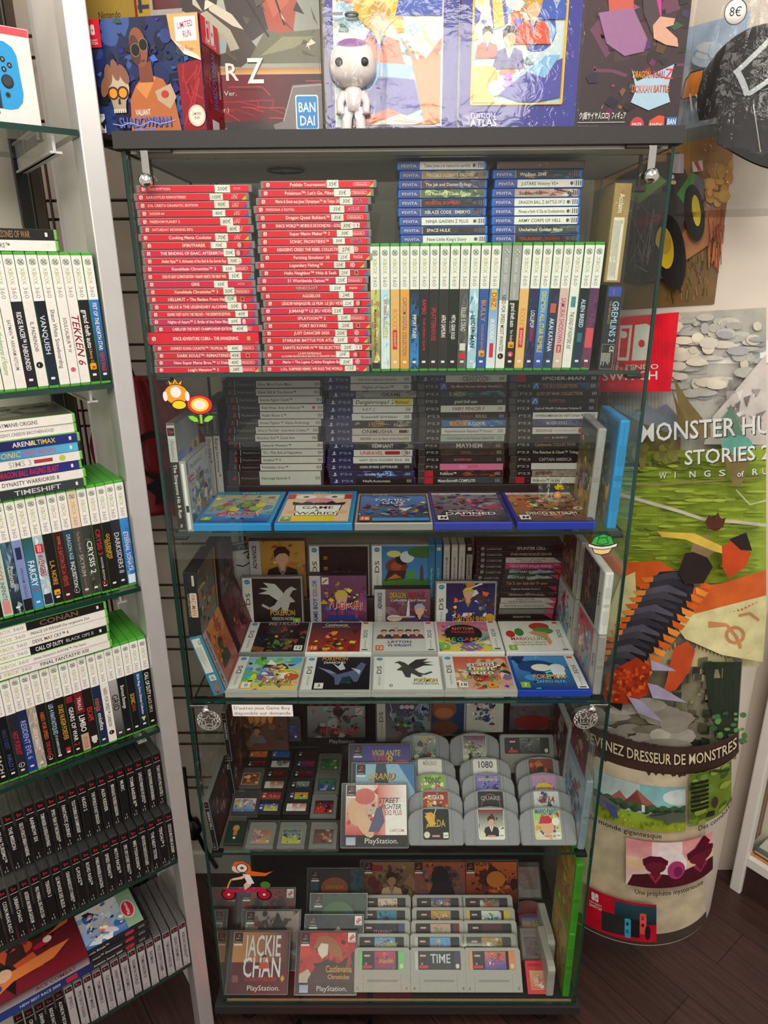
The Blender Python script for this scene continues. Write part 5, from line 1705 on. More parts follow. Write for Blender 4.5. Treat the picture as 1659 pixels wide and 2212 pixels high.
for lab,px,dims,col,fn,smat in (
		('bright blue case with a seascape cover, first in the flat front row of second tier',419,(.135,.186,.0142),'#1d8fd0',wiiu_cover(['#c9b48a','#8f8c6a','#5a86a4','#b8a884','#d8cca4'],t_zelda,'7',('#3a8ac4','#c9b88a')),'plastic'),
		('bright blue case with a pink nosed cartoon cover and boxed title, flat front row',593,(.135,.186,.0142),'#1d8fd0',wiiu_cover(['#e6bfa0','#d8ae8c','#e8c8ac'],t_wario,'7'),'plastic'),
		('clear case with a blue and black cartoon cover, middle of the flat front row',766,(.135,.17,.0142),'#b9b7b2',ps3_cover,'trans'),
		('film wrapped deep blue case with a grey and crimson cover, flat front row',937,(.135,.172,.0145),'#2340b4',ps5_cover('DAMNED','HELLA REMASTERED',['#3a3040','#6a5a70','#a8a4b4','#c83a54','#241f2c','#55405a','#8a3a4a'],77,m=True,fancy=True,sky=('#2c2636','#8d8a9a')),'plastic'),
		('deep blue case with an orange and brown battle cover, last in the flat front row',1117,(.135,.172,.0145),'#1f3cae',ps5_cover('DISCO ELYSIUM','THE FINAL CUT',['#8a5a40','#c98a54','#5a3c34','#d8cfc4','#3a2c2a','#a8603a','#6a4a40'],12,m=True,sky=('#5a4238','#c98a5a')),'plastic')):
	p = on_z(px,1147,Z2)
	yaw = 0
	t = face_case('flat_game_case',lab,FL,T(p.x,.012,Z2 + .0004 + dims[2]) @ RZ(yaw) @ RX(-90),dims,col,fn,smat)
	if 'film' in lab:
		box('film_wrap',t,(dims[0] + .003,dims[2] + .0022,dims[1] + .003),(-.0015,-.0011,-.0015),'film')
# ---- standing cases beside the side panes
t = spine_case('upright_game_case','pale headed dark spined case standing against the side pane below the flower sticker',None,M_up(rowx(384,.012,Z2 + .01),.012,Z2 + .0003,.19,-.4),(.19,.135,.0145),'#7d7a76',lambda P: (
	P.rect(.004,.0007,.182,.0131,'#2b2726'),P.rect(.004,.0007,.062,.0131,'#b9b7b2'),P.rect(.008,.0015,.0135,.0115,'#232222'),ps_mark(P,.0148,.0072,.0085,False),P.rect(.024,.0012,.001,.012,'#e9e6e0'),P.text('PlayStation.2',.03,.0048,.0048,'#6f6c68',w=.033,bold=0),P.text('The Simpsons Hit & Run',.07,.0046,.0056,'#e6e1d8',w=.095),P.text('PAL',.176,.005,.004,'#d8d4cc',w=.007)),'trans',
	cover=lambda Q: (Q.rect(.002,.002,.186,.131,'#8f9296'),art(Q,.05,.004,.134,.124,['#3a78c0','#d8a83a','#c05a34','#3a6a9a','#7fb0d0','#5a86a4'],9,30)))
t = thing('jewel_case','clear disc case with a pale battle cover standing by the side pane','disc case',None,M_up(rowx(404,.012,Z2 + .01),.012,Z2 + .0003,.125,-1))
box('shell',t,(.125,.142,.011),m='trans',color='#c9c9c6',bev=.0008)
P = Pr((0,0,0))
P.rect(.004,.003,.117,.0045,'#ece8df')
P.rect(.078,.003,.012,.0045,'#2b2b2b')
P.build('spine_insert',t)
Q = Pr((.125,0,.011),(0,1,0),(-1,0,0))
Q.rect(.003,.002,.136,.121,'#a9b2b6')
art(Q,.003,.002,.136,.098,['#c9cfd0','#7d96a8','#a8846a','#5a7890','#d8d4c8','#8a6a54','#4a6478'],17,40,('#6a88a0','#b9c2c4'))
Q.rect(.003,.1,.136,.023,'#b9bcbc')
Q.text('PlayStation.2',.014,.107,.0085,'#2f3436',w=.075,bold=0)
ps_mark(Q,.122,.112,.011,False)
Q.rect(.006,.086,.026,.009,'#c22a34')
Q.text('KONAMI',.019,.0885,.0045,'#f3e6e0',al='c',w=.022)
Q.text('SUIKODEN',.07,.078,.009,'#3a4650',al='c',w=.05)
Q.rect(.008,.004,.016,.022,'#2a5a94')
Q.text('12',.016,.009,.009,'#e8e4dc',al='c')
Q.text('CAPCOM',.10,.006,.008,'#1f2a34',al='c',w=.04)
Q.build('cover_insert',t)
for px,title,yy,ds in ((448,'Dino Stalker\u2122',.2,'outer'),(464,'Bujingai Swordmaster\u2122',.205,'inner')):
	def sp(P,title=title):
		P.rect(.005,.0007,.06,.0131,'#4a4846')
		ps_mark(P,.012,.0072,.0075,False)
		P.rect(.02,.0015,.0008,.0115,'#d8d5ce')
		P.text('PlayStation.2',.026,.005,.0045,'#a9a6a0',w=.034,bold=0)
		P.rect(.065,.0007,.12,.0131,'#b9b2ac')
		P.text(title,.07,.0046,.0054,'#33302e',maxw=.095)
	spine_case('upright_game_case',f'{ds} of two grey spined cases standing beside the first dark stack',None,M_up(rowx(px - 3,yy,Z2 + .1),yy,Z2 + .0225 if yy > .212 else Z2 + .0005,.19,0),(.19,.135,.0145),'#1a1b3a',sp)
# ---- open edges of two upright cases at the far side
def open_edge(name,label,Mx,dims,col,mat_,cover):
	"""case standing with its opening edge to the front (y = 0); the cover faces -x"""
	tk,dp,h = dims
	t = thing(name,label,'game case',None,Mx)
	box('shell',t,(tk,dp,h),m=mat_,color=col,bev=.003)
	g = Pr((0,0,0),lift=2e-4)
	g.rect(tk * .5 - .0003,.004,.0006,h - .008,tuple(v * .55 for v in lin(col)))
	g.build('seam',t,'paper')
	for z0,z1 in ((.18,.4),(.6,.78)):
		box('latch_recess',t,(tk * .6,.0012,h * (z1 - z0)),(tk * .2,-.0006,h * z0),mat_,tuple(v * .82 for v in lin(col)),bev=.0004)
	box('thumb_tab',t,(tk * .66,.0016,h * .05),(tk * .17,-.0008,h * .46),mat_,tuple(v * .7 for v in lin(col)),bev=.0004)
	Q = Pr((0,dp,0),(0,-1,0),(0,0,1))
	cover(Q,dp,h)
	Q.build('cover_insert',t)
	return t
def c_yellow(Q,w,h):
	Q.rect(.008,.006,w - .02,h - .012,'#3a6f94')
	art(Q,.008,.006,w - .02,h - .03,['#d8bc3a','#c9a83a','#5a8aa4','#7a5a34','#a8c0b8','#e0cc6a'],23,26,('#a08a4a','#3f7aa0'),(.5,.3),.3)
	Q.text('WiiU',.03,h - .022,.009,'#a8ccd8',w=.03)
p0 = rowx(1311,.014,Z2 + .01)
open_edge('upright_blue_case','bright blue case standing with its opening edge forward by the side pane',T(p0,.014,Z2 + .0004) @ RZ(-3) @ RY(1.5),(.0165,.136,.19),'#1d97d8','plastic',c_yellow)
p1 = rowx(1272,.032,Z2 + .02)
open_edge('upright_clear_case','frosted clear case standing with its opening edge forward by the blue one',T(p1 - .002,.036,Z2 + .0004) @ RZ(-4) @ RY(2),(.0145,.135,.172),'#c9c7c0','trans',lambda Q,w,h: (Q.rect(.006,.004,w - .014,h - .008,'#2c3338'),art(Q,.006,.004,w - .014,h - .03,['#c9a83a','#3a4a4a','#7a4a6a','#d8bc5a','#5a7a7a','#a08aa0'],41,26)))
# small charm in a clear pouch
c = on_y(1207,1036,.12)
t = thing('bagged_charm','tiny yellow tufted charm in a clear pouch lying on the flat front cases','charm',None,T(c.x,.12,Z2 + .03))
rr = random.Random(2)
parts = []
for i in range(26):
	a,bq = rr.uniform(0,2 * PI),rr.uniform(-.1,1.2)
	d = Vector((math.cos(a) * math.cos(bq),math.sin(a) * math.cos(bq),math.sin(bq)))
	parts.append(tube_geo([d * .002,d * .0095],[.0024,.0005],6))
V,F = merge_geo(parts)
obj('tuft',mesh_from('tuft',V,F,[mat('yellow_tuft','#e6c81e',rough=.6,noise=.1)],smooth=True),t,T(.002,0,.011))
lathe('base',t,[(.002,0),(.0075,.003),(.0085,.008),(.005,.013),(.001,.015)],'plastic',14,T(0,0,-.009),'#e8a06a')
box('clear_pouch',t,(.075,.006,.052),(-.03,-.012,-.0135),'film',Mx=T(-.036,-.004,-.0135) @ RX(-20))
# ================================================================== third tier
def ds_cover(pal,seed,draw,sysname='NINTENDO DS',bg=None,strip_right=False,bandcol='#e6e2dc',rate=None,n=30,frame='#d8d5d0',sky=None,focus=(.5,.5)):
	def fn(P,w,h):
		P.rect(.003,.003,w - .006,h - .006,frame)
		sw = .0205
		ax = .004 if strip_right else .004 + sw
		aw = w - .008 - sw
		art(P,ax,.004,aw,h - .008,pal,seed,n,sky,focus,.32)
		P.clip = (ax,.004,ax + aw,h - .004)
		draw(P,ax,aw,h)
		P.clip = None
		sx = w - .004 - sw if strip_right else .004
		P.rect(sx,.004,sw,h - .008,bandcol)
		if strip_right:
			P.rect(sx + .004,h - .013,.011,.0065,'#d8452c')
			P.text('NINTENDO',sx + sw - .008,h * .12,.0038,'#7a7874',w=.034,rot=PI / 2,bold=0)
			P.text('3DS',sx + sw - .0065,h * .42,.0082,'#5a5856',w=.034,rot=PI / 2)
			P.rect(sx + .004,.007,.012,.004,'#3a3836')
		else:
			P.ell(sx + sw / 2,h - .0125,.0062,.0055,'#2f86bc',16)
			P.text('W-F',sx + sw / 2,h - .0138,.0026,'#e8eef2',al='c')
			P.text('NINTENDO',sx + sw - .0075,h * .14,.0042,'#77746f',w=.036,rot=PI / 2,bold=0)
			P.text('DS',sx + sw - .006,h * .45,.0092,'#4a4846',w=.03,rot=PI / 2)
		if rate:
			rating(P,ax + (.004 if rate[3] == 'l' else aw - .021),.007,.017,.019,rate[0],rate[1],rate[2])
	return fn
def title2(a,b,x=.5,y=.3,ha=.015,hb=.008,wa=.07,ca='#e3b23a',cb='#e6e2dc',sh='#2a3a7a',wb=.06):
	def d(P,ax,aw,h):
		cx = ax + aw * x
		if sh:
			P.text(a,cx + .0012,h * y - .0012,ha,sh,al='c',w=wa)
		P.text(a,cx,h * y,ha,ca,al='c',w=wa)
		if b:
			P.text(b,cx,h * y - hb * 1.5,hb,cb,al='c',w=wb)
	return d
def combo(*fs):
	def d(P,ax,aw,h):
		for f in fs:
			f(P,ax,aw,h)
	return d
def wing(c,c2,cx=.5,cy=.6,s=.05,flip=1):
	"""plain winged silhouette"""
	def d(P,ax,aw,h):
		x,y = ax + aw * cx,h * cy
		q = lambda pts: [(x + flip * a * s,y + b * s) for a,b in pts]
		P.poly(q([(-.1,-.2),(-.5,.1),(-1.0,.15),(-.55,.3),(-.95,.42),(-.5,.45),(-.75,.7),(-.2,.62),(.15,.2),(.1,-.1)]),c)
		P.poly(q([(.05,.0),(.3,.35),(.55,.5),(.8,.35),(.6,.3),(.45,.05),(.7,-.25),(.45,-.3),(.3,-.8),(.1,-.85),(.05,-.5),(-.3,-.8),(-.45,-.75),(-.2,-.3)]),c2)
		P.line(q([(-.1,-.4),(-.5,-.6),(-.85,-.4)]),s * .12,c2)
	return d
DSB = (.137,.124,.0145)
XA = [485.5,644,802,960.5,1120]
ROWA = [
	('clear white case with a bright jungle cover of small creatures, first of front row',ds_cover(['#e8d23a','#c85a3a','#6ab85a','#5aa8d0','#8a5aa8','#f0ece4','#e8c85a','#3a3a3a'],3,combo(title2('POK\u00c9MON','MYSTERY DUNGEON',.62,.2,.015,.006,.056,'#e8b42c','#8ab83a')),n=44,sky=('#e8c86a','#7ac0dc'),rate=('0','#efece6','#4a4a48','l')),'trans','#d3d0ca'),
	('clear white case with a pale long legged beast on black, second of front row',ds_cover(['#1c1c22','#202028','#1a3a40'],4,combo(lambda P,ax,aw,h: (P.poly([(ax + .02,.068),(ax + .045,.055),(ax + .075,.07),(ax + .09,.1),(ax + .1,.092),(ax + .092,.06),(ax + .085,.03),(ax + .078,.03),(ax + .07,.05),(ax + .055,.045),(ax + .05,.02),(ax + .043,.02),(ax + .04,.045)],'#5a6488'),P.poly([(ax + .05,.07),(ax + .03,.1),(ax + .045,.085),(ax + .052,.1),(ax + .06,.075)],'#c9c9d0'),P.poly([(ax + .004,.082),(ax + .03,.06),(ax + .044,.058),(ax + .03,.07)],'#8a8ea8'),P.poly([(ax + .07,.08),(ax + .09,.07),(ax + .088,.055),(ax + .08,.068)],'#c9c9d0')),title2('POK\u00c9MON','DIAMOND',.34,.86,.013,.008,.052,'#e39a2c','#e6e4e0','#1c1c40',.044)),n=6,rate=('3','#e9e6e0','#222','l'),sky=('#16161c','#1c1c24')),'trans','#d3d0ca'),
	('clear white case with a dark winged silhouette on white, third of front row',ds_cover(['#efece6','#efece6'],5,combo(wing('#3a3634','#4a4644',.5,.66,.045,-1),title2('POK\u00c9MON','WEISSE EDITION',.72,.24,.012,.0065,.045,'#e8c23a','#5a5854','#3a3a6a',.05)),n=2,rate=('0','#efece6','#4a4a48','l'),sky=('#efece6','#f2efea')),'trans','#d3d0ca'),
	('clear white case with a tan collage cover and blocky white lettering, front row',ds_cover(['#d8a88a','#c8503a','#8a6a9a','#d8c03a','#6a8a4a','#3a2c2a','#e8c8a8','#5a8aa8'],6,lambda P,ax,aw,h: (P.text('grand',ax + aw * .5,h * .66,.014,'#1f1c1b',al='c',w=.058),P.text('grand',ax + aw * .49,h * .67,.013,'#f4f1ec',al='c',w=.056),P.text('theft',ax + aw * .5,h * .53,.014,'#1f1c1b',al='c',w=.054),P.text('theft',ax + aw * .49,h * .54,.013,'#f4f1ec',al='c',w=.052),P.text('auto',ax + aw * .49,h * .42,.013,'#f4f1ec',al='c',w=.046),P.text('CHINATOWN',ax + aw * .5,h * .3,.012,'#c8321c',al='c',w=.066),P.text('WARS',ax + aw * .5,h * .22,.008,'#c8321c',al='c'),P.rrect(ax + aw * .55,h * .06,.016,.016,.003,'#e8a02c'),P.text('R',ax + aw * .55 + .008,h * .06 + .004,.008,'#2a1c0a',al='c')),n=40,rate=('18','#efece6','#222','l')),'trans','#d3d0ca'),
	('royal blue case with a deep sea whale cover, last of front row',ds_cover(['#2a5aa8','#1a3a80','#4a90d0','#1c2c5a','#6ab0e0'],7,combo(lambda P,ax,aw,h: (P.ell(ax + aw * .42,h * .66,.036,.022,'#22407a',18),P.ell(ax + aw * .5,h * .62,.02,.013,'#e6e2d0',14),P.ell(ax + aw * .78,h * .6,.016,.016,'#e6e6e8',12),P.ell(ax + aw * .78,h * .48,.013,.02,'#dfe4ea',12),P.poly([(ax + aw * .1,h * .72),(ax + aw * .02,h * .9),(ax + aw * .26,h * .8)],'#1c2c5a')),title2('POK\u00c9MON','ZAFIRO ALFA',.58,.3,.015,.009,.062,'#e8b83a','#7ac0e8','#2a3a8a',.056)),strip_right=True,rate=('7','#8ab83a','#f0efe8','l'),n=24,frame='#1c3aa0',sky=('#1c3a78','#4a9ad8')),'plastic','#1c44b8')]
for px,(lab,fn,sm,col) in zip(XA,ROWA):
	p = on_z(px,1510,Z3)
	t = face_case('handheld_game_case',lab,'small cases lying in the front rows of the third shelf',T(p.x,.008,Z3 + .0004 + DSB[2]) @ RX(-90),DSB,col,fn,sm)
	if sm == 'trans':
		box('latch',t,(.03,.0012,.0014),(.085,DSB[2] * .5,-.0008),'plastic','#bdbab4')
ROWB = [
	(515,'clear grey case with a dark space cover, first in the second lying row',ds_cover(['#26222a','#1a181c','#8a4a2a','#5a7a3a','#c8783a','#3a3440'],14,title2('METROID','PRIME HUNTERS',.5,.86,.013,.006,.068,'#a9a7a4','#8a2a2a',None),n=26,rate=('12','#e9e6e0','#222','r'),sky=('#1c181a','#26222c'),focus=(.5,.35)),'trans','#9a9894'),
	(658,'white case with a fiery red dusk cover, second in the second lying row',ds_cover(['#8a2a1c','#d8642c','#e8a03a','#3a2420','#5a241c','#e8c25a'],15,title2('Castlevania','MIRROR OF FATE',.5,.82,.011,.004,.05,'#e3ded6','#c9b8a8',None),strip_right=True,n=26,rate=('16','#e0642c','#f4efe8','l'),sky=('#a8341c','#2a2a3a'),focus=(.45,.3),frame='#e6e2dc'),'plastic','#e9e5df'),
	(802,'clear case with a grey cover of small portraits, third in the second lying row',ds_cover(['#d8d2cc','#c9bcb4'],16,combo(*[(lambda k: (lambda P,ax,aw,h: figure(P,ax + aw * (.2 + .16 * k),h * .42,.03,'#d8a888',['#6a4430','#3a2a24','#8a5a3a','#2a2428','#5a3a4a'][k],['#6a4a3a','#2f3a5a','#8a4a2a','#2a2a34','#7a3a4a'][k],'#e8e4de')))(k) for k in range(5)],title2('LAYTON','VS WRIGHT',.5,.28,.009,.009,.05,'#3a3a4a','#2a3a7a',None,.05)),strip_right=True,n=6,rate=('12','#e0702c','#f4efe8','l'),sky=('#d8d4ce','#c9c2bc'),frame='#bdbab6'),'trans','#cfccc6'),
	(946,'white case with a pastel patchwork cover and colourful bubble title, second lying row',ds_cover(['#e8d24a','#d86a9a','#5ab0d0','#7ac06a','#e8e2da','#8a6ab0','#5a9ad0'],17,combo(lambda P,ax,aw,h: P.ell(ax + aw * .5,h * .55,.04,.036,'#241f1e',20),title2('RHYTHM','PARADISE',.5,.66,.011,.0085,.046,'#e8843a','#d83a5a',None,.05),lambda P,ax,aw,h: [P.text(ch,ax + aw * (.16 + .13 * i),h * .3,.014,['#e8c23a','#6ac05a','#3a9ad0','#d83a6a','#e8843a','#8ad05a'][i],al='c') for i,ch in enumerate('MEGAMX')]),strip_right=True,n=60,rate=('7','#8ab83a','#f0efe8','l'),frame='#e6e2dc'),'plastic','#e9e5df'),
	(1094,'white case with a red haired giant and snail cover, last in the second lying row',ds_cover(['#efe9e2','#ece6de','#efe9e2'],18,combo(lambda P,ax,aw,h: (P.ell(ax + aw * .75,h * .8,.022,.016,'#c83a2a',14),P.ell(ax + aw * .8,h * .66,.022,.014,'#4a9a4a',14),P.poly([(ax + aw * .5,h * .6),(ax + aw * .62,h * .66),(ax + aw * .85,h * .6),(ax + aw * .9,h * .3),(ax + aw * .82,h * .2),(ax + aw * .78,h * .42),(ax + aw * .62,h * .5)],'#dba070'),P.ell(ax + aw * .14,h * .56,.01,.014,'#c8342a',10),P.ell(ax + aw * .32,h * .62,.01,.016,'#3a8a3a',10)),title2('MARIO','',.3,.36,.0115,.005,.04,'#c8283a','#e8e4de',None),title2('LUIGI','',.66,.36,.0115,.005,.036,'#3a9a3a','#e8e4de',None),title2('VOYAGE AU CENTRE','L\'EPOPEE DE BOWSER JR.',.46,.27,.0055,.006,.07,'#8a7a2a','#a8822a',None,.07)),strip_right=True,n=2,rate=('3','#8ab83a','#f0efe8','l'),frame='#e6e2dc'),'plastic','#e9e5df')]
for px,lab,fn,sm,col in ROWB:
	x = rowx(px,.136,Z3 + .0145)
	face_case('handheld_game_case',lab,'small cases lying in the front rows of the third shelf',T(x,.136,Z3 + .006 + DSB[2]) @ RX(-87.5),DSB,col,fn,sm)
# standing middle row
YC = .287
t = face_case('handheld_game_case','standing grey framed case with a pale winged beast on black, first of row',None,T(rowx(528,YC,Z3 + .01),YC - .012,Z3 + .0005) @ RX(-4),DSB,'#8f8a84',ds_cover(['#1d1c1c','#222020'],21,combo(wing('#cfccc8','#bdbab6',.56,.62,.048),title2('POK\u00c9MON','VERSION NOIRE',.6,.26,.013,.008,.056,'#d8a83a','#c9c5be','#2a2a5a',.05)),n=3,sky=('#201f1f','#2a2928'),rate=('3','#8ab83a','#f0efe8','r')),'trans')
def gb_box(name,label,Mx,w,h,d,strip,striptext,stripcols,pal,seed,draw,strip_bg='#a9a8ac',film=False,sky=None):
	t = thing(name,label,'game box',None,Mx)
	box('carton',t,(w,d,h),m='matte',color='#3a3440',bev=.0005)
	P = Pr((0,0,0))
	sw = w * .2
	P.rect(.0008,.0008,sw,h - .0016,strip_bg,'#c9c8cc')
	art(P,sw,.0008,w - sw - .0008,h - .0016,pal,seed,36,sky,(.5,.55),.3)
	draw(P,sw,w - sw,h)
	k = len(striptext)
	x = sw * .68
	y = h * .06
	for s,c in zip(striptext,stripcols):
		y += P.text(s,x,y,sw * .36,c,rot=PI / 2,w=h * .86 * len(s) / sum(len(q) for q in striptext))
	P.build('box_print',t)
	if film:
		box('film_wrap',t,(w + .002,d + .002,h + .002),(-.001,-.001,-.001),'film')
	return t
gb_box('boxed_game','purple and red carton with a silver colour lettered strip, standing second in the row',T(rowx(672,YC,Z3 + .01),YC - .012,Z3 + .0005) @ RX(-3),.127,.127,.024,.02,('GAME BOY ','C','O','L','O','R'),('#3a3678','#c83a3a','#8a5ab0','#c8a83a','#3a8a4a','#3a6ab0'),['#5a3a6a','#8a4a7a','#3a2a44','#c8a83a','#2a5a9a','#c83a4a','#d8b8a8'],31,combo(lambda P,ax,aw,h: (figure(P,ax + aw * .45,.02,.06,'#dcae90','#d8c03a','#2a3a80','#c8343a'),),title2('YU-GI-OH!','DUEL DES TENEBRES',.52,.38,.017,.009,.078,'#c82438','#b8343a','#e8e0d8',.08),lambda P,ax,aw,h: (P.rect(ax + .003,h - .02,.015,.016,'#e6e2dc'),P.line([(ax + .005,h - .017),(ax + .015,h - .008)],.003,'#c8342c'),P.rrect(ax + .001,.005,.024,.007,.003,'#e0a8a8'),P.text('Nintendo',ax + .013,.0068,.003,'#c82438',al='c',w=.018),P.ell(w_ := ax + aw - .014,.012,.007,.007,'#d8d4b0',14))),sky=('#4a3050','#7a4a6a'))
gb_box('boxed_game','silver strip carton with a swordsman in purple coat, standing third in the row',T(rowx(809,YC,Z3 + .01),YC - .01,Z3 - .001) @ RX(-3),.125,.095,.022,.02,('GAME BOY',' ADVANCE'),('#e6e4e2','#26242a'),['#7a4a5a','#5a3440','#8a6a7a','#6a3a4a'],33,combo(lambda P,ax,aw,h: (P.poly([(ax + .046,.03),(ax + .05,h * .72),(ax + .053,h * .72),(ax + .054,.03)],'#d8d8dc'),P.rect(ax + .034,.027,.032,.004,'#b8b4b0'),figure(P,ax + .076,.0,.05,'#dcae90','#a8a4c0','#4a3a78','#2a2a30'),P.ell(ax + .02,.026,.017,.008,'#d8c8bc',14),P.text('Powerful Promo Card',ax + .02,.0255,.0032,'#5a2a34',al='c',w=.028)),title2('DRAGON','',.28,.78,.013,.006,.036,'#d8c03a','#e0dcd6','#2a2020'),title2('BALL Z','',.68,.78,.014,.006,.036,'#c8283a','#e0dcd6','#2a2020'),lambda P,ax,aw,h: (P.text('Collectible Card Game',ax + .05,h * .7,.0058,'#e0dcd6',al='c',w=.078,slant=.2),P.rect(ax + .01,.001,.012,.014,'#e6e4e0'),P.text('E',ax + .016,.004,.008,'#222',al='c'))),sky=('#4a2a34','#8a5a6a'),strip_bg='#a8a49e')
t = face_case('handheld_game_case','standing grey framed case with a blue and gold sun title cover, last of row',None,T(rowx(938,YC,Z3 + .01),YC - .012,Z3 - .012) @ RX(-3),DSB,'#8f8a84',ds_cover(['#2a2c6a','#e0e0ea','#d8a83a','#4a3a3a','#3a4a9a','#c8843a'],22,combo(lambda P,ax,aw,h: (figure(P,ax + aw * .45,.05,.05,'#dcae90','#d8b03a','#2a3a70','#c8843a'),P.ell(ax + aw * .9,.032,.013,.016,'#d8a02c',14),P.poly([(ax + aw * .3,.1),(ax + aw * .72,.122),(ax + aw * .74,.118)],'#e0e4ee')),title2('GOLDEN SUN','DARK DAWN',.48,.2,.016,.006,.074,'#e8b43a','#d8d6e0','#1c1c40',.05)),n=34,sky=('#3a3c80','#232450'),rate=None),'trans')
# rear row on a low step
box('display_step',None,(.5,.05,.064),(.05,.296,Z3 + .0003),'plastic','#2a2624',bev=.001)
tag(bpy.data.objects['display_step'],'low dark step at the back of the third shelf under the rear boxes','riser')
ZS = Z3 + .0648
gb_box('boxed_game','amber carton with a dark coated fighter, standing at the back behind the black cover',T(rowx(541,.305,ZS + .05),.303,ZS) @ RX(-2),.125,.135,.02,.02,('GAME BOY',' ADVANCE'),('#b8b4b0','#26242a'),['#b8862c','#a8742a','#c89a3a','#8a5a24'],41,combo(lambda P,ax,aw,h: figure(P,ax + aw * .48,.03,.075,'#c89a7a','#2a2220','#1c1a1c','#8a7a6a'),title2('SAMURAI','SHODOWN',.5,.3,.009,.008,.05,'#b8402c','#c8a87a','#1c1412')),sky=('#8a5a24','#c8983a'),film=True)
face_case('handheld_game_case','clear case with a dark city window cover, standing at the back behind the purple carton',None,T(rowx(667,.305,ZS + .05),.306,ZS) @ RX(-2),DSB,'#8f8c86',ds_cover(['#161718','#1c1e1f','#101112','#232526'],43,combo(title2('LAST WINDOW','',.5,.42,.009,.005,.075,'#a9a9a6','#fff',None),lambda P,ax,aw,h: [P.rect(ax + .01 + .003 * (i % 3),h * (.72 - .2 * (i // 3)),.0016,.008,'#b8923a') for i in range(6)]),n=24,sky=('#121314','#1f2122')),'trans')
face_case('handheld_game_case','clear case with a blue sky and train cover, at the back behind the silver carton',None,T(rowx(801,.305,ZS + .05),.306,ZS) @ RX(-2),DSB,'#8f8c86',ds_cover(['#3a78b0','#2f6a9a'],44,lambda P,ax,aw,h: (P.rect(ax,0,aw,h * .34,'#3a7a34','#4a8a3a'),P.ell(ax + aw * .3,h * .58,.024,.02,'#7a3a24',16),P.ell(ax + aw * .3,h * .58,.012,.011,'#a8542c',12),P.poly([(ax + .006,h * .3),(ax + .05,h * .34),(ax + .055,h * .5),(ax + .014,h * .5)],'#3a2420'),P.poly([(ax + .01,h * .32),(ax + .045,h * .36),(ax + .03,h * .44)],'#c8742c'),P.ell(ax + aw * .42,h * .72,.016,.014,'#1f1f22',12),P.ell(ax + aw * .52,h * .76,.016,.014,'#cfd4d8',12),P.ell(ax + aw * .25,h * .82,.016,.008,'#d8cf7a',12),P.ell(ax + aw * .6,h * .42,.012,.009,'#4a9a3a',12),P.poly([(ax + aw * .78,h * .3),(ax + aw * .79,h * .56),(ax + aw * .82,h * .62),(ax + aw * .85,h * .56),(ax + aw * .86,h * .3)],'#4a4a48'),P.ell(ax + aw * .85,h * .85,.035,.014,'#3a6a34',14)),n=4,sky=('#4a90c8','#2f74ac')),'trans')
def thin_spine(title,bg,fg,L,Tk,th=.0045,tx=.012):
	def fn(P):
		P.rect(.003,.0007,L - .006,Tk - .0014,bg)
		P.text(title,tx,Tk / 2 - th / 2,th,fg,maxw=L * .6)
	return fn
for px,title,bg,fg,shell,desc in ((926,'New Super Mario Bros. U','#2a6f94','#9ac0d0','#1d7fae','first of two teal blue upright cases'),(941,'Les Sims Freeplay','#2a74a0','#a8c8d8','#1d7fae','second of two teal blue upright cases'),
									   (958,'METAL SLUG ANTHOLOGY','#b5b0a8','#3a3836','#a8a49e','first of the pale upright spines, with tall narrow title'),(975,'SIN AND PUNISHMENT','#b5b0a8','#3a3836','#a8a49e','pale upright case with a two line title'),(991,'CASTLEVANIA JUDGMENT','#b5b0a8','#3a3836','#a8a49e','third of the pale upright spines'),(1007,'SOULCALIBUR','#8a8680','#26241f','#232220','pale and black upright case beside the dark stack')):
	def fn(P,title=title,bg=bg,fg=fg):
		P.rect(.003,.0007,.184,.0131,bg)
		if 'SOUL' in title:
			P.rect(.003,.0007,.02,.0131,'#171616')
			P.rect(.1,.0007,.087,.0131,'#171616')
		P.text(title,.03 if bg[1] == 'b' or bg[1] == '8' else .055,.0048,.0046,fg,maxw=.11)
		P.rect(.006,.003,.008,.008,'#3a6a44' if px == 926 else '#c9c4bc')
	spine_case('upright_game_case',f'{desc}, rear of the third shelf',None,M_up(rowx(px,.3,Z3 + .15),.302,Z3 + .0005,.19,0),(.19,.045,.0142),shell,fn)
def gc_spine(title,bg,fg,desc=None,th=.0046,corner=None,two=None,pal=None,tx=.066):
	def fn(P):
		Tk = .0136
		P.rect(.004,.0006,.182,Tk - .0012,'#191818')
		if bg:
			P.rect(.063,.0006,.123,Tk - .0012,bg)
		if pal:
			old = P.clip
			P.clip = (.063,.0006,.186,Tk - .0006)
			r = random.Random(title)
			for i in range(14):
				a,c = r.uniform(.063,.186),r.uniform(0,Tk)
				P.poly([(a,c),(a + r.uniform(.006,.03),c + .001),(a + r.uniform(0,.012),c + .006)],r.choice(pal))
			P.clip = old
		P.ell(.013,Tk / 2,.0042,.0042,'#8f8c88',14)
		P.text('G',.013,Tk / 2 - .0022,.0044,'#1b1a1a',al='c')
		P.text('NINTENDO',.021,Tk / 2 + .001,.0021,'#6a6864',w=.034,bold=0)
		P.text('GAMECUBE',.021,Tk / 2 - .0032,.0034,'#9a9894',w=.034)
		if two:
			P.text(title,.118,Tk / 2 + .0006,.0038,fg,al='c',maxw=.075)
			P.text(two,.118,Tk / 2 - .0048,.0038,fg,al='c',maxw=.075)
		else:
			P.text(title,.118,Tk / 2 - th / 2,th,fg,al='c',maxw=.09)
		if corner:
			P.poly([(.186,.0006),(.186,Tk - .0006),(.166,Tk - .0006)],corner)
			if two or 'et la' in title:
				P.ell(.165,Tk / 2,.0042,.0042,'#8a867f',12)
				P.ell(.165,Tk / 2,.0032,.0032,bg or '#999',12)
	return fn
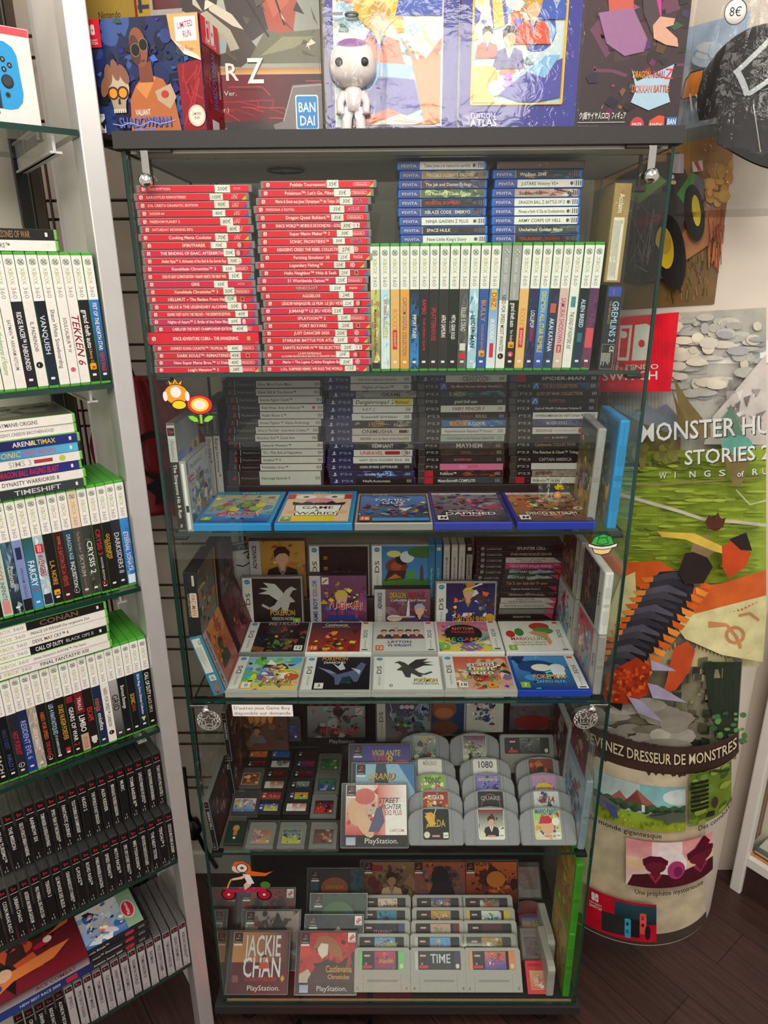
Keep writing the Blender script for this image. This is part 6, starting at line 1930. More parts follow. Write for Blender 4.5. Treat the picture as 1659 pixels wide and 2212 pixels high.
GC = [('SPLINTER CELL',None,'#b8b4ae','black, wide spaced capitals',.0064,None,None,['#2a2a2c','#3a3430']),('STAR WARS ROGUE LEADER',None,'#a9957a','black, long tan capitals',.0056,None,None,['#2a2c34','#1f2028']),('HARRY POTTER UND DER','#a9a49a','#33312e','pale with two lines',.004,'#3a3836','STEIN DER WEISEN',None),('HELLO KITTY ROLLER RESCUE','#a83a64','#d8a8b8','pink',.0048,None,None,['#c85a84','#8a2a50']),
	  ('MARIO KART: DOUBLE DASH!!','#2a3230','#b8b4ac','black with red corner, grey panel',.0048,'#b8323c',None,['#6a8484','#3a4a48']),('MARIO KART: DOUBLE DASH!!','#26302e','#b8b4ac','black with red corner, pale blue panel',.0048,'#b8323c',None,['#7a9696','#2f4240']),('Tak 2: der Stab der Tr\u00e4ume','#2a2422','#b8823a','black with curly orange title',.0066,'#2a2a50',None,['#3a302a']),("Digimon Rumble Arena 2",'#1f1f22','#a9a7a2','black with red corner, spaced small title',.0042,'#a82a3c',None,None),
	  ('Fire Emblem: Path of Radiance','#221f1c','#a8a08a','black with golden haze',.0042,None,None,['#6a5a3a','#3a342a']),('HARRY POTTER:','#b0aba2','#33312e','pale with pink corner and two lines',.004,'#c83a6a','COUPE DU MONDE DE QUIDDITCH',None),('Harry Potter et la Chambre des Secrets','#b0aba2','#33312e','pale with pink corner, one line',.0044,'#c83a6a',None,None),('THE LEGEND OF ZELDA: THE WIND WAKER','#6f6c68','#8f8c86','grey with pink corner',.0046,'#c83a6a',None,None),
	  ('RESIDENT EVIL','#1d1c1c','#a9a6a0','black with pink corner, short title',.0042,'#c8285c',None,None),('RESIDENT EVIL 2','#1a1a1a','#a9a6a0','black with green corner, partly hidden',.0042,'#2a6a4a',None,None)]
z = Z3 + .0005
YG_ = .288
for k in range(len(GC) - 1,-1,-1):
	ti,bg,fg,desc,th,cn,two,pal = GC[k]
	x = rowx([1028,1028,1028,1027,1026,1022,1020,1018,1020,1018,1016,1014,1012,1012][k] + 2,YG_,z + .007)
	spine_case('stacked_game_case',f'{desc} spined case, {ORD[k] if k < 13 else "lowest"} of the tall third shelf stack','stacked cases on the third glass shelf',M_flat(x,YG_,z,random.Random(k + 5).uniform(-.4,.4)),(.19,.056,.0136),'#1b1a1b',gc_spine(ti,bg,fg,None,th,cn,two,pal),bev=.0012)
	z += .0138
# ---- side stacks on the third shelf
for lab,xx,yy,zz,col,mt,pal in (
		('white case standing on the clear one with its edge forward, beside the far side pane',.7545,.014,Z3 + .1262,'#ece8e2','plastic',['#2f2c2c','#4a4442','#8a5a3a','#26262c']),
		('clear frosted case standing on the shelf with its edge forward, below the white one',.7545,.014,Z3 + .0005,'#c6c4be','trans',['#a8a4a0','#c83a5a','#5a9ab0','#d8d4ce']),
		('clear case standing behind the white one on the third shelf',.7500,.158,Z3 + .1262,'#b4b1ab','trans',['#7a5a4a','#5a3a3a','#a8845a','#8a8480']),
		('clear case with a teal cover standing behind the lower frosted one',.7480,.158,Z3 + .0005,'#b4b1ab','trans',['#5aa0b0','#d8d8d4','#3a7a94','#c83a4a'])):
	def cv(Q,w,h,pal=pal):
		Q.rect(.005,.004,w - .012,h - .008,'#c9c6c0')
		art(Q,.005,.004,w - .036,h - .008,pal,len(lab),24)
		Q.text('3DS',w - .014,.05,.008,'#55524e',rot=PI / 2,w=.03)
	open_edge('handheld_game_case',lab,T(xx,yy,zz) @ RY(.4),(.0155,.137,.1245),col,mt,cv)
def slim_box(label,Mx,L,d,tk,col,spine,cover,film=True):
	"""carton standing on end: spine forward, cover towards +z of its own frame"""
	t = thing('boxed_game',label,'game box',None,Mx)
	box('carton',t,(L,d,tk),m='matte',color=col,bev=.0005)
	P = Pr((0,0,0))
	spine(P,tk)
	P.build('spine_print',t)
	Q = Pr((L,0,tk),(0,1,0),(-1,0,0))
	cover(Q,d,L)
	Q.build('cover_print',t)
	if film:
		box('film_wrap',t,(L + .0016,d + .0016,tk + .0016),(-.0008,-.0008,-.0008),'film')
	return t
def pac_spine(P,tk):
	P.rect(.0008,.0008,.1254,tk - .0016,'#131212')
	P.rect(.006,.0145,.02,.004,'#d8cfc8')
	P.text('Nintendo',.016,.0153,.0022,'#b82a3a',al='c',w=.016)
	P.rrect(.04,.0085,.048,.0125,.002,'#d8d0c4')
	P.text('PAC-MAN',.064,.0105,.008,'#d8641c',al='c',w=.042)
	P.text('COLLECTION',.064,.0045,.0036,'#c9a87a',al='c',w=.046)
slim_box('black carton with a boxed orange title on its spine, wedged on the tilted blue carton',M_up(.0085,.012,Z3 + .1285,.127,.6),.127,.127,.0235,'#161414',pac_spine,lambda Q,w,h: (Q.rect(.001,.001,w - .002,h - .002,'#1c1a1a'),art(Q,.001,.001,w - .002,h - .002,['#c8642c','#d8a83a','#3a2a28','#8a8480','#5a3a2a'],51,22,('#8f8c88','#1c1818'),(.4,.5)),Q.rect(w - .012,.001,.011,h - .002,'#b87a2c')))
def doom_spine(P,tk):
	P.rect(.0008,.0008,.1254,tk - .0016,'#3a8fb0')
	P.rect(.004,.0025,.074,tk - .008,'#e6e2dc')
	P.text('CE',.008,tk - .011,.005,'#4a4846',w=.01)
	for i in range(5):
		P.rect(.022,.0045 + i * .0022,.03 + .007 * (i % 3),.0007,'#8a8680')
	P.rect(.083,.0055,.012,.012,'#e6e2dc')
	P.text('id',.089,.0085,.0066,'#2a3a4a',al='c')
	P.text('DOOM',.111,.006,.012,'#2a2a3a',al='c',w=.026)
	P.text('DOOM',.111,.0065,.011,'#d8642c',al='c',w=.025)
slim_box('blue spined carton with white text block and fiery cover, tilted against the side pane',M_up(.044,.010,Z3 + .0035,.127,-16),.127,.127,.0235,'#3a8fb0',doom_spine,lambda Q,w,h: (Q.rect(.001,.001,w - .002,h - .002,'#b84a34'),art(Q,.022,.03,w - .024,h - .032,['#c8642c','#d88a3a','#b83a2a','#e0a84a','#a8322a'],53,30,('#b8342c','#d8903a')),figure(Q,w * .5,.03,.045,'#3a4a34','#2a3428','#2f3f2f','#4a4a3a'),Q.rect(.001,.001,.02,h - .002,'#a8a4ac'),Q.text('GAME BOY ADVANCE',.014,.01,.0085,'#2a2a30',rot=PI / 2,w=.105)))
slim_box('dark carton standing behind the black orange titled one',M_up(.012,.16,Z3 + .1285,.127,.5),.127,.12,.022,'#2a2220',lambda P,tk: P.rect(.001,.001,.125,tk - .002,'#2a2220'),lambda Q,w,h: art(Q,.001,.001,w - .002,h - .002,['#5a2a2a','#3a2a34','#7a4a4a','#2a3040','#8a6a5a'],57,26),film=False)
slim_box('dark carton tilted behind the blue one',M_up(.048,.16,Z3 + .0035,.127,-16),.127,.12,.022,'#3a1f24',lambda P,tk: P.rect(.001,.001,.125,tk - .002,'#3a1f24'),lambda Q,w,h: art(Q,.001,.001,w - .002,h - .002,['#8a2a34','#5a2a2a','#a84a4a','#3a2428'],58,22),film=False)
t = face_case('handheld_game_case','pale case with a black brush sign cover, standing at the dark rear corner',None,T(rowx(499,.30,Z3 + .12),.301,Z3 + .075) @ RZ(24) @ RX(-3),(.07,.117,.012),'#8f8c88',lambda P,w,h: (P.rect(.002,.002,w - .004,h - .004,'#b5b2ae'),P.rect(.002,h - .018,w - .004,.015,'#2a2928'),P.text('PSP',w / 2,h - .015,.008,'#8f8c88',al='c',w=.03),P.line([(.014,.066),(.03,.06),(.05,.07),(.056,.085),(.044,.09),(.04,.078),(.052,.078)],.003,'#2a2624'),P.line([(.03,.09),(.05,.096)],.003,'#2a2624'),P.text('BLEACH',w / 2,.03,.006,'#55524e',al='c')),'trans')
box('display_block',None,(.07,.04,.0744),(.045,.299,Z3 + .0003),'plastic','#211d1b',bev=.001)
tag(bpy.data.objects['display_block'],'dark block in the rear corner of the third shelf under the pale case','riser')
# ================================================================== fourth tier
def n64_body(t,col='#8f8f92'):
	"""arched cartridge, 116 x 75 x 19 mm"""
	pts = [(.004,0),(.112,0),(.1155,.006),(.116,.046),(.112,.058),(.100,.066),(.08,.0725),(.058,.075),(.036,.0725),(.016,.066),(.004,.058),(0,.046),(.0005,.006)]
	o = extrude_poly('cartridge_shell',t,pts,.019,'matte',col,None,.0022)
	P = Pr((0,0,0),lift=1.2e-4)
	dk = tuple(v * .5 for v in lin(col))
	for x in (.024,.092):
		P.line([(x,.0045),(x + (.001 if x < .05 else -.001),.0665)],.0007,dk)
	P.line([(.003,.0045),(.003,.026),(.006,.030)],.0007,dk)
	P.line([(.113,.0045),(.113,.026),(.110,.030)],.0007,dk)
	P.build('panel_lines',t,'paper')
	box('connector_slot',t,(.062,.010,.003),(.027,.0045,-.0006),'plastic','#2a2524')
	return o
def n64(label,x,y,z,lean,fn,group='grey arched cartridges in three columns',yaw=0):
	t = thing('arched_cartridge',label,'cartridge',group,T(x,y,z + .019 * math.sin(math.radians(lean)) + .0004) @ RZ(yaw) @ RX(-lean))
	n64_body(t)
	P = Pr((.031,0,.011),lift=1.6e-4)
	w,h = .054,.058
	P.clip = (0,0,w,h)
	fn(P,w,h)
	P.clip = None
	P.build('label',t)
	return t
def lab64(bg,pal,seed,title,tc='#e8e4dc',ty=.75,th=.009,tw=.046,marks=True,n=22,fig=None,frame=None):
	def fn(P,w,h):
		P.rrect(0,0,w,h,.004,bg)
		if pal:
			art(P,.001,.001,w - .002,h - .002,pal,seed,n)
			P.clip = (0,0,w,h)
		if fig:
			figure(P,*fig)
		if frame:
			frame(P,w,h)
		P.text(title,w / 2,h * ty,th,tc,al='c',w=tw)
		if marks:
			P.rect(w - .0125,.003,.0105,.0105,'#efece4')
			P.text('N64',w - .0072,.006,.0036,'#3a3a3c',al='c',w=.008)
			P.rrect(w * .34,.005,.016,.0036,.0016,'#e08a94')
			P.ell(.008,.009,.0062,.0062,'#e0dcb4',14)
	return fn
def zelda_frame(P,w,h):
	P.poly([(.004,.05),(.024,.03),(.026,.046),(.018,.052)],'#d8a02c')
	P.poly([(.004,.044),(.016,.024),(.028,.03),(.012,.048)],'#e0b03a')
	P.line([(.028,.058),(.022,.044)],.0016,'#d8cfa8')
	P.poly([(.006,.02),(.013,.028),(.009,.03)],'#d8a02c')
STEP = .047
C1 = [('arched cartridge with a black label and gold shield lettering, front of its column',lab64('#161514',None,1,'ZELDA','#d8a83a',.42,.013,.038,True,0,None,zelda_frame)),('arched cartridge with a red and yellow cartoon label, second in its column',lab64('#b83a2a',['#c8502c','#8a2a24','#e0b03a','#f0e4d0','#6a3424'],62,'RUGRATS','#f0e8d8',.72,.009,.034)),('arched cartridge with a lime green label, third in its column',lab64('#8ab83a',['#9ac84a','#7aa82f','#d8503a','#efe9dc'],63,'TONIC','#3a2a4a',.7,.012,.036)),('arched cartridge with a cream label and gold wording, fourth in its column',lab64('#e8e2d6',['#e8e2d6','#efeae0'],64,'MAJOR LEAGUE','#a8822c',.78,.009,.03,False,3)),('dark grey arched cartridge with a green racer label, at the back of its column',lab64('#6a7a6a',['#4a6a44','#a8a8a4','#8a3a34','#3a4a3a','#c8c4bc'],65,'KART','#d8b83a',.8,.01,.03))]
C2 = [('arched cartridge with a portrait and white gun barrel label, front of its column',lab64('#ece6d8',['#ece6d8','#1f1d1d'],66,'GOLDENEYE 007','#c83a2a',.84,.0075,.046,True,4,(.027,.006,.032,'#d8a88a','#3a2820','#1d1d22','#efece6'))),('arched cartridge with a black label and a thin red ring, second in its column',lab64('#1d1b1b',None,67,'QUAKE','#a9a09a',.7,.008,.042,False,0,None,lambda P,w,h: P.ring(w / 2,h * .5,.02,.024,.0012,'#a86a64',22))),('arched cartridge with a blue label and yellow slanted title, third in its column',lab64('#2a3a8a',['#2f4aa0','#8a7ac0','#1f2a6a','#b8a8d8'],68,'extreme-G','#d8d03a',.78,.0085,.042)),('arched cartridge with a cream label and blue brush digits, fourth in its column',lab64('#e6e0d2',['#e6e0d2','#ece6da'],69,'1080','#2a2f6a',.68,.014,.036,False,2)),('dark grey arched cartridge with a white and purple label, at the back of its column',lab64('#d8d2c0',['#e0dac8','#5a2a5a','#8a3a4a','#5a8a2a','#2a2440'],70,'CLAYFIGHTER','#8a3a4a',.82,.008,.04))]
C3 = [('arched cartridge with a bright label of a red capped cartoon figure, front of its column',lab64('#e8dcb0',['#e8dcb8','#8ac04a','#e0a84a','#c83a34','#5a4a9a'],71,'MARIO PARTY','#3a6ac0',.84,.009,.048,True,26,None,lambda P,w,h: (P.ell(.026,.024,.014,.014,'#e0b088',14),P.poly([(.01,.03),(.014,.043),(.03,.045),(.042,.034),(.03,.03)],'#c8283a'),P.ell(.044,.034,.008,.008,'#efe9e0',12)))),('arched cartridge with a racing car label and red initials, second in its column',lab64('#a9c0cc',['#8ab0c0','#e0dcd4','#3a4a5a','#c8cfd4'],72,'GT64','#b83a34',.6,.013,.034)),('arched cartridge with a violet and yellow oval label, third in its column',lab64('#9a7ab0',['#a88ac0','#c890b0','#8a6aa8'],73,'Lamborghini','#a82a4a',.45,.008,.044,False,10,None,lambda P,w,h: P.ell(w * .5,h * .5,.02,.012,'#e0c82a',18))),('arched cartridge with a black and ember red label, fourth in its column',lab64('#1f1716',['#2a1a18','#8a3a24','#c8642c','#161212'],74,'FIGHTERS','#c8844a',.25,.007,.034,False,16))]
for col,(px0,data) in enumerate(((882,C1),(1003,C2),(1126,C3))):
	xs = [px0,px0 - (2,6,14)[col] + 6,px0 - (5,13,20)[col] + 6,px0 - (9,20,28)[col] + 6]
	for k in range(len(data) - 1,-1,-1):
		lab,fn = data[k]
		y = .010 + STEP * k
		lean = 46 if k < 4 else 30
		if k == 4:
			y = .222
		z = Z4 + .004 * k
		pxk = (px0,px0 + 1,px0 - 3,px0 - 8,(864,972,1080)[col])[k]
		x = rowx(pxk,y,z + .02)
		n64(lab,x,y,z + (.012 if k == 4 else 0),lean,fn)
def snes_body(t,col='#b4b0aa'):
	w,h,tk = .128,.086,.0195
	pts = [(0,0),(w,0),(w,h - .006),(w - .004,h),(.004,h),(0,h - .006)]
	extrude_poly('cartridge_shell',t,pts,tk,'matte',col,None,.0016)
	dk = tuple(v * .55 for v in lin(col))
	P = Pr((0,0,0),lift=1.2e-4)
	for x in (.021,.106):
		P.line([(x,.001),(x,.034)],.0006,dk)
	P.line([(.031,.0235),(.098,.0235),(.099,.022),(.098,.0205),(.031,.0205),(.030,.022),(.031,.0235)],.0007,dk)
	P.rrect(.0305,.0209,.0680,.0022,.0009,tuple(v * .8 for v in lin(col)))
	for x in (.052,.076):
		P.line([(x,.0206),(x,.0234)],.0005,dk)
	P.build('panel_lines',t,'paper')
	ribs = [box_geo(x - .0004,tk * .1,.036 + i * .0044,x + .0010,tk * .9,.0374 + i * .0044) for x in (0,w - .0006) for i in range(9)]
	k = ('ribs',tk)
	if k not in _box:
		_box[k] = mesh_from('grip_ribs',*merge_geo(ribs),[M['matte']])
	obj('grip_ribs',_box[k],t,None,tuple(v * .8 for v in lin(col)))
	for x in (.009,w - .009):
		lathe('screw',t,[(0,0),(.0022,0),(.0022,.0006),(0,.0008)],'chrome',12,T(x,-.0001,.008) @ RX(90))
def snes_lab(title,tc,pal,seed,bg='#1b1919',side=None,th=.01,tw=.04,red=True,endc=None,tx=.58):
	def fn(P,w,h):
		P.rrect(0,0,w,h,.003,bg)
		c0 = P.clip
		art(P,w * .34,.001,w * .46,h - .002,pal,seed,24)
		P.clip = c0
		if side:
			P.rect(0,0,w * .07,h,side)
		if endc:
			P.rect(w * .86,0,w * .14,h,endc)
		P.rrect(w * .11,h * .7,.014,.0036,.0016,'#e8a8a4')
		for i,c in enumerate(('#c83a4a','#d8c03a','#3a6ac0','#4aa05a')):
			P.ell(w * .14 + .0022 * (i % 2),h * .3 + .0022 * (i // 2),.0014,.0014,c,8)
		if red:
			P.rect(w * .09,h * .08,w * .2,h * .16,'#c8283a')
		P.text(title,w * tx,h * .36,th,tc,al='c',w=tw)
		P.ell(w * .93,h * .2,.0042,.0048,'#e0dcb4',12)
	return fn
def snes(label,x,y,z,lean,fn,group='pale ribbed cartridges in three columns',col='#b9b5ae',yaw=0):
	t = thing('ribbed_cartridge',label,'cartridge',group,T(x,y,z + .0195 * math.sin(math.radians(lean)) + .0004) @ RZ(yaw) @ RX(-lean))
	snes_body(t,col)
	P = Pr((.011,0,.043),lift=1.6e-4)
	P.clip = (0,0,.104,.036)
	fn(P,.104,.036)
	P.clip = None
	P.build('label',t)
	return t
snes('ribbed grey cartridge with a black label and grey mask, behind the arched cartridges',rowx(1082,.215,Z4 + .02),.215,Z4 + .012,32,snes_lab('','#c82a34',['#2a2c2a','#6a706a','#3a3f3a','#8a908a'],80,tx=.4),None,'#8f8c88')
# small cartridges lying flat in rows
def gba(label,x,y,bg,pal,seed,title='',tc='#e8e4dc',shell='#2c2c2e',z=Z4):
	t = thing('small_cartridge',label,'cartridge','small dark cartridges lying in rows',T(x,y,z + .0085) @ RX(-88))
	pts = [(0,0),(.057,0),(.057,.030),(.052,.0325),(.04,.0345),(.0285,.0352),(.017,.0345),(.005,.0325),(0,.030)]
	extrude_poly('cartridge_shell',t,pts,.0075,'plastic',shell,None,.001)
	P = Pr((.007,0,.004))
	P.clip = (0,0,.043,.0215)
	P.rrect(0,0,.043,.0215,.0015,bg)
	art(P,.012,.0005,.0305,.0205,pal,seed,16)
	P.clip = (0,0,.043,.0215)
	P.ell(.006,.008,.0034,.0034,'#e0dcb4',10)
	P.text('CE',.003,.0145,.0032,'#e8e4dc',w=.007)
	if title:
		P.text(title,.026,.009,.0055,tc,al='c',maxw=.026)
	P.clip = None
	P.build('label',t)
def gbc(label,x,y,shell,bg,pal,seed,title='',tc='#e8e4dc',z=Z4,Mx=None,case=False,sx=1.0,grp='square grey cartridges on the fourth shelf'):
	t = thing('square_cartridge',label,'cartridge',grp,Mx if Mx is not None else T(x,y,z + .0095) @ RX(-88))
	w,h = .057,.065
	pts = [(0,0),(w,0),(w,h - .006),(w - .003,h - .006),(w - .003,h),(.002,h),(0,h - .002)]
	extrude_poly('cartridge_shell',t,pts,.008,'plastic',shell,None,.0009)
	P = Pr((.0085,0,.008))
	P.rrect(-.001,-.001,.042,.039,.002,tuple(v * .7 for v in lin(shell)))
	P.clip = (0,0,.040,.037)
	P.rect(0,0,.04,.037,bg)
	art(P,.001,.001,.038,.035,pal,seed,20)
	P.clip = None
	if title:
		P.text(title,.02,.027,.0055,tc,al='c',maxw=.034)
	P.ell(.0355,.0055,.0032,.0032,'#e0dcb4',10)
	P.build('label',t)
	Q = Pr((0,0,0),lift=1.4e-4)
	Q.rrect(.007,.053,.043,.0055,.0025,tuple(v * .85 for v in lin(shell)))
	Q.build('brand_recess',t,'paper')
	if case:
		box('clear_case',t,(.068,.0125,.074),(-.0055,-.0022,-.004),'case',bev=.002)
		box('case_clasp',t,(.018,.004,.003),(.02,.002,-.006),'case')
	return t
ROWS = [.298,.2625,.227,.1915,.156,.1205,.085]
GB2 = [(580,0,'#3a6ab0',['#3a70b8','#2a5a9a'],'blue label with a dark bird'),(578,1,'#e0dcd4',['#e0dcd4','#4a4846'],'white label with a black bat figure'),(569,2,'#1c1b1c',['#1c1b1c','#8a242c'],'black label headed with a red bar'),(563,3,'#d8d0c4',['#d8c8a8','#a84a34','#8a8a94'],'tan label with a red oval'),(556,4,'#a83a34',['#b84a3c','#8a2a2a','#d8a890'],'brick red label'),(549,5,'#2a3a8a',['#d8d03a','#3a4aa0','#efece4','#5a8ad0'],'blue and yellow cartoon label')]
GB3 = [(636,0,'#2a2222',['#3a2a28','#5a2a2a'],'dim dark red label'),(633,1,'#3a2a5a',['#4a3070','#a8243a','#2a2040'],'purple label with a red figure'),(627,2,'#161517',['#161517','#8a242c'],'black label with red capitals'),(620,3,'#1f2624',['#2a3a40','#8a9a90','#c8c8c0'],'dark label with pale figures'),(616,4,'#2a2a6a',['#8ac03a','#e07a2c','#3a3a8a','#efece4'],'label with a green and orange cartoon'),(610,5,'#ece6dc',['#ece6dc','#c85a44','#e0b8a8'],'cream label with a red haired figure')]
GB1 = [(531,0,'#c85a2c',['#d8682c','#e08a3a','#c84a24'],'bright orange label'),(526,1,'#1d1c1d',['#1d1c1d','#a8242c'],'black label topped with a red stripe')]
for data,cname in ((GB1,'outer'),(GB2,'middle'),(GB3,'inner')):
	for px,r,bg,pal,desc in data:
		y = ROWS[r] - .012
		gba(f'small dark cartridge, {desc}, {cname} small cartridge column',rowx(px,y,Z4 + .008),y,bg,pal,90 + r + px % 7)
gbc('square grey cartridge with a red and brown horse label',rowx(511,.19,Z4 + .009),.186,'#5f5d5c','#d8cfc0',['#b85a2c','#8a3a24','#e0d4c0','#5a4a44'],101)
gbc('square grey cartridge with a green footballer label, rear of the inner column',rowx(684,.235,Z4 + .009),.236,'#6a625c','#2a5a3a',['#3a7a44','#2a5a34','#c8c8a8','#a89a3a'],102)
gbc('square grey cartridge with a green and blue masked figure label',rowx(677,.165,Z4 + .009),.166,'#6f6a66','#1f2a3a',['#2a4a8a','#3a7a3a','#c83a34','#8aa0b8'],103)
gbc('square grey cartridge with a red and black dragon label',rowx(669,.096,Z4 + .009),.096,'#7c7a7a','#2a1c1c',['#c83a2c','#241a1a','#3a4ab0','#d8a870'],104)
for px,bg,pal,seed,desc,ti in ((524,'#c9a08a',['#d8a88a','#a8645a','#c8c0b8','#8a8aa8'],105,'faded pink label',''),(592,'#d8d03a',['#e0d83a','#3a6ab0','#3a8a4a','#2a2a3a'],106,'bright yellow label and blue cartoon',''),(661,'#7a4a44',['#8a5040','#5a3a3a','#b8b4b0','#c8844a'],107,'dark red label with grey figures','')):
	gbc(f'cased square cartridge with {desc}, front row of the fourth shelf',rowx(px + 5,.012,Z4 + .01),.012,'#8d8c8c',bg,pal,seed,ti,case=True)
gbc('square clear grey cartridge with a blue label standing against the mesh back',0,0,'#4a4644','#2a3a6a',['#2a3a70','#3a5a8a','#8a3a4a'],108,Mx=T(rowx(601,.33,Z4 + .05),.322,Z4 + .03) @ RX(-8))
t = thing('boxed_cartridge','small clear boxed cartridge with a blue and white dog label, standing near the side pane','cartridge',None,T(rowx(494,.1,Z4 + .01),.1,Z4 + .0125) @ RX(-80))
box('clear_box',t,(.062,.013,.062),m='case',bev=.001)
box('card',t,(.056,.008,.056),(.003,.003,.003),'matte','#1c1b1c')
P = Pr((.006,.003,.008))
art(P,0,0,.048,.034,['#3a78c8','#efece4','#5a9ad8','#d8b83a','#c83a6a'],110,20)
P.text('PUPPIES',.024,.026,.005,'#c83a6a',al='c',w=.03)
P.build('label',t)
t = thing('small_cartridge','small dark green labelled cartridge lying by the side pane, front corner of the fourth shelf','cartridge',None,T(rowx(482,.022,Z4 + .008),.02,Z4 + .009) @ RX(-84))
box('cartridge_shell',t,(.04,.0075,.058),m='plastic',color='#2c2f2e',bev=.001)
P = Pr((.008,0,.009))
P.rrect(0,0,.025,.042,.002,'#173a2c')
P.ell(.012,.03,.007,.008,'#c8824a',12)
P.rect(.008,.012,.008,.014,'#b8743f')
P.ell(.012,.006,.003,.003,'#e0dcb4',8)
P.build('label',t)
def jewel(label,Mx,spine_txt,cover,group=None,shell='#8f8d8a'):
	"""standard disc case standing on end, spine forward, cover to +z of its frame"""
	t = thing('disc_case',label,'disc case',group,Mx)
	box('shell',t,(.125,.14,.0105),m='trans',color=shell,bev=.0008)
	P = Pr((0,0,0))
	P.rect(.003,.0012,.119,.008,'#1c1b1b')
	ps_mark(P,.01,.0052,.006)
	P.rect(.018,.0015,.0008,.0075,'#c9c6c0')
	P.text(spine_txt,.026,.0034,.0042,'#d8d4cc',maxw=.075)
	P.rect(.107,.004,.004,.0006,'#c9c6c0')
	P.rect(.114,.003,.005,.0035,'#77746f')
	P.build('spine_insert',t)
	Q = Pr((.125,0,.0105),(0,1,0),(-1,0,0))
	cover(Q,.14,.125)
	Q.build('cover_insert',t)
	return t
dk = lambda s: (lambda Q,w,h: (Q.rect(.002,.002,w - .004,h - .004,'#1b1919'),art(Q,.02,.01,w - .03,h - .02,['#5a2a2a','#2a2424','#7a5a4a','#3a2a30','#8a7a6a'],s,22)))
jewel('black spined disc case standing lower by the side pane of the fourth shelf',M_up(.009,.012,Z4 + .0005,.125,-4.5),'RESIDENT EVIL 2',dk(121))
jewel('black spined disc case resting higher behind the star seal sticker',M_up(.022,.13,Z4 + .1265,.125,-2),'PARASITE EVE II',dk(122))
jewel('black spined disc case standing lower, behind the front disc case of the fourth shelf',M_up(.016,.155,Z4 + .0005,.125,-4),'WILD',dk(123))
# disc cases leaning in the middle
def ps1_cover(pal,seed,draw,base='#141313',strip=True,sky=None,band=True,konami=False):
	def fn(P,w,h):
		P.rect(.002,.002,w - .004,h - .004,'#2a2828')
		P.rect(.008,.002,w - .012,h - .004,base)
		y0 = .024 if band else .003
		art(P,.010,y0,w - .014,h - y0 - .004,pal,seed,32,sky,(.55,.5),.32)
		P.clip = (.010,.002,w - .004,h - .004)
		draw(P,w,h)
		P.clip = None
		if band:
			P.text('PlayStation.',w * .6,.0085,.0095,'#e6e2da',al='c',w=.07,bold=0)
			P.rect(.012,.005,.02,.015,'#a8a4c0')
			P.rect(.013,.006,.018,.013,'#c9b8cc','#8ab0c8')
		P.rect(.012,h - .026,.019,.021,'#141313')
		ps_mark(P,.0215,h - .014,.012)
		P.text('PlayStation',.0215,h - .0245,.0022,'#d8d4cc',al='c',w=.015)
		P.rect(.012,h - .0305,.019,.0035,'#e6e2da')
		if konami:
			P.rect(w - .022,h - .023,.017,.019,'#ece8e0')
			P.line([(w - .019,h - .016),(w - .009,h - .008)],.003,'#d8642c')
			P.line([(w - .017,h - .0185),(w - .007,h - .0115)],.003,'#c8283a')
			P.text('KONAMI',w - .0135,h - .0215,.0022,'#33312e',al='c',w=.013)
	return fn
def disc_face(label,Mx,fn,group='disc cases leaning in the cabinet',shell='#6f6d6a'):
	t = face_case('disc_case',label,group,Mx,(.142,.125,.0105),shell,fn,'trans',.0008,cat='disc case')
	box('tray_edge',t,(.136,.0012,.0024),(.003,.004,-.0006),'trans','#c6c3bd')
	return t
def leanM(x,y,z,lean,tk,yaw=0):
	return T(x,y,z + tk * math.sin(math.radians(lean)) + .0004) @ RZ(yaw) @ RX(-lean)
disc_face('disc case with a red and white martial arts cover, front of the middle group',leanM(rowx(734,.01,Z4 + .01),.010,Z4,46,.0105),ps1_cover(['#c83a34','#e0a890','#d8d0c8','#8a3a3a','#c8b0a0'],131,lambda P,w,h: (P.hgrad(w * .55,.024,w * .45,h - .028,'#d86a60','#f0ebe4'),P.rect(w * .66,.024,w * .33,h * .5,'#f0ebe4'),P.ell(.035,.07,.02,.03,'#d8a888',14),P.ell(.05,.045,.014,.03,'#dcae90',14,.6),P.poly([(.058,.03),(.075,.075),(.085,.08),(.092,.05),(.08,.03)],'#5a5a78'),P.ell(.05,.098,.022,.016,'#c8605a',14),P.text('STREET',.1,.085,.01,'#26282e',al='c',w=.042,slant=.2),P.text('FIGHTER',.105,.073,.0095,'#3a3c44',al='c',w=.042,slant=.2),P.text('EX2 PLUS',.11,.062,.009,'#a82a3c',al='c',w=.036),P.text('CAPCOM',.117,.03,.0055,'#c8843a',al='c',w=.03)),sky=('#c84a40','#e8d8cc')))
disc_face('disc case with a blue skyscraper cover and yellow title, second of the middle group',leanM(rowx(757,.075,Z4 + .02),.068,Z4 + .006,44,.0105),ps1_cover(['#8ab0cc','#6a98b8','#a8c4d4'],132,lambda P,w,h: (P.rect(.01,.024,w,h,'#8fb4cc'),P.poly([(.045,.024),(.055,h),(.075,h),(.09,.024)],'#2f3a48'),P.poly([(.1,h),(w,.06),(w,h)],'#3a70a8'),P.text('GRAND',.066,.088,.014,'#1f1a14',al='c',w=.062,slant=.2),P.text('GRAND',.065,.089,.013,'#d8a02c',al='c',w=.06,slant=.2),P.text('* * *',.118,.09,.006,'#ece8e0',al='c'))))
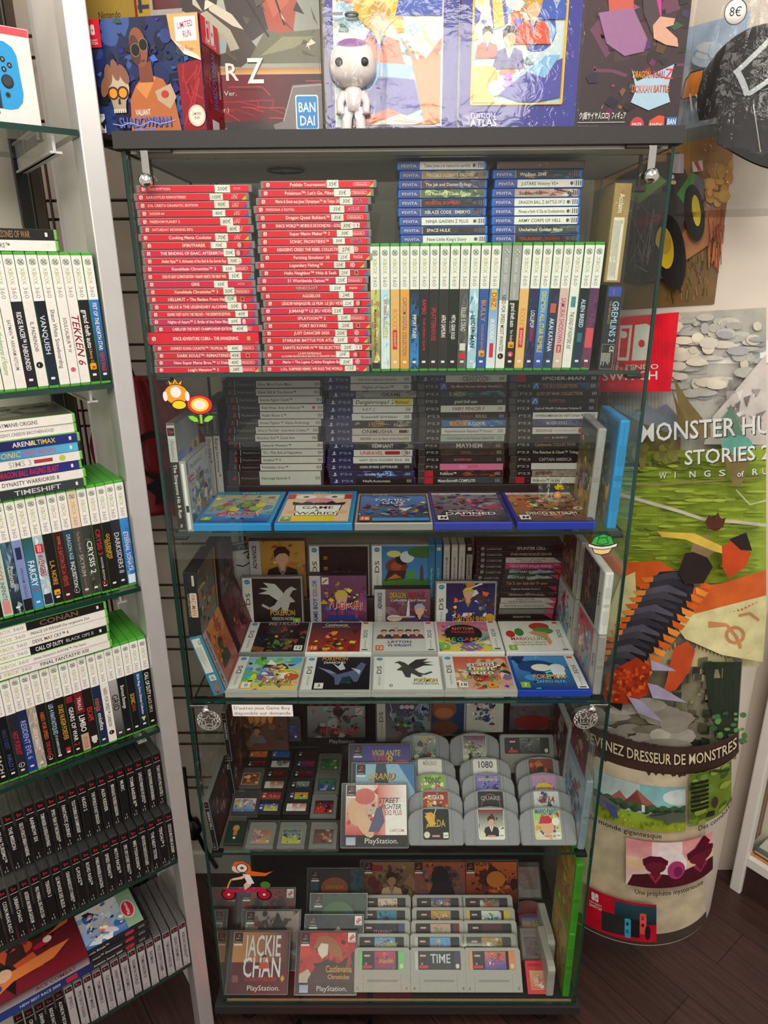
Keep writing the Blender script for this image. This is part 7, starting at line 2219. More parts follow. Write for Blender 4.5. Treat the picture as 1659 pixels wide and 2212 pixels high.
disc_face('disc case with a violet cover and red flaming title, third of the middle group',leanM(rowx(750,.12,Z4 + .03),.124,Z4 + .012,42,.0105),ps1_cover(['#4a3a9a','#5a48b0','#c8503a','#d8803a'],133,lambda P,w,h: (P.rect(.01,.06,w,h,'#5546a0','#3a2f80'),P.ell(w * .85,.07,.028,.02,'#d8502c',14),P.text('VIGILANTE',.085,.098,.012,'#d8c02c',al='c',w=.064,slant=.1),P.text('V8',.072,.076,.024,'#c8243a',al='c',w=.034),P.text('8',.094,.078,.02,'#d8b02c',al='c'))))
# boxes along the mesh back of the fourth shelf
def back_box(label,px,ybot,w,h,d,pal,seed,draw,y=.318,lean=3,col='#2a2626',name='boxed_game',cat='game box',sky=None,film=False,mat_='matte',sidecol=None):
	x = rowx(px,y,ybot + .01)
	t = thing(name,label,cat,None,T(x,y,ybot) @ RX(-lean))
	box('carton',t,(w,d,h),m=mat_,color=col,bev=.0008)
	P = Pr((0,0,0))
	art(P,.001,.001,w - .002,h - .002,pal,seed,26,sky)
	P.clip = (.001,.001,w - .001,h - .001)
	draw(P,w,h)
	P.clip = None
	P.build('front_print',t)
	if film:
		box('film_wrap',t,(w + .002,d + .002,h + .002),(-.001,-.001,-.001),'film')
	return t
back_box('large brown fantasy box with a warrior before amber arches, by the mesh back',492,Z4 + .0005,.152,.19,.02,['#6a4434','#5a3a2c','#8a5a3c','#4a2e26','#a8744a'],141,lambda P,w,h: (P.rect(.05,.1,.07,.06,'#8a5a34','#b87a3c'),[P.ell(.062 + .016 * i,.11,.007,.026,'#c88a44',12) for i in range(4)],figure(P,.075,.03,.04,'#a87a5a','#3a2a22','#6a6a6e','#8a5a3a'),P.rect(0,.165,w,.025,'#241f1e'),P.text('BALDUR',w / 2,.172,.01,'#6a5a4c',al='c')),y=.315,film=True)
back_box('flat black box with grey soldier cover and red stencil title, by the mesh back',664,Z4 + .036,.142,.112,.012,['#2a2a2c','#8a8a88','#3a3a3c','#6a2a2e'],142,lambda P,w,h: (P.rect(0,0,w,.02,'#171515'),P.text('PlayStation.',w * .6,.006,.009,'#a9a7a2',al='c',w=.065,bold=0),P.rect(0,.1,w,.012,'#171515'),[P.rect(.006 + i * .022,.1,.011,.012,'#6a1f24') for i in range(6)],P.text('METAL GEAR',w * .55,.03,.014,'#b02434',al='c',w=.095,slant=.15),P.rect(w - .024,h - .034,.017,.017,'#a8a49e'),P.line([(w - .021,h - .03),(w - .01,h - .02)],.003,'#b04a34'),ps_mark(P,.014,h - .026,.012)),y=.30,lean=12)
back_box('black banded box with a console name, above the soldier box',668,Z4 + .151,.142,.12,.02,['#171515','#1f1c1c'],143,lambda P,w,h: (P.text('PlayStation.',w * .6,.006,.009,'#8f8d89',al='c',w=.065,bold=0),P.rect(.02,.004,.02,.014,'#5a3a3e')),y=.318)
box('display_stand',None,(.44,.022,.034),(.19,.318,Z4 + .0003),'plastic','#211d1b',bev=.001)
tag(bpy.data.objects['display_stand'],'dark ledge at the foot of the mesh back on the fourth shelf','riser')
zb_ = Z4 + .0345
face_case('handheld_game_case','grey strip case with a lightning and skulls cover at the mesh back',None,T(rowx(811,.315,zb_ + .05),.312,zb_) @ RX(-4),DSB,'#6f6c68',ds_cover(['#3a3a5a','#4a5a6a','#2f2a48','#7a8a8a','#5a4a44'],151,combo(title2('DEATH','JR.',.5,.62,.014,.011,.05,'#3a2a5a','#8a8a8a','#6a6a80',.02),lambda P,ax,aw,h: (P.line([(ax + .01,.11),(ax + .016,.09),(ax + .012,.08),(ax + .02,.06)],.0012,'#c8c8e0'),P.line([(ax + .09,.11),(ax + .085,.09),(ax + .092,.075)],.0012,'#c8c8e0'),[P.ell(ax + .04 + .012 * i,.098,.006,.006,'#b8a8a0',10) for i in range(3)])),sky=('#7a7468','#3a3a58'),bandcol='#b5b0a6',frame='#77746e'),'trans')
face_case('handheld_game_case','white strip case with a brown cartoon monkey cover at the mesh back',None,T(rowx(903,.325,zb_ + .05),.326,zb_ + .008) @ RX(-4),DSB,'#a8a49e',ds_cover(['#2a4a70','#1f3a5a','#6a3a24'],152,combo(lambda P,ax,aw,h: (P.ell(ax + aw * .55,h * .6,.03,.03,'#8a5034',18),P.ell(ax + aw * .55,h * .52,.022,.014,'#a8684a',14),P.rect(ax + aw * .28,h * .78,.06,.012,'#7a2a24'),P.ell(ax + aw * .55,h * .18,.035,.02,'#6a3f2c',14))),strip_right=True,sky=('#1f3454','#2a4a74'),bandcol='#b0aca4',frame='#a8a49e',n=10),'trans')
back_box('white box with a dark blue ink battle picture, leaning at the mesh back',1007,zb_ + .03,.09,.13,.014,['#c2bdb4','#b8b3aa'],153,lambda P,w,h: (P.text('FINAL FANTASY IV',w / 2,h - .016,.0065,'#33302e',al='c',w=.078),art(P,.02,.02,.05,.07,['#2a2c4a','#4a4a6a','#b0aca8','#7a7a8a','#1c1c30'],154,30,('#bdb8b0','#c2bdb4')),P.line([(.016,.085),(.03,.06)],.001,'#3a3a44')),y=.31,lean=10,col='#b5b0a8')
back_box('grey and red racing box leaning at the mesh back, near the far pane',1099,zb_ + .012,.118,.16,.015,['#4a4448','#5a5458'],155,lambda P,w,h: (P.rect(0,.085,w,.08,'#6a6a70','#8a8a90'),P.text('OutRun',w * .42,.105,.018,'#1f1d1e',al='c',w=.07),P.text('2',w * .86,.108,.022,'#a8a4a0',al='c'),P.ell(w * .48,.04,.045,.02,'#7a2428',16),P.rect(0,.0,w,.02,'#2a2626')),y=.318,lean=4,film=True,sky=('#3a3234','#6a6468'))
back_box('dark box with an eighteen rating badge, top rear of the fourth shelf',818,zb_ + .137,.122,.04,.02,['#211f1f','#3a3634','#2a2c2c','#5a5450'],156,lambda P,w,h: (rating(P,.004,.006,.018,.022,'18','#8a1f2a'),P.text('PREMIUM EDITION',w * .62,.006,.0042,'#a9a59e',al='c',w=.04),P.rect(w - .018,.003,.016,.034,'#a8a49c')),y=.322,lean=0)
# upright cases along the far pane of the fourth shelf
open_edge('upright_clear_case','clear blue tinted case, opening edge forward, front of the fourth shelf by the pane',T(.757,.012,Z4 + .0004) @ RY(1.2),(.0145,.135,.172),'#a9c0d0','trans',lambda Q,w,h: (Q.rect(.006,.004,w - .014,h - .008,'#8aa8bc'),art(Q,.006,.004,w - .014,h - .03,['#a8c4d4','#8a3a4a','#c9c4bc','#4a6a80','#7a98a8'],161,26,('#7fa8c8','#a8b8c0'))))
open_edge('upright_clear_case','clear case standing second along the far pane of the fourth shelf',T(.7545,.15,Z4 + .0004) @ RY(1),(.0145,.135,.19),'#b9b6b0','trans',lambda Q,w,h: (Q.rect(.006,.004,w - .014,h - .008,'#4a3434'),art(Q,.006,.004,w - .014,h - .008,['#6a3a3a','#3a2c30','#8a6a5a','#a8a49e','#5a2a34'],162,26)))
open_edge('upright_clear_case','clear case lying crosswise on top of the pale blue one, below the crown seal',T(.757,.012,Z4 + .1735) @ RY(1.2),(.0135,.12,.085),'#c6c4be','case',lambda Q,w,h: art(Q,.004,.004,w - .008,h - .008,['#7a2f3a','#5a2a30','#a88a80'],163,14))
# ================================================================== bottom tier
def pstep(k):
	return .010 + k
disc_face('disc case with a maroon city cover and huge white lettering, bottom shelf front',leanM(rowx(481,.008,Z0 + .01) + .004,.009,Z0,47,.0105,0),ps1_cover(['#6a2f34','#8a4a44','#c8844a','#7a3a3c'],171,lambda P,w,h: (P.rect(.01,.0,w,h,'#5f2c31','#c98a52'),P.rect(.01,0,w,.062,'#5f2c31'),P.text('JACKIE',.08,.074,.04,'#d8cfd4',al='c',w=.082),P.text('CHAN',.08,.034,.037,'#e0dade',al='c',w=.088),figure(P,.084,.05,.022,'#c88a64','#2a1f1c','#c8502c','#c83a2c'),P.text('STUNTMASTER',.078,.026,.0075,'#c8343a',al='c',w=.072,slant=.15),P.text('PlayStation.',.086,.0085,.0095,'#e6e2da',al='c',w=.075,bold=0),P.poly([(.128,.024),(.133,.031),(.128,.038),(.123,.031)],'#d8a02c'),P.rect(.014,.024,.013,.013,'#8a5a5c')),base='#5f2c31',band=False))
disc_face('disc case with a dark hooded silhouette cover, behind the maroon city one',leanM(rowx(512,.06,Z0 + .02),.062,Z0 + .004,45,.0105),ps1_cover(['#5a2a30','#7a4a48','#8a7a74','#3a2024'],172,lambda P,w,h: (P.poly([(.06,.06),(.075,.095),(.085,.12),(.098,.1),(.12,.07),(.125,.05),(.06,.05)],'#17171c'),),sky=('#5a2c30','#9a8a82')))
disc_face('disc case with a grey and red fighting title, behind the hooded silhouette one',leanM(rowx(505,.12,Z0 + .03),.122,Z0 + .008,43,.0105),ps1_cover(['#3a2a2c','#8a2f34','#5a5a5c','#2a2426'],173,lambda P,w,h: (P.ell(.085,.05,.02,.012,'#3a6a94',14),P.text('FIGHTER',.11,.046,.008,'#a9a9ac',al='c',w=.045,slant=.2)),konami=True))
disc_face('disc case with a pale long haired profile on red, front of the second group',leanM(rowx(634,.008,Z0 + .01),.008,Z0,47,.0105),ps1_cover(['#c82a2c','#b82228','#d8342c','#8a1f24'],174,lambda P,w,h: (P.poly([(.01,.04),(.03,.05),(.045,.03),(.05,.024),(.01,.024)],'#c8b4a0'),P.poly([(.04,.09),(.05,.112),(.07,.116),(.09,.108),(.105,.09),(.11,.07),(.085,.075),(.07,.09)],'#a8623a'),P.poly([(.058,.1),(.05,.088),(.054,.078),(.062,.07),(.074,.078),(.075,.098)],'#e6d4c4'),P.poly([(.03,.03),(.05,.06),(.075,.068),(.1,.06),(.135,.085),(.135,.024),(.03,.024)],'#2a2423'),P.poly([(.115,.05),(.125,.09),(.13,.06)],'#a82a2c'),P.text('Castlevania',.1,.044,.0125,'#d8a03a',al='c',w=.06),P.text('Chronicles',.1,.031,.0085,'#d8a03a',al='c',w=.05)),konami=True))
disc_face('disc case with a black and cream crouching figure cover, second in the red group',leanM(rowx(652,.052,Z0 + .02),.05,Z0 + .003,45,.0105),ps1_cover(['#17171a','#1d1c1f','#3a1f24'],175,lambda P,w,h: (P.ell(.08,.075,.014,.02,'#c8b48a',12),P.poly([(.06,.06),(.08,.1),(.1,.08)],'#b8a47c')),konami=True))
disc_face('disc case with a green and blue glow cover, third in the red group',leanM(rowx(664,.105,Z0 + .03),.105,Z0 + .008,43,.0105),ps1_cover(['#1f3a2a','#2a4a34','#1a2a3a'],176,lambda P,w,h: (P.ell(.07,.075,.04,.032,'#4a6a2f',18),P.ell(.1,.06,.018,.03,'#3a6a8a',14,.4),P.ell(.08,.06,.012,.02,'#5a3a24',12),P.ell(.082,.045,.01,.01,'#b88a2c',10),P.text('MORTAL KOMBAT',.07,.027,.0055,'#a9a79e',al='c',w=.07))))
disc_face('disc case with a teal edged cover and orange oval, back of the red group',leanM(rowx(660,.17,Z0 + .03),.175,Z0 + .02,32,.0105),ps1_cover(['#1f3a4a','#2a4a5a'],177,lambda P,w,h: (P.rect(.03,.024,.08,h,'#2a2422'),P.ell(.07,.08,.034,.024,'#8a4a24',18),P.text('GRANDIA',.07,.078,.008,'#b87a3a',al='c',w=.045))))
for px,lab,pal,seed,dr in ((777,'disc case with a tan fighter on dark ground, rear row of the bottom shelf',['#3a2a24','#8a6a4a','#5a2a28'],178,lambda P,w,h: (figure(P,.08,.03,.055,'#a87a5a','#2a1f1c','#c8a88a','#8a6a5a'),P.rect(.012,.1,.045,.014,'#8a242c'))),
							   (887,'disc case with a masked figure on stormy orange ground, rear row',['#5a4a5a','#a8542c','#3a2a3a','#8a3a3a'],179,lambda P,w,h: (P.ell(.075,.085,.022,.028,'#1c1a24',16),P.poly([(.04,.03),(.06,.075),(.1,.075),(.12,.03)],'#221f2c'))),
							   (1000,'disc case with an orange armoured figure on deep red, rear row',['#4a1a1c','#c8642c','#6a2424','#3a1618'],180,lambda P,w,h: (P.ell(.085,.08,.024,.02,'#c8742c',14),P.text('NUIT',.05,.112,.012,'#3a2224',al='c',w=.05)))):
	disc_face(lab,leanM(rowx(px,.2,Z0 + .05),.205,Z0 + .022,24,.0105),ps1_cover(pal,seed,dr))
S1 = [(763,'red and violet desert label with green ends',snes_lab('Aladdin','#e8a83a',['#8a2a6a','#c83a4a','#e07a4a','#5a3a9a','#d84a7a'],181,side='#7ac87a',endc='#7ac87a',th=.008,tw=.034,tx=.6)),(764,'label with a yellow haired brawler and lime word',snes_lab('HULK','#b8c83a',['#e0b83a','#5a9ad0','#efece4','#3a3a3a'],182,th=.012,tw=.03,tx=.72,red=False)),(768,'black label with a pink space title',snes_lab('STARWING','#d87ab0',['#17181c','#2a2c3a','#3a3a44'],183,th=.009,tw=.044,tx=.5,endc='#4a4a78',side='#4a4a78')),(771,'black label with a teal ghost picture',snes_lab('','#fff',['#1f2a34','#3a98b8','#8a3a4a','#2a6a80'],184)),(774,'label with an orange and white strip title',snes_lab('OBELIX','#2a3a6a',['#e07a3a','#efe0c8','#5a90c8','#c84a34'],185,th=.008,tw=.034,tx=.62)),(777,'dim label with a grey and red figure',snes_lab('KINGDOM','#c8b03a',['#4a4440','#8a3a3a','#6a6460','#2a2624'],186,th=.009,tw=.03))]
S2 = [(886,'black label with a moon and tall metallic word',snes_lab('TIME','#cfd4dc',['#232323','#2c2b2b'],191,th=.017,tw=.046,tx=.56,endc='#3a2a5a',side='#c9c6c2')),(886,'label with a small figure on light blue',snes_lab('HUNT','#c83a2a',['#5a9ad0','#6aa8d8','#e0b080'],192,th=.007,tw=.03,tx=.5,red=False,side='#c9c6c2')),(888,'faded green and pink field label',snes_lab('','#fff',['#8aa86a','#d8a8a0','#a8945a','#7a4a44'],193,red=False,endc='#6a2428')),(890,'violet and gold crowd label',snes_lab('','#fff',['#5a3a8a','#d8a83a','#c84a4a','#3a3a6a','#e0d0b0'],194)),(891,'label with a yellow cartoon and blue sky',snes_lab('','#fff',['#e0b83a','#3a6ab0','#efe0c8','#c84a34','#1c2c5a'],195)),(893,'dim label with green and red scribbles',snes_lab('','#a83a34',['#26201f','#3a4a34','#5a2a28'],196))]
S3 = [(1006,'violet and orange cartoon label with orange ends',snes_lab('','#fff',['#5a4ab0','#e07a3a','#efe6d8','#3a70b8','#c83a4a'],197,side='#e89a6a',endc='#e8925a')),(1000,'glossy cased label with red and gold cartoon',snes_lab('','#fff',['#4a2a2c','#c8a03a','#e0d8c8','#8a2a2c'],198,red=False)),(1003,'dark label crossed with red',snes_lab('','#c83a4a',['#2a2a34','#5a2228','#3a3a44'],199,red=False)),(1001,'blue label with a green lizard and yellow ends',snes_lab('','#fff',['#2a5ab0','#efe9dc','#4aa04a','#3a70c8'],200,red=False,side='#e0c03a',endc='#e0c03a')),(998,'label with white and orange star title',snes_lab('ALL-STARS','#e8a03a',['#d8cfc0','#3a2a2c','#4a7a44','#c84a34'],201,th=.008,tw=.036)),(996,'dim red label',snes_lab('ZELDA','#8a2a28',['#5a2a24','#6a3a2c','#3a1f1c'],202,th=.011,tw=.034))]
for nm,data in (('first',S1),('second',S2),('third',S3)):
	for k in range(len(data) - 1,-1,-1):
		px,desc,fn = data[k]
		y = .010 + .0345 * k + (.012 if k == 5 else 0)
		lean = 47 if k < 5 else 36
		ti = snes(f'ribbed cartridge, {desc}, {"front" if k == 0 else NTH[k]} of {nm} column',rowx(px + 1,y,Z0 + .02),y,Z0 + .0012 * k + (.006 if k == 5 else 0),lean,fn)
		if nm == 'third' and k == 1:
			box('clear_case',ti,(.133,.0235,.09),(-.0025,-.002,-.002),'case',bev=.001)
gbc('bright red square cartridge with an orange flame label, front of the bottom shelf',0,0,'#d81f30','#d8a88a',['#d86a4a','#e0a87a','#c84a3a','#8ab0d0','#efe0d0'],211,Mx=leanM(rowx(1141,.012,Z0 + .012),.012,Z0,62,.008),grp=None)
gbc('clear cased square cartridge with a dim violet label, behind the red one',0,0,'#9a8a90','#6a4a5a',['#7a4a5a','#8a7a80','#5a3a4a'],212,Mx=leanM(rowx(1130,.09,Z0 + .012),.09,Z0 + .004,62,.0105),case=True,grp=None)
for px,y,lab,pal in ((1122,.158,'small dark red cartridge with a yellow and blue label',['#c8a83a','#3a4a9a','#c83a34','#3a7a44']),(1118,.195,'small dark red cartridge with a plain red label and white marks',['#6a1f28','#7a2a30','#8a4a48'])):
	t = thing('small_cartridge',lab + ', bottom shelf','cartridge',None,leanM(rowx(px,y,Z0 + .012),y,Z0 + .02,60,.0075))
	pts = [(0,0),(.057,0),(.057,.030),(.04,.0345),(.0285,.0352),(.017,.0345),(0,.030)]
	extrude_poly('cartridge_shell',t,pts,.0075,'plastic','#5a2026',None,.001)
	P = Pr((.007,0,.004))
	art(P,0,0,.043,.0215,pal,int(px),14)
	P.build('label',t)
t = thing('cased_cartridge','ribbed grey item in a clear box behind the small red cartridges, bottom shelf','cartridge',None,leanM(rowx(1108,.235,Z0 + .02),.235,Z0 + .02,50,.02))
box('clear_box',t,(.075,.02,.085),m='case',bev=.001)
box('cartridge_shell',t,(.069,.014,.07),(.003,.003,.004),'matte','#6f6a66',bev=.001)
P = Pr((.008,.003,.022))
art(P,0,0,.058,.045,['#5a3a4a','#8a4a4a','#6a7a8a','#3a3a44'],214,16)
P.build('label',t)
# two grey cartridges on edge and two green cases at the far pane
for x,y,nm in ((.7205,.012,'front'),(.7345,.075,'rear')):
	t = thing('edge_standing_cartridge',f'pale grey cartridge standing on its edge by the green cases, {nm} one','cartridge',None,T(x + .0175,y,Z0 + .0004) @ RZ(90))
	pts = [(0,0),(.118,0),(.121,.004),(.121,.068),(.116,.074),(.02,.086),(.006,.084),(0,.078)]
	extrude_poly('cartridge_shell',t,pts,.0175,'matte','#b9b3ac',None,.003)
	Q = Pr((0,.0175,0),(0,-1,0),(0,0,1))
	for i in range(5):
		Q.rect(.002,.05 + i * .0042,.0135,.0009,'#8f8a84')
	Q.build('grip_lines',t,'paper')
	Q = Pr((0,.0088,.0),(1,0,0),(0,0,1))
def c_green(s):
	return lambda Q,w,h: (Q.rect(.006,.004,w - .014,h - .008,'#b8943a'),art(Q,.006,.004,w - .014,h - .02,['#c8a03a','#a87a3a','#8a8a84','#c8663a','#d8bc5a'],s,24,('#a8843a','#c8a84a')))
open_edge('upright_green_case','lower of two bright green cases stacked upright, opening edge forward, at the bottom corner',T(.7575,.010,Z0 + .0004),(.0155,.135,.19),'#3fa520','plastic',c_green(221))
open_edge('upright_green_case','upper of two bright green cases stacked upright, below the fourth glass shelf',T(.7585,.012,Z0 + .1908),(.0155,.135,.19),'#3fa520','plastic',c_green(222))
# ================================================================== shelving unit on the near side
LA = 37.5
R0 = Vector((-.0563,-.0235,0))
LM = T(R0.x,R0.y,0) @ RZ(LA)
LN = Vector((math.sin(math.radians(LA)),-math.cos(math.radians(LA)),0))
LD = Vector((math.cos(math.radians(LA)),math.sin(math.radians(LA)),0))
def lpl(px,py,off=0.0):
	"""pixel -> (s, z) on the unit's front plane, off behind it"""
	P = on_pl(px,py,R0 - LN * off,LN)
	return (P - R0).dot(LD),P.z
ZTOP = lpl(100,272)[1]
ZR1 = 1.4812
ZR2 = lpl(302,1268)[1]
ZR3 = lpl(345,1574)[1]
ZP1 = lpl(386,1856)[1]
ZP2 = lpl(413,2080)[1]
U = thing('shelving_unit','aluminium shelving unit with green edged glass shelves full of game cases, nearest the wire grid','shelving',None,LM)
box('front_post',U,(.031,.045,2.35),(.0035,-.002,0),'alu',bev=.002)
box('inner_post_face',U,(.002,.26,2.35),(.0325,.04,0),'white')
box('rear_post',U,(.018,.016,2.35),(-.035,.262,0),'black')
box('slotted_track',U,(.014,.012,2.35),(-.012,.262,0),'steel')
box('back_board',U,(.9,.006,2.35),(-.9,.284,0),'board')
for i,zz in enumerate((ZTOP,ZR1,ZR2,ZR3,ZP1,ZP2)):
	box('glass_shelf',U,(.76,.25,.008),(-.758,.001,zz - .0083),'glass',edge=M['edge'])
	br_ = merge_geo([box_geo(-.030,.02,zz - .03,-.026,.26,zz - .0085),box_geo(-.034,.02,zz - .03,-.018,.26,zz - .027)])
	obj('shelf_bracket',mesh_from('shelf_bracket',*br_,[M['alu']]),U)
tube('cable',U,[(-.02,.26,1.25),(-.018,.255,1.3),(-.02,.25,1.36),(-.016,.258,1.4)],.004,'black',8)
tube('wall_screw',U,[(-.02,.278,1.98),(-.02,.25,1.975)],[.009,.006],'chrome',12)
GRP = 'upright cases in rows on the aluminium shelving'
def lrow(data,zz,s_end,rowname,pitch,Tk=.0143,seed=0,lean=0.0,off=0.0):
	r = random.Random(seed)
	s = s_end
	for k,(desc,fn,*opt) in enumerate(data):
		s -= pitch
		spine_case('upright_game_case',f'{desc} case, {NTH[k]} from post in {rowname} shelving row',GRP,LM @ M_up(s,off + r.uniform(-.0015,.001),zz + .0003,.19,lean),(.19,.135,Tk),opt[0] if opt else '#4aa832',fn,bev=.0014)
ROW1 = [('blue and black, red tail',xb_spine('FIST OF THE NORTH STAR:','#2a78c0','#f0ece6',tx=.07,th=.0056,tw=.07,bg2='#141416',slant=.1,extra=e_two("KEN'S RAGE",'#d8282c',.143,.006,.028))),('black with blocky white words and orange badge',xb_spine('grand theft auto','#1d1b1b','#f2eee8',tx=.08,th=.0068,tw=.056,extra=e_pal(e_two('Liberty City','#c9a45a',.137,.004,.025),e_rock))),('white with long crimson flame lettering',xb_spine('TEKKEN 6','#ece7de','#8a1a2a',tx=.085,th=.0098,tw=.074,slant=.3)),
		('white with spaced capitals and small red circle',xb_spine('SOULCALIBUR\u2122 IV','#ece7de','#4a4846',tx=.09,th=.0048,tw=.05,extra=lambda P,Tk: P.ell(.165,Tk / 2,.0036,.0036,'#c8606a',12))),('white with long thin grey title',xb_spine('Shaun White Snowboarding','#ece7de','#55524e',tx=.078,th=.0056,tw=.084)),('black with silver ringed letters',xb_spine('VANQUISH','#15191f','#cfd4d8',tx=.086,th=.0066,tw=.055,bg2='#1a2a3a')),('white with short title and black round mark',xb_spine('IL PADRINO\u00ae','#e9e4da','#4a4846',tx=.094,th=.005,tw=.042,extra=e_ring('#222',.155))),
		('midnight blue with heavy white capitals',xb_spine('RIDGE RACER\u2122 UNBOUNDED','#1f1f2c','#f0ece6',tx=.08,th=.0062,tw=.082)),('white with thin capitals',xb_spine('BATMAN\u2122 ARKHAM ASYLUM','#ece7de','#6a6864',tx=.09,th=.0046,tw=.07)),('white with green cartoon lettering',xb_spine('The Misadventures of Fantasme','#ece7de','#6aa84a',tx=.095,th=.0064,tw=.07,slant=.3,head='#a5a4a2')),('white with orange lettering',xb_spine('SOUTH','#ece7de','#d8842c',tx=.11,th=.007,tw=.03))]
lrow(ROW1,ZR1,.0005,'highest',.01487,seed=1,lean=-.9)
ROW2 = [('sky blue with pink outlined title',xb_spine('ETERNAL SONATA','#3a88d0','#e8d0e8',tx=.09,th=.0068,tw=.072,bg2='#2a6ab0',pal=['#5aa0dc','#2f78c0'],extra=e_patch(.168,.016,'#dfe8ee',.8))),('slate with tall pale capitals',xb_spine('DARKSIDERS II','#2c2d38','#c9c9d0',tx=.088,th=.0074,tw=.074,bg2='#1a1a20')),('black with gold letters and number',xb_spine('GOLDENEYE','#191716','#d8a83a',tx=.086,th=.0052,tw=.045,extra=e_two('RELOADED 007','#d8a02c',.096,.003,.032,-.0045))),('black with red title',xb_spine('CRYSIS 3','#1d1918','#c82a34',tx=.075,th=.0068,tw=.046,extra=e_pal(e_two('HUNTER EDITION','#c9c4bc',.124,.003,.044),e_ring('#b8242c',.171)))),('dark olive with silver title',xb_spine('CRYSIS 2','#3a3d34','#e6e4de',tx=.092,th=.0078,tw=.058,pal=['#4a4c40','#2f322a','#5a5c4c'])),
		('taupe framed with engraved title and cream head',xb_spine('SKYRIM','#4a4442','#a8a09a',tx=.112,th=.006,tw=.04,head='#ecd0b4',extra=e_pal(e_two('The Elder Scrolls V','#9a928c',.073,.004,.036),e_two('LEGENDARY EDITION','#8a827c',.154,.002,.026)))),('teal black with two tone title',xb_spine('DRAGON AGE','#2a4450','#a9c0c8',tx=.074,th=.0058,tw=.044,bg2='#15191c',extra=e_pal(e_two('INQUISITION','#e6e2da',.121,.006,.046),e_ring('#8a8680',.172)))),('wine red with copper title',xb_spine('LE B\u00c9TON DE LA V\u00c9RIT\u00c9'.replace('B\u00c9','BA'),'#40181f','#b8503a',tx=.09,th=.0062,tw=.07,extra=e_two('SOUTH PARK','#d8842c',.074,.004,.014))),
		('black with amber capitals and orange badge',xb_spine('L.A. NOIRE','#191717','#d8963a',tx=.112,th=.0068,tw=.042,extra=lambda P,Tk: e_rock(P,Tk,.167))),('pale icy with red square and red word',xb_spine('AVENGERS','#a9bfc8','#b0283a',tx=.098,th=.008,tw=.036,pal=['#c8d4d8','#8fa8b4','#dfe4e4'],extra=e_pal(e_patch(.08,.0145,'#c8202c',.8),e_two('LEGO','#efece4',.0815,.0052,.0115),e_patch(.165,.018,'#2a2c44',.8)))),('sea green with heavy white title',xb_spine('FARCRY','#2f5a50','#efece6',tx=.104,th=.0088,tw=.044,bg2='#3a90c8',extra=e_two('3','#c83a34',.149,.0095))),('periwinkle with thin spaced capitals',xb_spine('ARKHAM ORIGINS','#7f8fc0','#4a5278',tx=.112,th=.004,tw=.052,extra=e_pal(e_patch(.078,.02,'#2a2f4a',.55),e_patch(.165,.02,'#1c1c20',.86)))),('stormy grey blue with ornate title',xb_spine('Castlevania','#4a6a80','#c9c4bc',tx=.105,th=.008,tw=.036,bg2='#17171a',pal=['#6a8a9c','#2a3a48','#8fa4b0'])),('pale mint with red and teal title',xb_spine('BIOSHOCK','#bcd0c0','#b8342c',tx=.09,th=.006,tw=.036,extra=e_pal(e_two('INFINITE','#3a6a64',.128,.006,.032),e_patch(.16,.022,'#d88a84',.7)))),('black with red ring',xb_spine('DEAD SPACE','#1c1818','#a83a34',tx=.09,th=.006,tw=.05,extra=e_ring('#c02a34',.168)))]
lrow(ROW2,ZR2,.0015,'second',.01486,seed=2,off=.012)
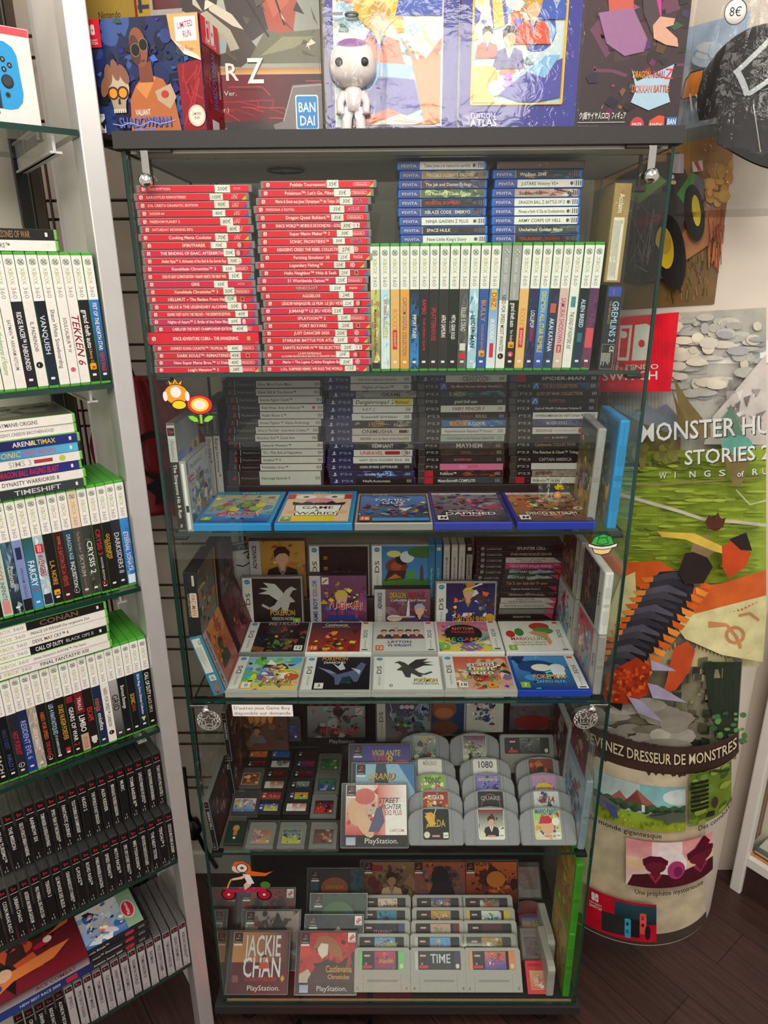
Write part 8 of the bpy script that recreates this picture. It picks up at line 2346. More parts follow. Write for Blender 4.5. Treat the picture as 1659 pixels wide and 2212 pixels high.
ROW3 = [('black with white and grey stencil capitals',xb_spine('CALL OF DUTY','#161515','#f0ece6',tx=.072,th=.0066,tw=.046,extra=e_two('BLACK OPS II','#c8b8a4',.12,.0056,.036))),('navy and black with yellow triangle',xb_spine('SEGA Mega Drive Ultimate Collection','#1f4a80','#e6e4de',tx=.07,th=.0042,tw=.085,bg2='#151619',extra=lambda P,Tk: P.poly([(.16,.003),(.17,.007),(.16,.011)],'#d8c88a'))),('black with curly yellow and red title',xb_spine('SONIC','#17161a','#d8a83a',tx=.105,th=.007,tw=.022,extra=e_two('GENERATIONS','#b83a34',.128,.0056,.014))),('black with white script title',xb_spine('Burnout Revenge','#18171a','#d8d4cc',tx=.082,th=.006,tw=.048)),('silver to black with block title',xb_spine('GRID','#a9a6a4','#1c1b1b',tx=.095,th=.0098,tw=.034,bg2='#232224')),
		('white with thin black title',xb_spine('NEED FOR SPEED\u2122 CARBON','#e9e4da','#3a3836',tx=.075,th=.0056,tw=.08,extra=e_ring('#8a2a34',.167))),('navy with orange and white cartoon title',xb_spine('ninja','#1f2a4a','#c8602c',tx=.09,th=.0088,tw=.026,extra=e_two('misfits','#e6e2da',.12,.0064,.036))),('maroon black with red splash title',xb_spine('ESCAPE','#241618','#d8383c',tx=.103,th=.008,tw=.028,extra=e_patch(.162,.011,'#d8d4cc',.66))),('patchwork red, black and gold',xb_spine('LIMBO','#191717','#f0ece6',tx=.112,th=.0088,tw=.034,extra=e_pal(e_patch(.068,.04,'#7a1c24',.88),e_two('TRIALS','#d8cfc8',.076,.0056,.026),e_patch(.15,.034,'#b8a48a',.86),e_two('SPLODE','#c83a2c',.156,.006,.024)))),('black with red emblem and white title',xb_spine('GEARS OF WAR','#1a1617','#e9e5de',tx=.09,th=.0066,tw=.068,extra=e_pal(e_patch(.069,.012,'#8a1c2c',.7),e_two('2','#b8283a',.162,.0086)))),('black with yellow capitals',xb_spine('DUKE NUKEM FOREVER','#171616','#d8983a',tx=.08,th=.0076,tw=.07,extra=e_patch(.166,.008,'#c8283a',.5))),('black with icy blue capitals',xb_spine('LES 4 FANTASTIQUES','#17181c','#a9c8dc',tx=.072,th=.0066,tw=.06,extra=e_two("ET LE SURFER D'ARGENT",'#cfd4d8',.134,.0036,.042))),
		('black with yellow and red title',xb_spine('NEED FOR SPEED','#1a1818','#d8642c',tx=.082,th=.0056,tw=.054,extra=e_pal(e_two('THE RUN','#c8343a',.14,.0056,.026),e_ring('#c0402c',.171)))),('sandy striped with thin title',xb_spine('LEFT 4 DEAD\u2122','#a89c8c','#efe9e0',tx=.105,th=.0056,tw=.045,pal=['#b8ac9c','#98907f','#c4b8a8'])),('deep blue with pale thin title',xb_spine('RESIDENT EVIL 6','#20264a','#9aa8d0',tx=.085,th=.0076,tw=.076,bg2='#2a3a8a')),('dark slate with red and white title',xb_spine('HOT PURSUIT','#26272e','#c8203a',tx=.1,th=.0076,tw=.045,extra=e_ring('#c9c4bc',.165))),('black with two small titles',xb_spine('HALO 3 ODST','#151519','#3a4a7a',tx=.09,th=.006,tw=.038,extra=e_two('HALO 3','#4a5a94',.138,.0062,.032))),('black with spaced capitals',xb_spine('HALO REACH','#141416','#cfccc6',tx=.085,th=.0056,tw=.085)),('black with amber badge',xb_spine('RED DEAD','#161414','#c8442c',tx=.09,th=.0066,tw=.05,extra=e_rock))]
lrow(ROW3,ZR3,.0025,'third',.01466,seed=3,off=.012)
def lstack(data,zz,s_right,name,off=0.0,seed=0):
	r = random.Random(seed)
	z = zz
	n = len(data)
	for k in range(n - 1,-1,-1):
		desc,fn,*opt = data[k]
		s = s_right + r.uniform(-.003,.0015)
		cov = None
		if k == 0:
			def cov(Q):
				art(Q,.004,.004,.182,.127,['#5a564e','#8a867c','#3a3834','#7a6a54','#a8a49a'],seed + 40,22)
		spine_case('stacked_game_case',f'{desc} case, {ORD[k] if k < n - 1 else "lowest"} of flat stack on {name} shelving row','flat stacks on the aluminium shelving',LM @ M_flat(s - .19,off + r.uniform(-.002,.001),z + .0002,r.uniform(-.5,.5)),(.19,.135,.0143),opt[0] if opt else '#6fc04a',fn,bev=.0016,cover=cov)
		z += .0147
lstack([('black with bronze capitals',xb_spine('CONFLICT: ZONES OF WAR','#231f1f','#9a7a54',tx=.09,th=.0085,tw=.064)),('white with a single grey word',xb_spine('STAR WARS\u2122','#efeae2','#55524e',tx=.085,th=.0056,tw=.042))],ZR1 + .1908,lpl(133,540)[0],'highest',.004,4)
lstack([('white with wide grey capitals',xb_spine('RAYMAN\u00ae ORIGINS','#ece7de','#4a4846',tx=.08,th=.0058,tw=.056)),('white with thin spaced capitals',xb_spine("ASSASSIN'S CREED\u00ae BROTHERHOOD",'#ece7de','#6a6864',tx=.072,th=.0046,tw=.085)),('navy with yellow word',xb_spine('ARENA','#1d2250','#e6e2da',tx=.095,th=.007,tw=.03,bg2='#26307a',extra=e_two('ULTIMAX','#d8c83a',.118,.007,.036))),('bright blue with slanted yellow words',xb_spine('SONIC','#2f80c0','#e0b83a',tx=.072,th=.008,tw=.032,bg2='#5ab8dc',slant=.2,extra=e_two('FREE RIDERS','#d8485a',.108,.006,.046)),'#26262a'),('white with outlined word and lime badge',xb_spine('SIMS 3','#e9e4da','#a8a6a2',tx=.085,th=.008,tw=.032,extra=e_pal(e_patch(.12,.026,'#a83a44',.4),lambda P,Tk: P.ell(.16,Tk / 2,.0048,.0048,'#b8c84a',12)))),('dark blue with red jagged title',xb_spine('DRAGON BALL RAGING BLAST','#20244a','#c8283c',tx=.07,th=.009,tw=.085,bg2='#2a2f80',slant=.15)),('white with condensed capitals',xb_spine('DYNASTY WARRIORS\u00ae 8','#ece7de','#3a3836',tx=.07,th=.0062,tw=.08)),('charcoal with serif capitals',xb_spine('TIMESHIFT','#2c3138','#cfccc4',tx=.086,th=.0072,tw=.066,bg2='#3a4048'))],ZR2 + .1908,lpl(193,1062)[0],'second',.006,5)
lstack([('black with bronze outlined title',xb_spine('CONAN','#1c1817','#7a6048',tx=.085,th=.0086,tw=.06)),('white with mixed case title',xb_spine('PRINCE OF PERSIA\u00ae Die vergessene Zeit','#ece7de','#4a4846',tx=.07,th=.0046,tw=.09)),('white with thin serif capitals',xb_spine('DEVIL MAY CRY\u2122 4','#ece7de','#4a4846',tx=.07,th=.0058,tw=.055)),('black with white stencil title',xb_spine('CALL OF DUTY','#191a1e','#efece6',tx=.074,th=.007,tw=.042,extra=e_two('BLACK OPS II','#b8b4ac',.12,.0056,.044))),('white with small plain title',xb_spine("James Cameron's AVATAR\u2122: The Game",'#ece7de','#55524e',tx=.07,th=.0042,tw=.08)),('white with bold black capitals',xb_spine('FINAL FANTASY\u00ae XIII','#ece7de','#2c2a29',tx=.075,th=.006,tw=.076))],ZR3 + .1908,lpl(248,1415)[0],'third',.006,6)
def disc_spine(title,grey=False,pink=None):
	def fn(P):
		c0,c1 = ('#1a1818','#dcd8d0') if not grey else ('#b5aeb0','#33302f')
		P.rect(.004,.0008,.117,.0138,c0)
		P.rect(.006,.0015,.0125,.0125,'#141313' if not grey else '#3a2428')
		ps_mark(P,.0125,.0077,.0085,grey)
		P.rect(.0205,.0015,.001,.0125,'#c9c6c0')
		P.text(title,.03,.0052,.0056,c1,maxw=.072)
		P.rect(.107,.0074,.004,.0008,c1)
		P.rect(.1135,.0035,.005,.0018,'#8a8680')
		P.rect(.1135,.0075,.005,.0018,'#8a8680')
	return fn
def drow(titles,zz,s_end,name,pitch,grey=0,seed=0,off=0.0):
	r = random.Random(seed)
	s = s_end
	for k,ti in enumerate(titles):
		s -= pitch
		g = k < grey
		t = spine_case('upright_disc_case',f'{"grey" if g else "black"} spined disc case, {NTH[k]} from post in the {name} disc row','disc cases in rows low on the aluminium shelving',LM @ M_up(s,off + r.uniform(-.002,.0015),zz + .0003,.125,0),(.125,.142,.0152),'#3b3d3b' if not g else '#6f6c6a',disc_spine(ti,g),'trans',bev=.0012,cat='disc case')
drow(["TONY HAWK'S PRO SKATER 2",'NO FEAR DOWNHILL MOUNTAIN BIKING','G-POLICE WEAPONS OF JUSTICE\u2122','TOMB RAIDER III\u2122','MUSIC','MEN IN BLACK: THE SERIES CRASHDOWN','ALEX KIDDER','THE WORLD IS NOT ENOUGH','HUGO 2','TOCA TOURING CAR CHAMPIONSHIP','FANTASTIC JOURNEY','SPYRO: YEAR OF THE DRAGON\u2122','TOMB RAIDER: LA REVELATION FINALE','RAINBOW SIX','DELTA FORCE URBAN WARFARE','THE MISSION','GRAN TURISMO\u2122','FIFA','WIPEOUT'],ZP1 + .1262,.004,'higher black',.0171,0,7,.02)
drow(["L'ECOLE MILITAIRE ACADEMY",'TENCHU\u2122 2','THE NEXT TETRIS','NEED FOR SPEED: CONDUITE EN ETAT DE LIBERTE','MIKE TYSON BOXING\u2122','SPEC OPS COVERT ASSAULT\u2122','MOTO RACER\u2122','SPEED FREAKS\u2122','PARIS-MARSEILLE RACING','ROAD RASH\u2122','G-POLICE\u2122','CRASH BANDICOOT 3 WARPED\u2122','LE MONDE DES BLEUS',"TEKKEN 3",'PRO PINBALL BIG RACE USA','ASTERIX MAXIMUM GAUDIUM','URBAN CHAOS','COLIN McRAE RALLY','DRIVER','ALIEN'],ZP1,.005,'lower black',.0171,0,8)
drow(['PORSCHE CHALLENGE\u2122','GRAN TURISMO 2','TOMORROW NEVER DIES','SPYRO 2: GATEWAY TO GLIMMER','RAYMAN','TOMB RAIDER III','DIGIMON WORLD','GRAN TURISMO 2','HARRY POTTER','STUART LITTLE 2: THE GREAT ESCAPE','TOMB RAIDER II','MONKEY MAGIC','SPYRO: YEAR OF THE DRAGON','SPYRO 2','ALONE IN THE DARK','RIDGE RACER','DRIVER 2','CROC','WORMS'],ZP2,.003,'lowest',.0172,14,9)
# cases lying on the lowest disc row
zf = ZP2 + .1262
for k,(ti,px) in enumerate((('Pro Evolution Soccer 2009',318),('Burnout\u2122 Dominator',318),('Sonic Rivals\u2122',316))):
	def sp(P,ti=ti):
		P.rect(.002,.0007,.171,.0123,'#2a2728')
		P.rect(.002,.0007,.05,.0123,'#4a4446')
		ps_mark(P,.012,.0068,.007,False)
		P.text(ti,.056,.0044,.005,'#d8d2cc',maxw=.066)
		P.rrect(.128,.0028,.018,.0085,.004,'#b83444')
		dash_code(P,.155,.004,.006,'#8a8680',4)
	cov = (lambda Q: (Q.rect(.002,.002,.172,.1,'#1c1a1c'),art(Q,.05,.004,.09,.095,['#3a6ab0','#efece4','#c8a88a','#d8d8d8','#2a2c44','#8ab0d8'],66,30),Q.rect(.138,.004,.03,.095,'#8fae8a'),Q.ell(.15,.05,.013,.024,'#d8d4cc',18),Q.ell(.15,.05,.011,.021,'#c82a3a',18),Q.text('Platinum',.152,.034,.006,'#efe9e2',w=.034,rot=PI / 2))) if k == 2 else None
	spine_case('slim_disc_case',f'slim dark case, {("lowest", "middle", "topmost")[k]} of three lying on the lowest disc row','slim cases lying on the lowest disc row',LM @ M_flat(lpl(322,2025)[0] - .174 + .002 * k,.0 + .003 * k,zf + .0137 * k,.4),(.176,.104,.0135),'#1d1c1d',sp,cover=cov)
t = thing('large_box','large dark box with a red and gold dancer cover lying on the lowest disc row','game box',None,LM @ M_flat(-.44,-.004,zf + .022,.3))
box('carton',t,(.255,.19,.021),m='matte',color='#2a1c1c',bev=.0008)
P = Pr((0,0,0))
P.rect(.001,.001,.253,.019,'#a8a2a4','#6a3438')
P.text('ACE COMBAT',.16,.006,.008,'#5a2a30',w=.07)
P.build('side_print',t)
Q = Pr((0,0,.021),(1,0,0),(0,1,0))
art(Q,.001,.001,.253,.188,['#2a1518','#8a1c2c','#1c1214','#c8502c','#3a1a1c'],88,26,('#7a1a28','#1c1214'))
Q.poly([(.09,.01),(.13,.03),(.2,.035),(.235,.06),(.2,.06),(.15,.055),(.1,.05)],'#d8783a')
Q.ell(.09,.045,.016,.012,'#dca07a',12)
Q.ell(.118,.052,.014,.014,'#dcae8a',12)
Q.ell(.1,.03,.012,.01,'#3a4a8a',10)
Q.ell(.2,.085,.008,.008,'#f0d8c8',12)
Q.poly([(.19,.09),(.215,.1),(.25,.12),(.24,.1)],'#c8642c')
Q.text('GAME',.03,.02,.02,'#e0d8cc',w=.04,rot=PI / 2 * .9)
Q.build('cover_print',t)
t = thing('large_box','flat dark box with a blue and silver side lying under the dancer cover box','game box',None,LM @ M_flat(-.43,-.002,zf + .0005,.3))
box('carton',t,(.25,.18,.0205),m='matte',color='#1f2438',bev=.0008)
P = Pr((0,0,0))
P.hgrad(.001,.001,.248,.0185,'#2a4a9a','#2a3060')
P.rect(.2,.004,.02,.012,'#b83444')
P.text('NEW BEST RACE 2009',.12,.007,.006,'#cfccd4',w=.07)
P.build('side_print',t)
# console carton on the highest glass shelf
s0,z0 = lpl(95,265)
t = thing('console_carton','white console carton printed with a bright blue controller, on the highest glass shelf','carton',None,LM @ T(s0 - .2,.03,ZTOP + .0005))
box('carton',t,(.204,.1,.118),m='matte',color='#e9e4de',bev=.001)
P = Pr((0,0,0))
P.rect(.001,.001,.202,.116,'#ece7e1')
P.rect(.001,.108,.202,.009,'#e0505a')
P.rect(.04,.03,.118,.075,'#3a3a3d')
P.rect(.06,.02,.1,.06,'#2a2a2d')
for i in range(8):
	P.rect(.13 + .003 * i,.008 + .0018 * (i % 4),.003,.01,'#2f2f31')
P.poly([(.157,.02),(.157,.1),(.172,.0995),(.181,.094),(.185,.085),(.1865,.04),(.184,.03),(.177,.022),(.168,.0195)],'#2a9fdc')
P.line([(.1575,.02),(.1575,.1)],.0018,'#1b4a6a')
for x,y in ((.167,.0785),(.1745,.0725),(.160,.0735),(.167,.067)):
	P.ell(x,y,.0032,.0036,'#26282c',14)
P.text('X',.167,.0775,.0025,'#cfd4d8',al='c')
P.text('A',.1745,.0715,.0025,'#cfd4d8',al='c')
P.text('Y',.160,.0725,.0025,'#cfd4d8',al='c')
P.text('B',.167,.066,.0025,'#cfd4d8',al='c')
P.ell(.169,.053,.0075,.0085,'#1b1c1f',18)
P.ell(.169,.054,.006,.0065,'#3a3c40',18)
P.ell(.167,.037,.0034,.0038,'#55575c',12)
P.ell(.167,.037,.0022,.0024,'#1d1e20',12)
P.line([(.160,.093),(.165,.0905)],.0016,'#1b3a54')
P.rect(.12,.004,.02,.006,'#d8323c')
P.build('front_print',t)
t = thing('console_carton','plain white carton standing on top of the blue controller carton','carton',None,LM @ T(s0 - .22,.05,ZTOP + .1192))
box('carton',t,(.19,.1,.14),m='matte',color='#e9e5df',bev=.001)
# ================================================================== cartons on top of the cabinet
ZL = LT + .0004
def top_box(label,Mx,w,h,d,col,front,side=None,sleeve=False,cat='collector box',name='collector_box',shellm='matte'):
	t = thing(name,label,cat,None,Mx)
	box('carton',t,(w,d,h),m=shellm,color=col,bev=.0008)
	P = Pr((0,0,0))
	P.clip = (.0005,.0005,w - .0005,h - .0005)
	front(P,w,h)
	P.clip = None
	P.build('front_print',t)
	if side:
		Q = Pr((w,0,0),(0,1,0),(0,0,1))
		side(Q,d,h)
		Q.build('side_print',t)
	if sleeve:
		box('clear_sleeve',t,(w + .006,d + .006,h + .004),(-.003,-.004,0),'sleeve')
	return t
def switch_block(P,x,y,w,h,s=1.0):
	P.rect(x,y,w,h,'#d81f34')
	cx,cyy = x + w / 2,y + h * .62
	k = w * .22
	P.rrect(cx - k,cyy - k,k * .9,k * 2,k * .35,'#f0e8e2')
	P.rrect(cx - k * .82,cyy - k * .8,k * .55,k * 1.6,k * .2,'#d81f34')
	P.ell(cx - k * .55,cyy + k * .35,k * .18,k * .2,'#f0e8e2',10)
	P.rrect(cx + k * .08,cyy - k,k * .9,k * 2,k * .35,'#f0e8e2')
	P.ell(cx + k * .52,cyy - k * .1,k * .18,k * .2,'#d81f34',10)
	P.text('NINTENDO',cx,y + h * .23,h * .055,'#f0e8e2',al='c',w=w * .62)
	P.text('SWITCH',cx,y + h * .1,h * .095,'#f0e8e2',al='c',w=w * .62)
def f_shadow(P,w,h):
	art(P,0,0,w,h,['#1d2a5a','#141c3c','#2a3f7a','#0f1530','#3a5490','#1a2448'],301,60,('#2a4078','#18203f'))
	P.poly([(w * .80,0),(w,0),(w,h * .62),(w * .79,h * .58)],'#8a1c26')
	for i in range(14):
		r = random.Random(i)
		P.line([(w * r.uniform(.8,1),h * r.uniform(0,.6)),(w * r.uniform(.8,1),h * r.uniform(0,.6))],.002,r.choice(['#b02a30','#5a141c','#a83a38']))
	# plain bare shouldered man in round dark glasses holding a skull
	P.poly([(w * .34,0),(w * .36,h * .3),(w * .42,h * .42),(w * .52,h * .52),(w * .66,h * .46),(w * .74,h * .3),(w * .78,0)],'#b5683a')
	P.poly([(w * .42,h * .4),(w * .5,h * .5),(w * .6,h * .48),(w * .5,h * .3)],'#d08a4a')
	P.poly([(w * .46,h * .44),(w * .58,h * .44),(w * .57,h * .62),(w * .46,h * .6)],'#7a4430')
	P.ell(w * .475,h * .74,w * .075,h * .17,'#8a5036',20,.12)
	P.ell(w * .445,h * .72,w * .045,h * .13,'#55302a',16,.12)
	P.ell(w * .448,h * .72,.0068,.0078,'#161416',16)
	P.ell(w * .518,h * .76,.0064,.0074,'#161416',16)
	P.ring(w * .448,h * .72,.0073,.0083,.0009,'#8a7a54',16)
	P.ring(w * .518,h * .76,.0069,.0079,.0009,'#8a7a54',16)
	P.line([(w * .49,h * .62),(w * .52,h * .63)],.003,'#6a2f2a')
	P.poly([(w * .58,h * .36),(w * .72,h * .42),(w * .76,h * .3),(w * .7,h * .2),(w * .6,h * .28)],'#b8a080')
	P.ell(w * .665,h * .33,.006,.005,'#b83a2c',10)
	P.ell(w * .26,h * .4,w * .1,h * .14,'#c0b094',20)
	P.poly([(w * .18,h * .36),(w * .33,h * .36),(w * .31,h * .2),(w * .21,h * .2)],'#a8987c')
	for x in (.215,.3):
		P.ell(w * x,h * .36,.009,.0085,'#4a2a1c',14)
		P.ell(w * x,h * .36,.006,.006,'#e0942c',12)
	P.poly([(w * .255,h * .31),(w * .27,h * .31),(w * .275,h * .26),(w * .25,h * .26)],'#2a2320')
	for i in range(6):
		P.rect(w * (.205 + i * .019),h * .185,w * .013,h * .035,'#d8cdb4')
	for i,(a,c) in enumerate(((.15,.42),(.19,.52),(.255,.56),(.325,.52))):
		P.ell(w * a,h * c,.006,.0135,'#8a5a44',12,-.3 + .25 * i)
	switch_block(P,0,h * .76,w * .165,h * .24)
	P.text('VALIANT',w * .46,h * .155,h * .05,'#f0ebe2',al='c',w=w * .13)
	for dx,c in ((.0012,'#10183c'),(0,'#5a6ab4')):
		P.text('SHADOWMAN',w * .47 + dx,h * .05 - dx,h * .09,c,al='c',w=w * .46)
	P.line([(w * .18,h * .09),(w * .26,h * .07),(w * .34,h * .095),(w * .42,h * .06),(w * .52,h * .1),(w * .6,h * .07),(w * .74,h * .1)],.0011,'#9aa4e0')
	P.text('REMASTERED',w * .47,h * .005,h * .038,'#8a94cc',al='c',w=w * .19)
	P.rect(w * .03,h * .012,w * .085,h * .17,'#e9e5de')
	P.rect(w * .037,h * .04,w * .071,h * .1,'#efece6')
	P.text('M',w * .0725,h * .05,h * .085,'#1d1c1c',al='c',slant=.25)
	P.text('MATURE 17+',w * .0725,h * .15,h * .02,'#1d1c1c',al='c',w=w * .07)
	P.text('ESRB',w * .0725,h * .016,h * .02,'#1d1c1c',al='c',w=w * .06)
	P.poly([(w * .74,h),(w,h),(w,h * .6),(w * .86,h * .66),(w * .76,h * .8)],'#dca868')
	P.poly([(w * .8,h * .97),(w * .975,h * .97),(w * .975,h * .77),(w * .8,h * .77)],'#efe9e0')
	P.text('LIMITED',w * .888,h * .88,h * .05,'#a8286a',al='c',w=w * .13,rot=.12)
	P.text('RUN',w * .9,h * .8,h * .055,'#a8286a',al='c',w=w * .07,rot=.12)
	P.poly([(w * .76,h * .8),(w * .86,h * .66),(w * 1.0,h * .6),(w * .98,h * .64),(w * .8,h * .76)],'#e6d8c8')
	P.text('Only From',w * .87,h * .69,h * .04,'#b8323a',al='c',w=w * .14,rot=-.12,bold=0)
	P.ell(w * .925,h * .13,.0125,.0135,'#e6dcc8',20)
	P.ring(w * .925,h * .13,.0115,.0125,.0008,'#b8a070',20)
	P.text('LIMITED',w * .925,h * .135,h * .022,'#6a5430',al='c',w=w * .075)
	P.text('RUN',w * .925,h * .1,h * .024,'#6a5430',al='c',w=w * .045)
def s_shadow(Q,d,h):
	Q.rect(.0005,.0005,d - .001,h - .001,'#7a1822')
	art(Q,.0005,.0005,d - .001,h - .001,['#8a1c26','#6a141c','#9a2a30','#5a1018'],303,16)
	switch_block(Q,0,h * .76,d,h * .235)
	Q.text('SHADOWMAN',d * .66,h * .22,d * .22,'#5a6ab4',rot=PI / 2,w=h * .5)
	Q.text('REMASTERED',d * .9,h * .35,d * .1,'#c9c0c8',rot=PI / 2,w=h * .25)
	Q.rect(d * .25,h * .02,d * .4,h * .1,'#d8cfd0')
yawS = 8.5
pS = on_y(206,287,.022)
top_box('dark blue carton with a bald man in round glasses and a skull, on the lid',T(pS.x,.022,ZL) @ RZ(-yawS),.172,.141,.064,'#7a1822',f_shadow,s_shadow)
def f_gold(P,w,h):
	P.rect(0,0,w,h,'#a58a3c')
	P.text('Nintendo',w * .2,h * .43,.0085,'#4a3a1c',al='c',w=.036)
	P.rect(w * .4,h * .34,.115,.11,'#8a2a24')
	P.rect(w * .4 + .004,h * .34 + .005,.107,.105,'#b8963a')
	P.rrect(w * .52,h * .42,.058,.08,.003,'#a8a49a')
	P.rect(w * .54,h * .46,.046,.07,'#5a1f22')
	P.rect(w * .425,h * .47,.018,.0055,'#3a4050')
	P.rect(w * .4315,h * .4475,.0055,.018,'#3a4050')
	for x in (.82,.885):
		P.ell(w * x,h * .52,.006,.006,'#c83a3a',14)
	P.rect(w * .5,h * .25,.068,.017,'#c8302c')
	P.ell(w * .525,h * .285,.006,.007,'#e0c05a',12)
	P.text('SPECIAL EDITION',w * .545,h * .272,.004,'#f0d8b0',w=.046)
	for i in range(40):
		P.rect(w * .2 + i * .0055,h * .145,.0048,.0055,'#b02a2c')
		P.rect(w * .2 + i * .0055 + .0026,h * .118,.0048,.0055,'#b02a2c')
		P.rect(w * .2 + i * .0055,h * .09,.0048,.0055,'#b02a2c')
	P.ell(w * .3,h * .185,.012,.011,'#3a8a3a',14)
	P.ell(w * .79,h * .2,.012,.013,'#6aa83a',14)
	P.rect(w * .86,h * .16,.013,.044,'#3a9a3a')
	P.rect(w * .855,h * .29,.017,.011,'#4ab04a')
	P.rect(w * .76,h * .19,.006,.012,'#c83a34')
	P.rect(w * .03,h * .14,.025,.031,'#7ab82c')
	P.text('3',w * .03 + .0125,h * .17,.018,'#f0efe6',al='c')
	P.rect(w * .03,h * .12,.025,.006,'#2a2c1c')
	P.rrect(w * .16,h * .14,.026,.036,.003,'#efece4')
	P.text('0+',w * .16 + .013,h * .19,.019,'#1d1c1c',al='c',w=.021)
	P.rrect(w * .91,h * .2,.012,.024,.004,'#e0dcd0')
pG = on_y(186,55,.105)
top_box('gold carton with a small handheld console picture and age badges, behind the dark blue carton',T(pG.x - .004,.112,ZL + .083) @ RZ(-9),.205,.2,.05,'#a58a3c',f_gold)
top_box('plain dark carton hidden behind the dark blue one, carrying the gold carton',T(pG.x - .004,.115,ZL) @ RZ(-9),.205,.0825,.05,'#4a3a2c',lambda P,w,h: P.rect(0,0,w,h,'#4a3a2c'))
def f_mech(P,w,h):
	P.rect(0,0,w,h,'#8f9486','#a9b0a0')
	r = random.Random(9)
	P.poly([(0,h * .99),(w * .35,h),(w * .25,h * .72),(w * .12,h * .66),(0,h * .7)],'#3a302c')
	P.poly([(w * .02,h),(w * .3,h),(w * .22,h * .78)],'#d8cdb4')
	P.poly([(w * .42,h),(w * .74,h),(w * .84,h * .76),(w * .8,h * .58),(w * .62,h * .54)],'#a8503c')
	P.poly([(w * .5,h),(w * .7,h),(w * .78,h * .74),(w * .66,h * .66)],'#b8624a')
	P.poly([(w * .25,h * .98),(w * .5,h),(w * .62,h * .6),(w * .5,h * .54),(w * .34,h * .62)],'#3f3430')
	P.poly([(w * .0,h * .66),(w * .2,h * .72),(w * .4,h * .64),(w * .55,h * .48),(w * .4,h * .4),(0,h * .42)],'#4a4038')
	P.poly([(w * .04,h * .66),(w * .18,h * .7),(w * .34,h * .6),(w * .4,h * .5),(w * .2,h * .46),(w * .06,h * .52)],'#a9a48e')
	P.poly([(w * .14,h * .56),(w * .32,h * .54),(w * .28,h * .48),(w * .16,h * .48)],'#93aab0')
	P.poly([(w * .18,h * .76),(w * .36,h * .68),(w * .44,h * .6),(w * .36,h * .62),(w * .2,h * .7)],'#c9c0a8')
	P.poly([(w * .45,h * .42),(w * .6,h * .6),(w * .7,h * .58),(w,h * .6),(w,h * .42)],'#6a6a52')
	P.poly([(w * .55,h * .46),(w * .72,h * .56),(w * .95,h * .56),(w * .8,h * .5)],'#8a8a68')
	P.line([(w * .62,h * .56),(w * .3,h * .99)],.003,'#2a2220')
	P.line([(w * .74,h * .62),(w * .58,h)],.0025,'#2a2220')
	for i in range(26):
		a,c = r.uniform(0,w),r.uniform(h * .4,h)
		P.poly([(a,c),(a + r.uniform(.004,.02),c + r.uniform(-.01,.01)),(a + r.uniform(-.006,.01),c + r.uniform(.004,.018))],r.choice(['#d8cfb8','#3a322e','#7a3a2e','#b9b49e','#57503f']))
	P.rect(0,h * .36,w,h * .035,'#d8a868','#a87a4a')
	P.rect(0,0,w,h * .36,'#2a1a1c','#8a1c28')
	for i in range(18):
		a,c = r.uniform(0,w),r.uniform(h * .1,h * .34)
		P.line([(a,c),(a + r.uniform(.01,.05),c),(a + r.uniform(.03,.07),c - r.uniform(.004,.012))],.0012,r.choice(['#c83a3c','#a82a30','#5a1218']))
	P.rect(0,0,w,h * .1,'#3a3432')
	P.poly([(w * .7,h * .1),(w * .78,h * .3),(w,h * .31),(w,0),(w * .66,0),(w * .62,h * .08)],'#7a7470')
	P.line([(w * .7,h * .1),(w * .78,h * .29),(w,h * .3)],.0015,'#a9a39c')
	P.text('KIT',w * .1,h * .415,.008,'#d8d4cc',w=.02,bold=0)
	for i,(chx,xx,hh,ww) in enumerate((('D',.05,.019,.02),('E',.14,.0205,.018),('R',.28,.0215,.02),('Z',.45,.031,.024))):
		P.text(chx,w * xx,h * (.325 if i < 3 else .31),hh,'#5a4a44',w=ww)
		P.text(chx,w * xx - .0008,h * (.325 if i < 3 else .31) + .0008,hh,'#ece6dc',w=ww)
	P.text('UNITY Ver.',w * .08,h * .245,.006,'#d8d0c8',w=.055,bold=0)
	P.text('(UNITY Ver.)',w * .04,h * .155,.0055,'#d8d0c8',w=.05,bold=0)
	P.text('The images are for illustrative purposes only',w * .1,h * .03,.0024,'#c9c2ba',w=.075,bold=0)
	P.text('\u30af\u30a4\u30e4\u30ed\u30d5\u30a3',w * .12,h * .055,.003,'#c9c2ba',w=.03)
	P.rrect(w * .795,h * .05,w * .172,h * .195,.003,'#efece6')
	P.rrect(w * .803,h * .057,w * .156,h * .181,.0025,'#1f86c8')
	P.text('BAN',w * .881,h * .15,.0125,'#f4f1ec',al='c',w=w * .135)
	P.text('DAI',w * .881,h * .075,.0125,'#f4f1ec',al='c',w=w * .12)
pM = on_y(440,279,.02)
wM = on_y(689,276,.012).x - pM.x + .03
top_box('large carton with a red and olive machine and big metal letters, on the lid',T(pM.x - .028,.066,ZL),wM,.235,.08,'#3a3432',f_mech,lambda Q,d,h: Q.rect(.0005,.0005,d - .001,h - .001,'#55504c'))
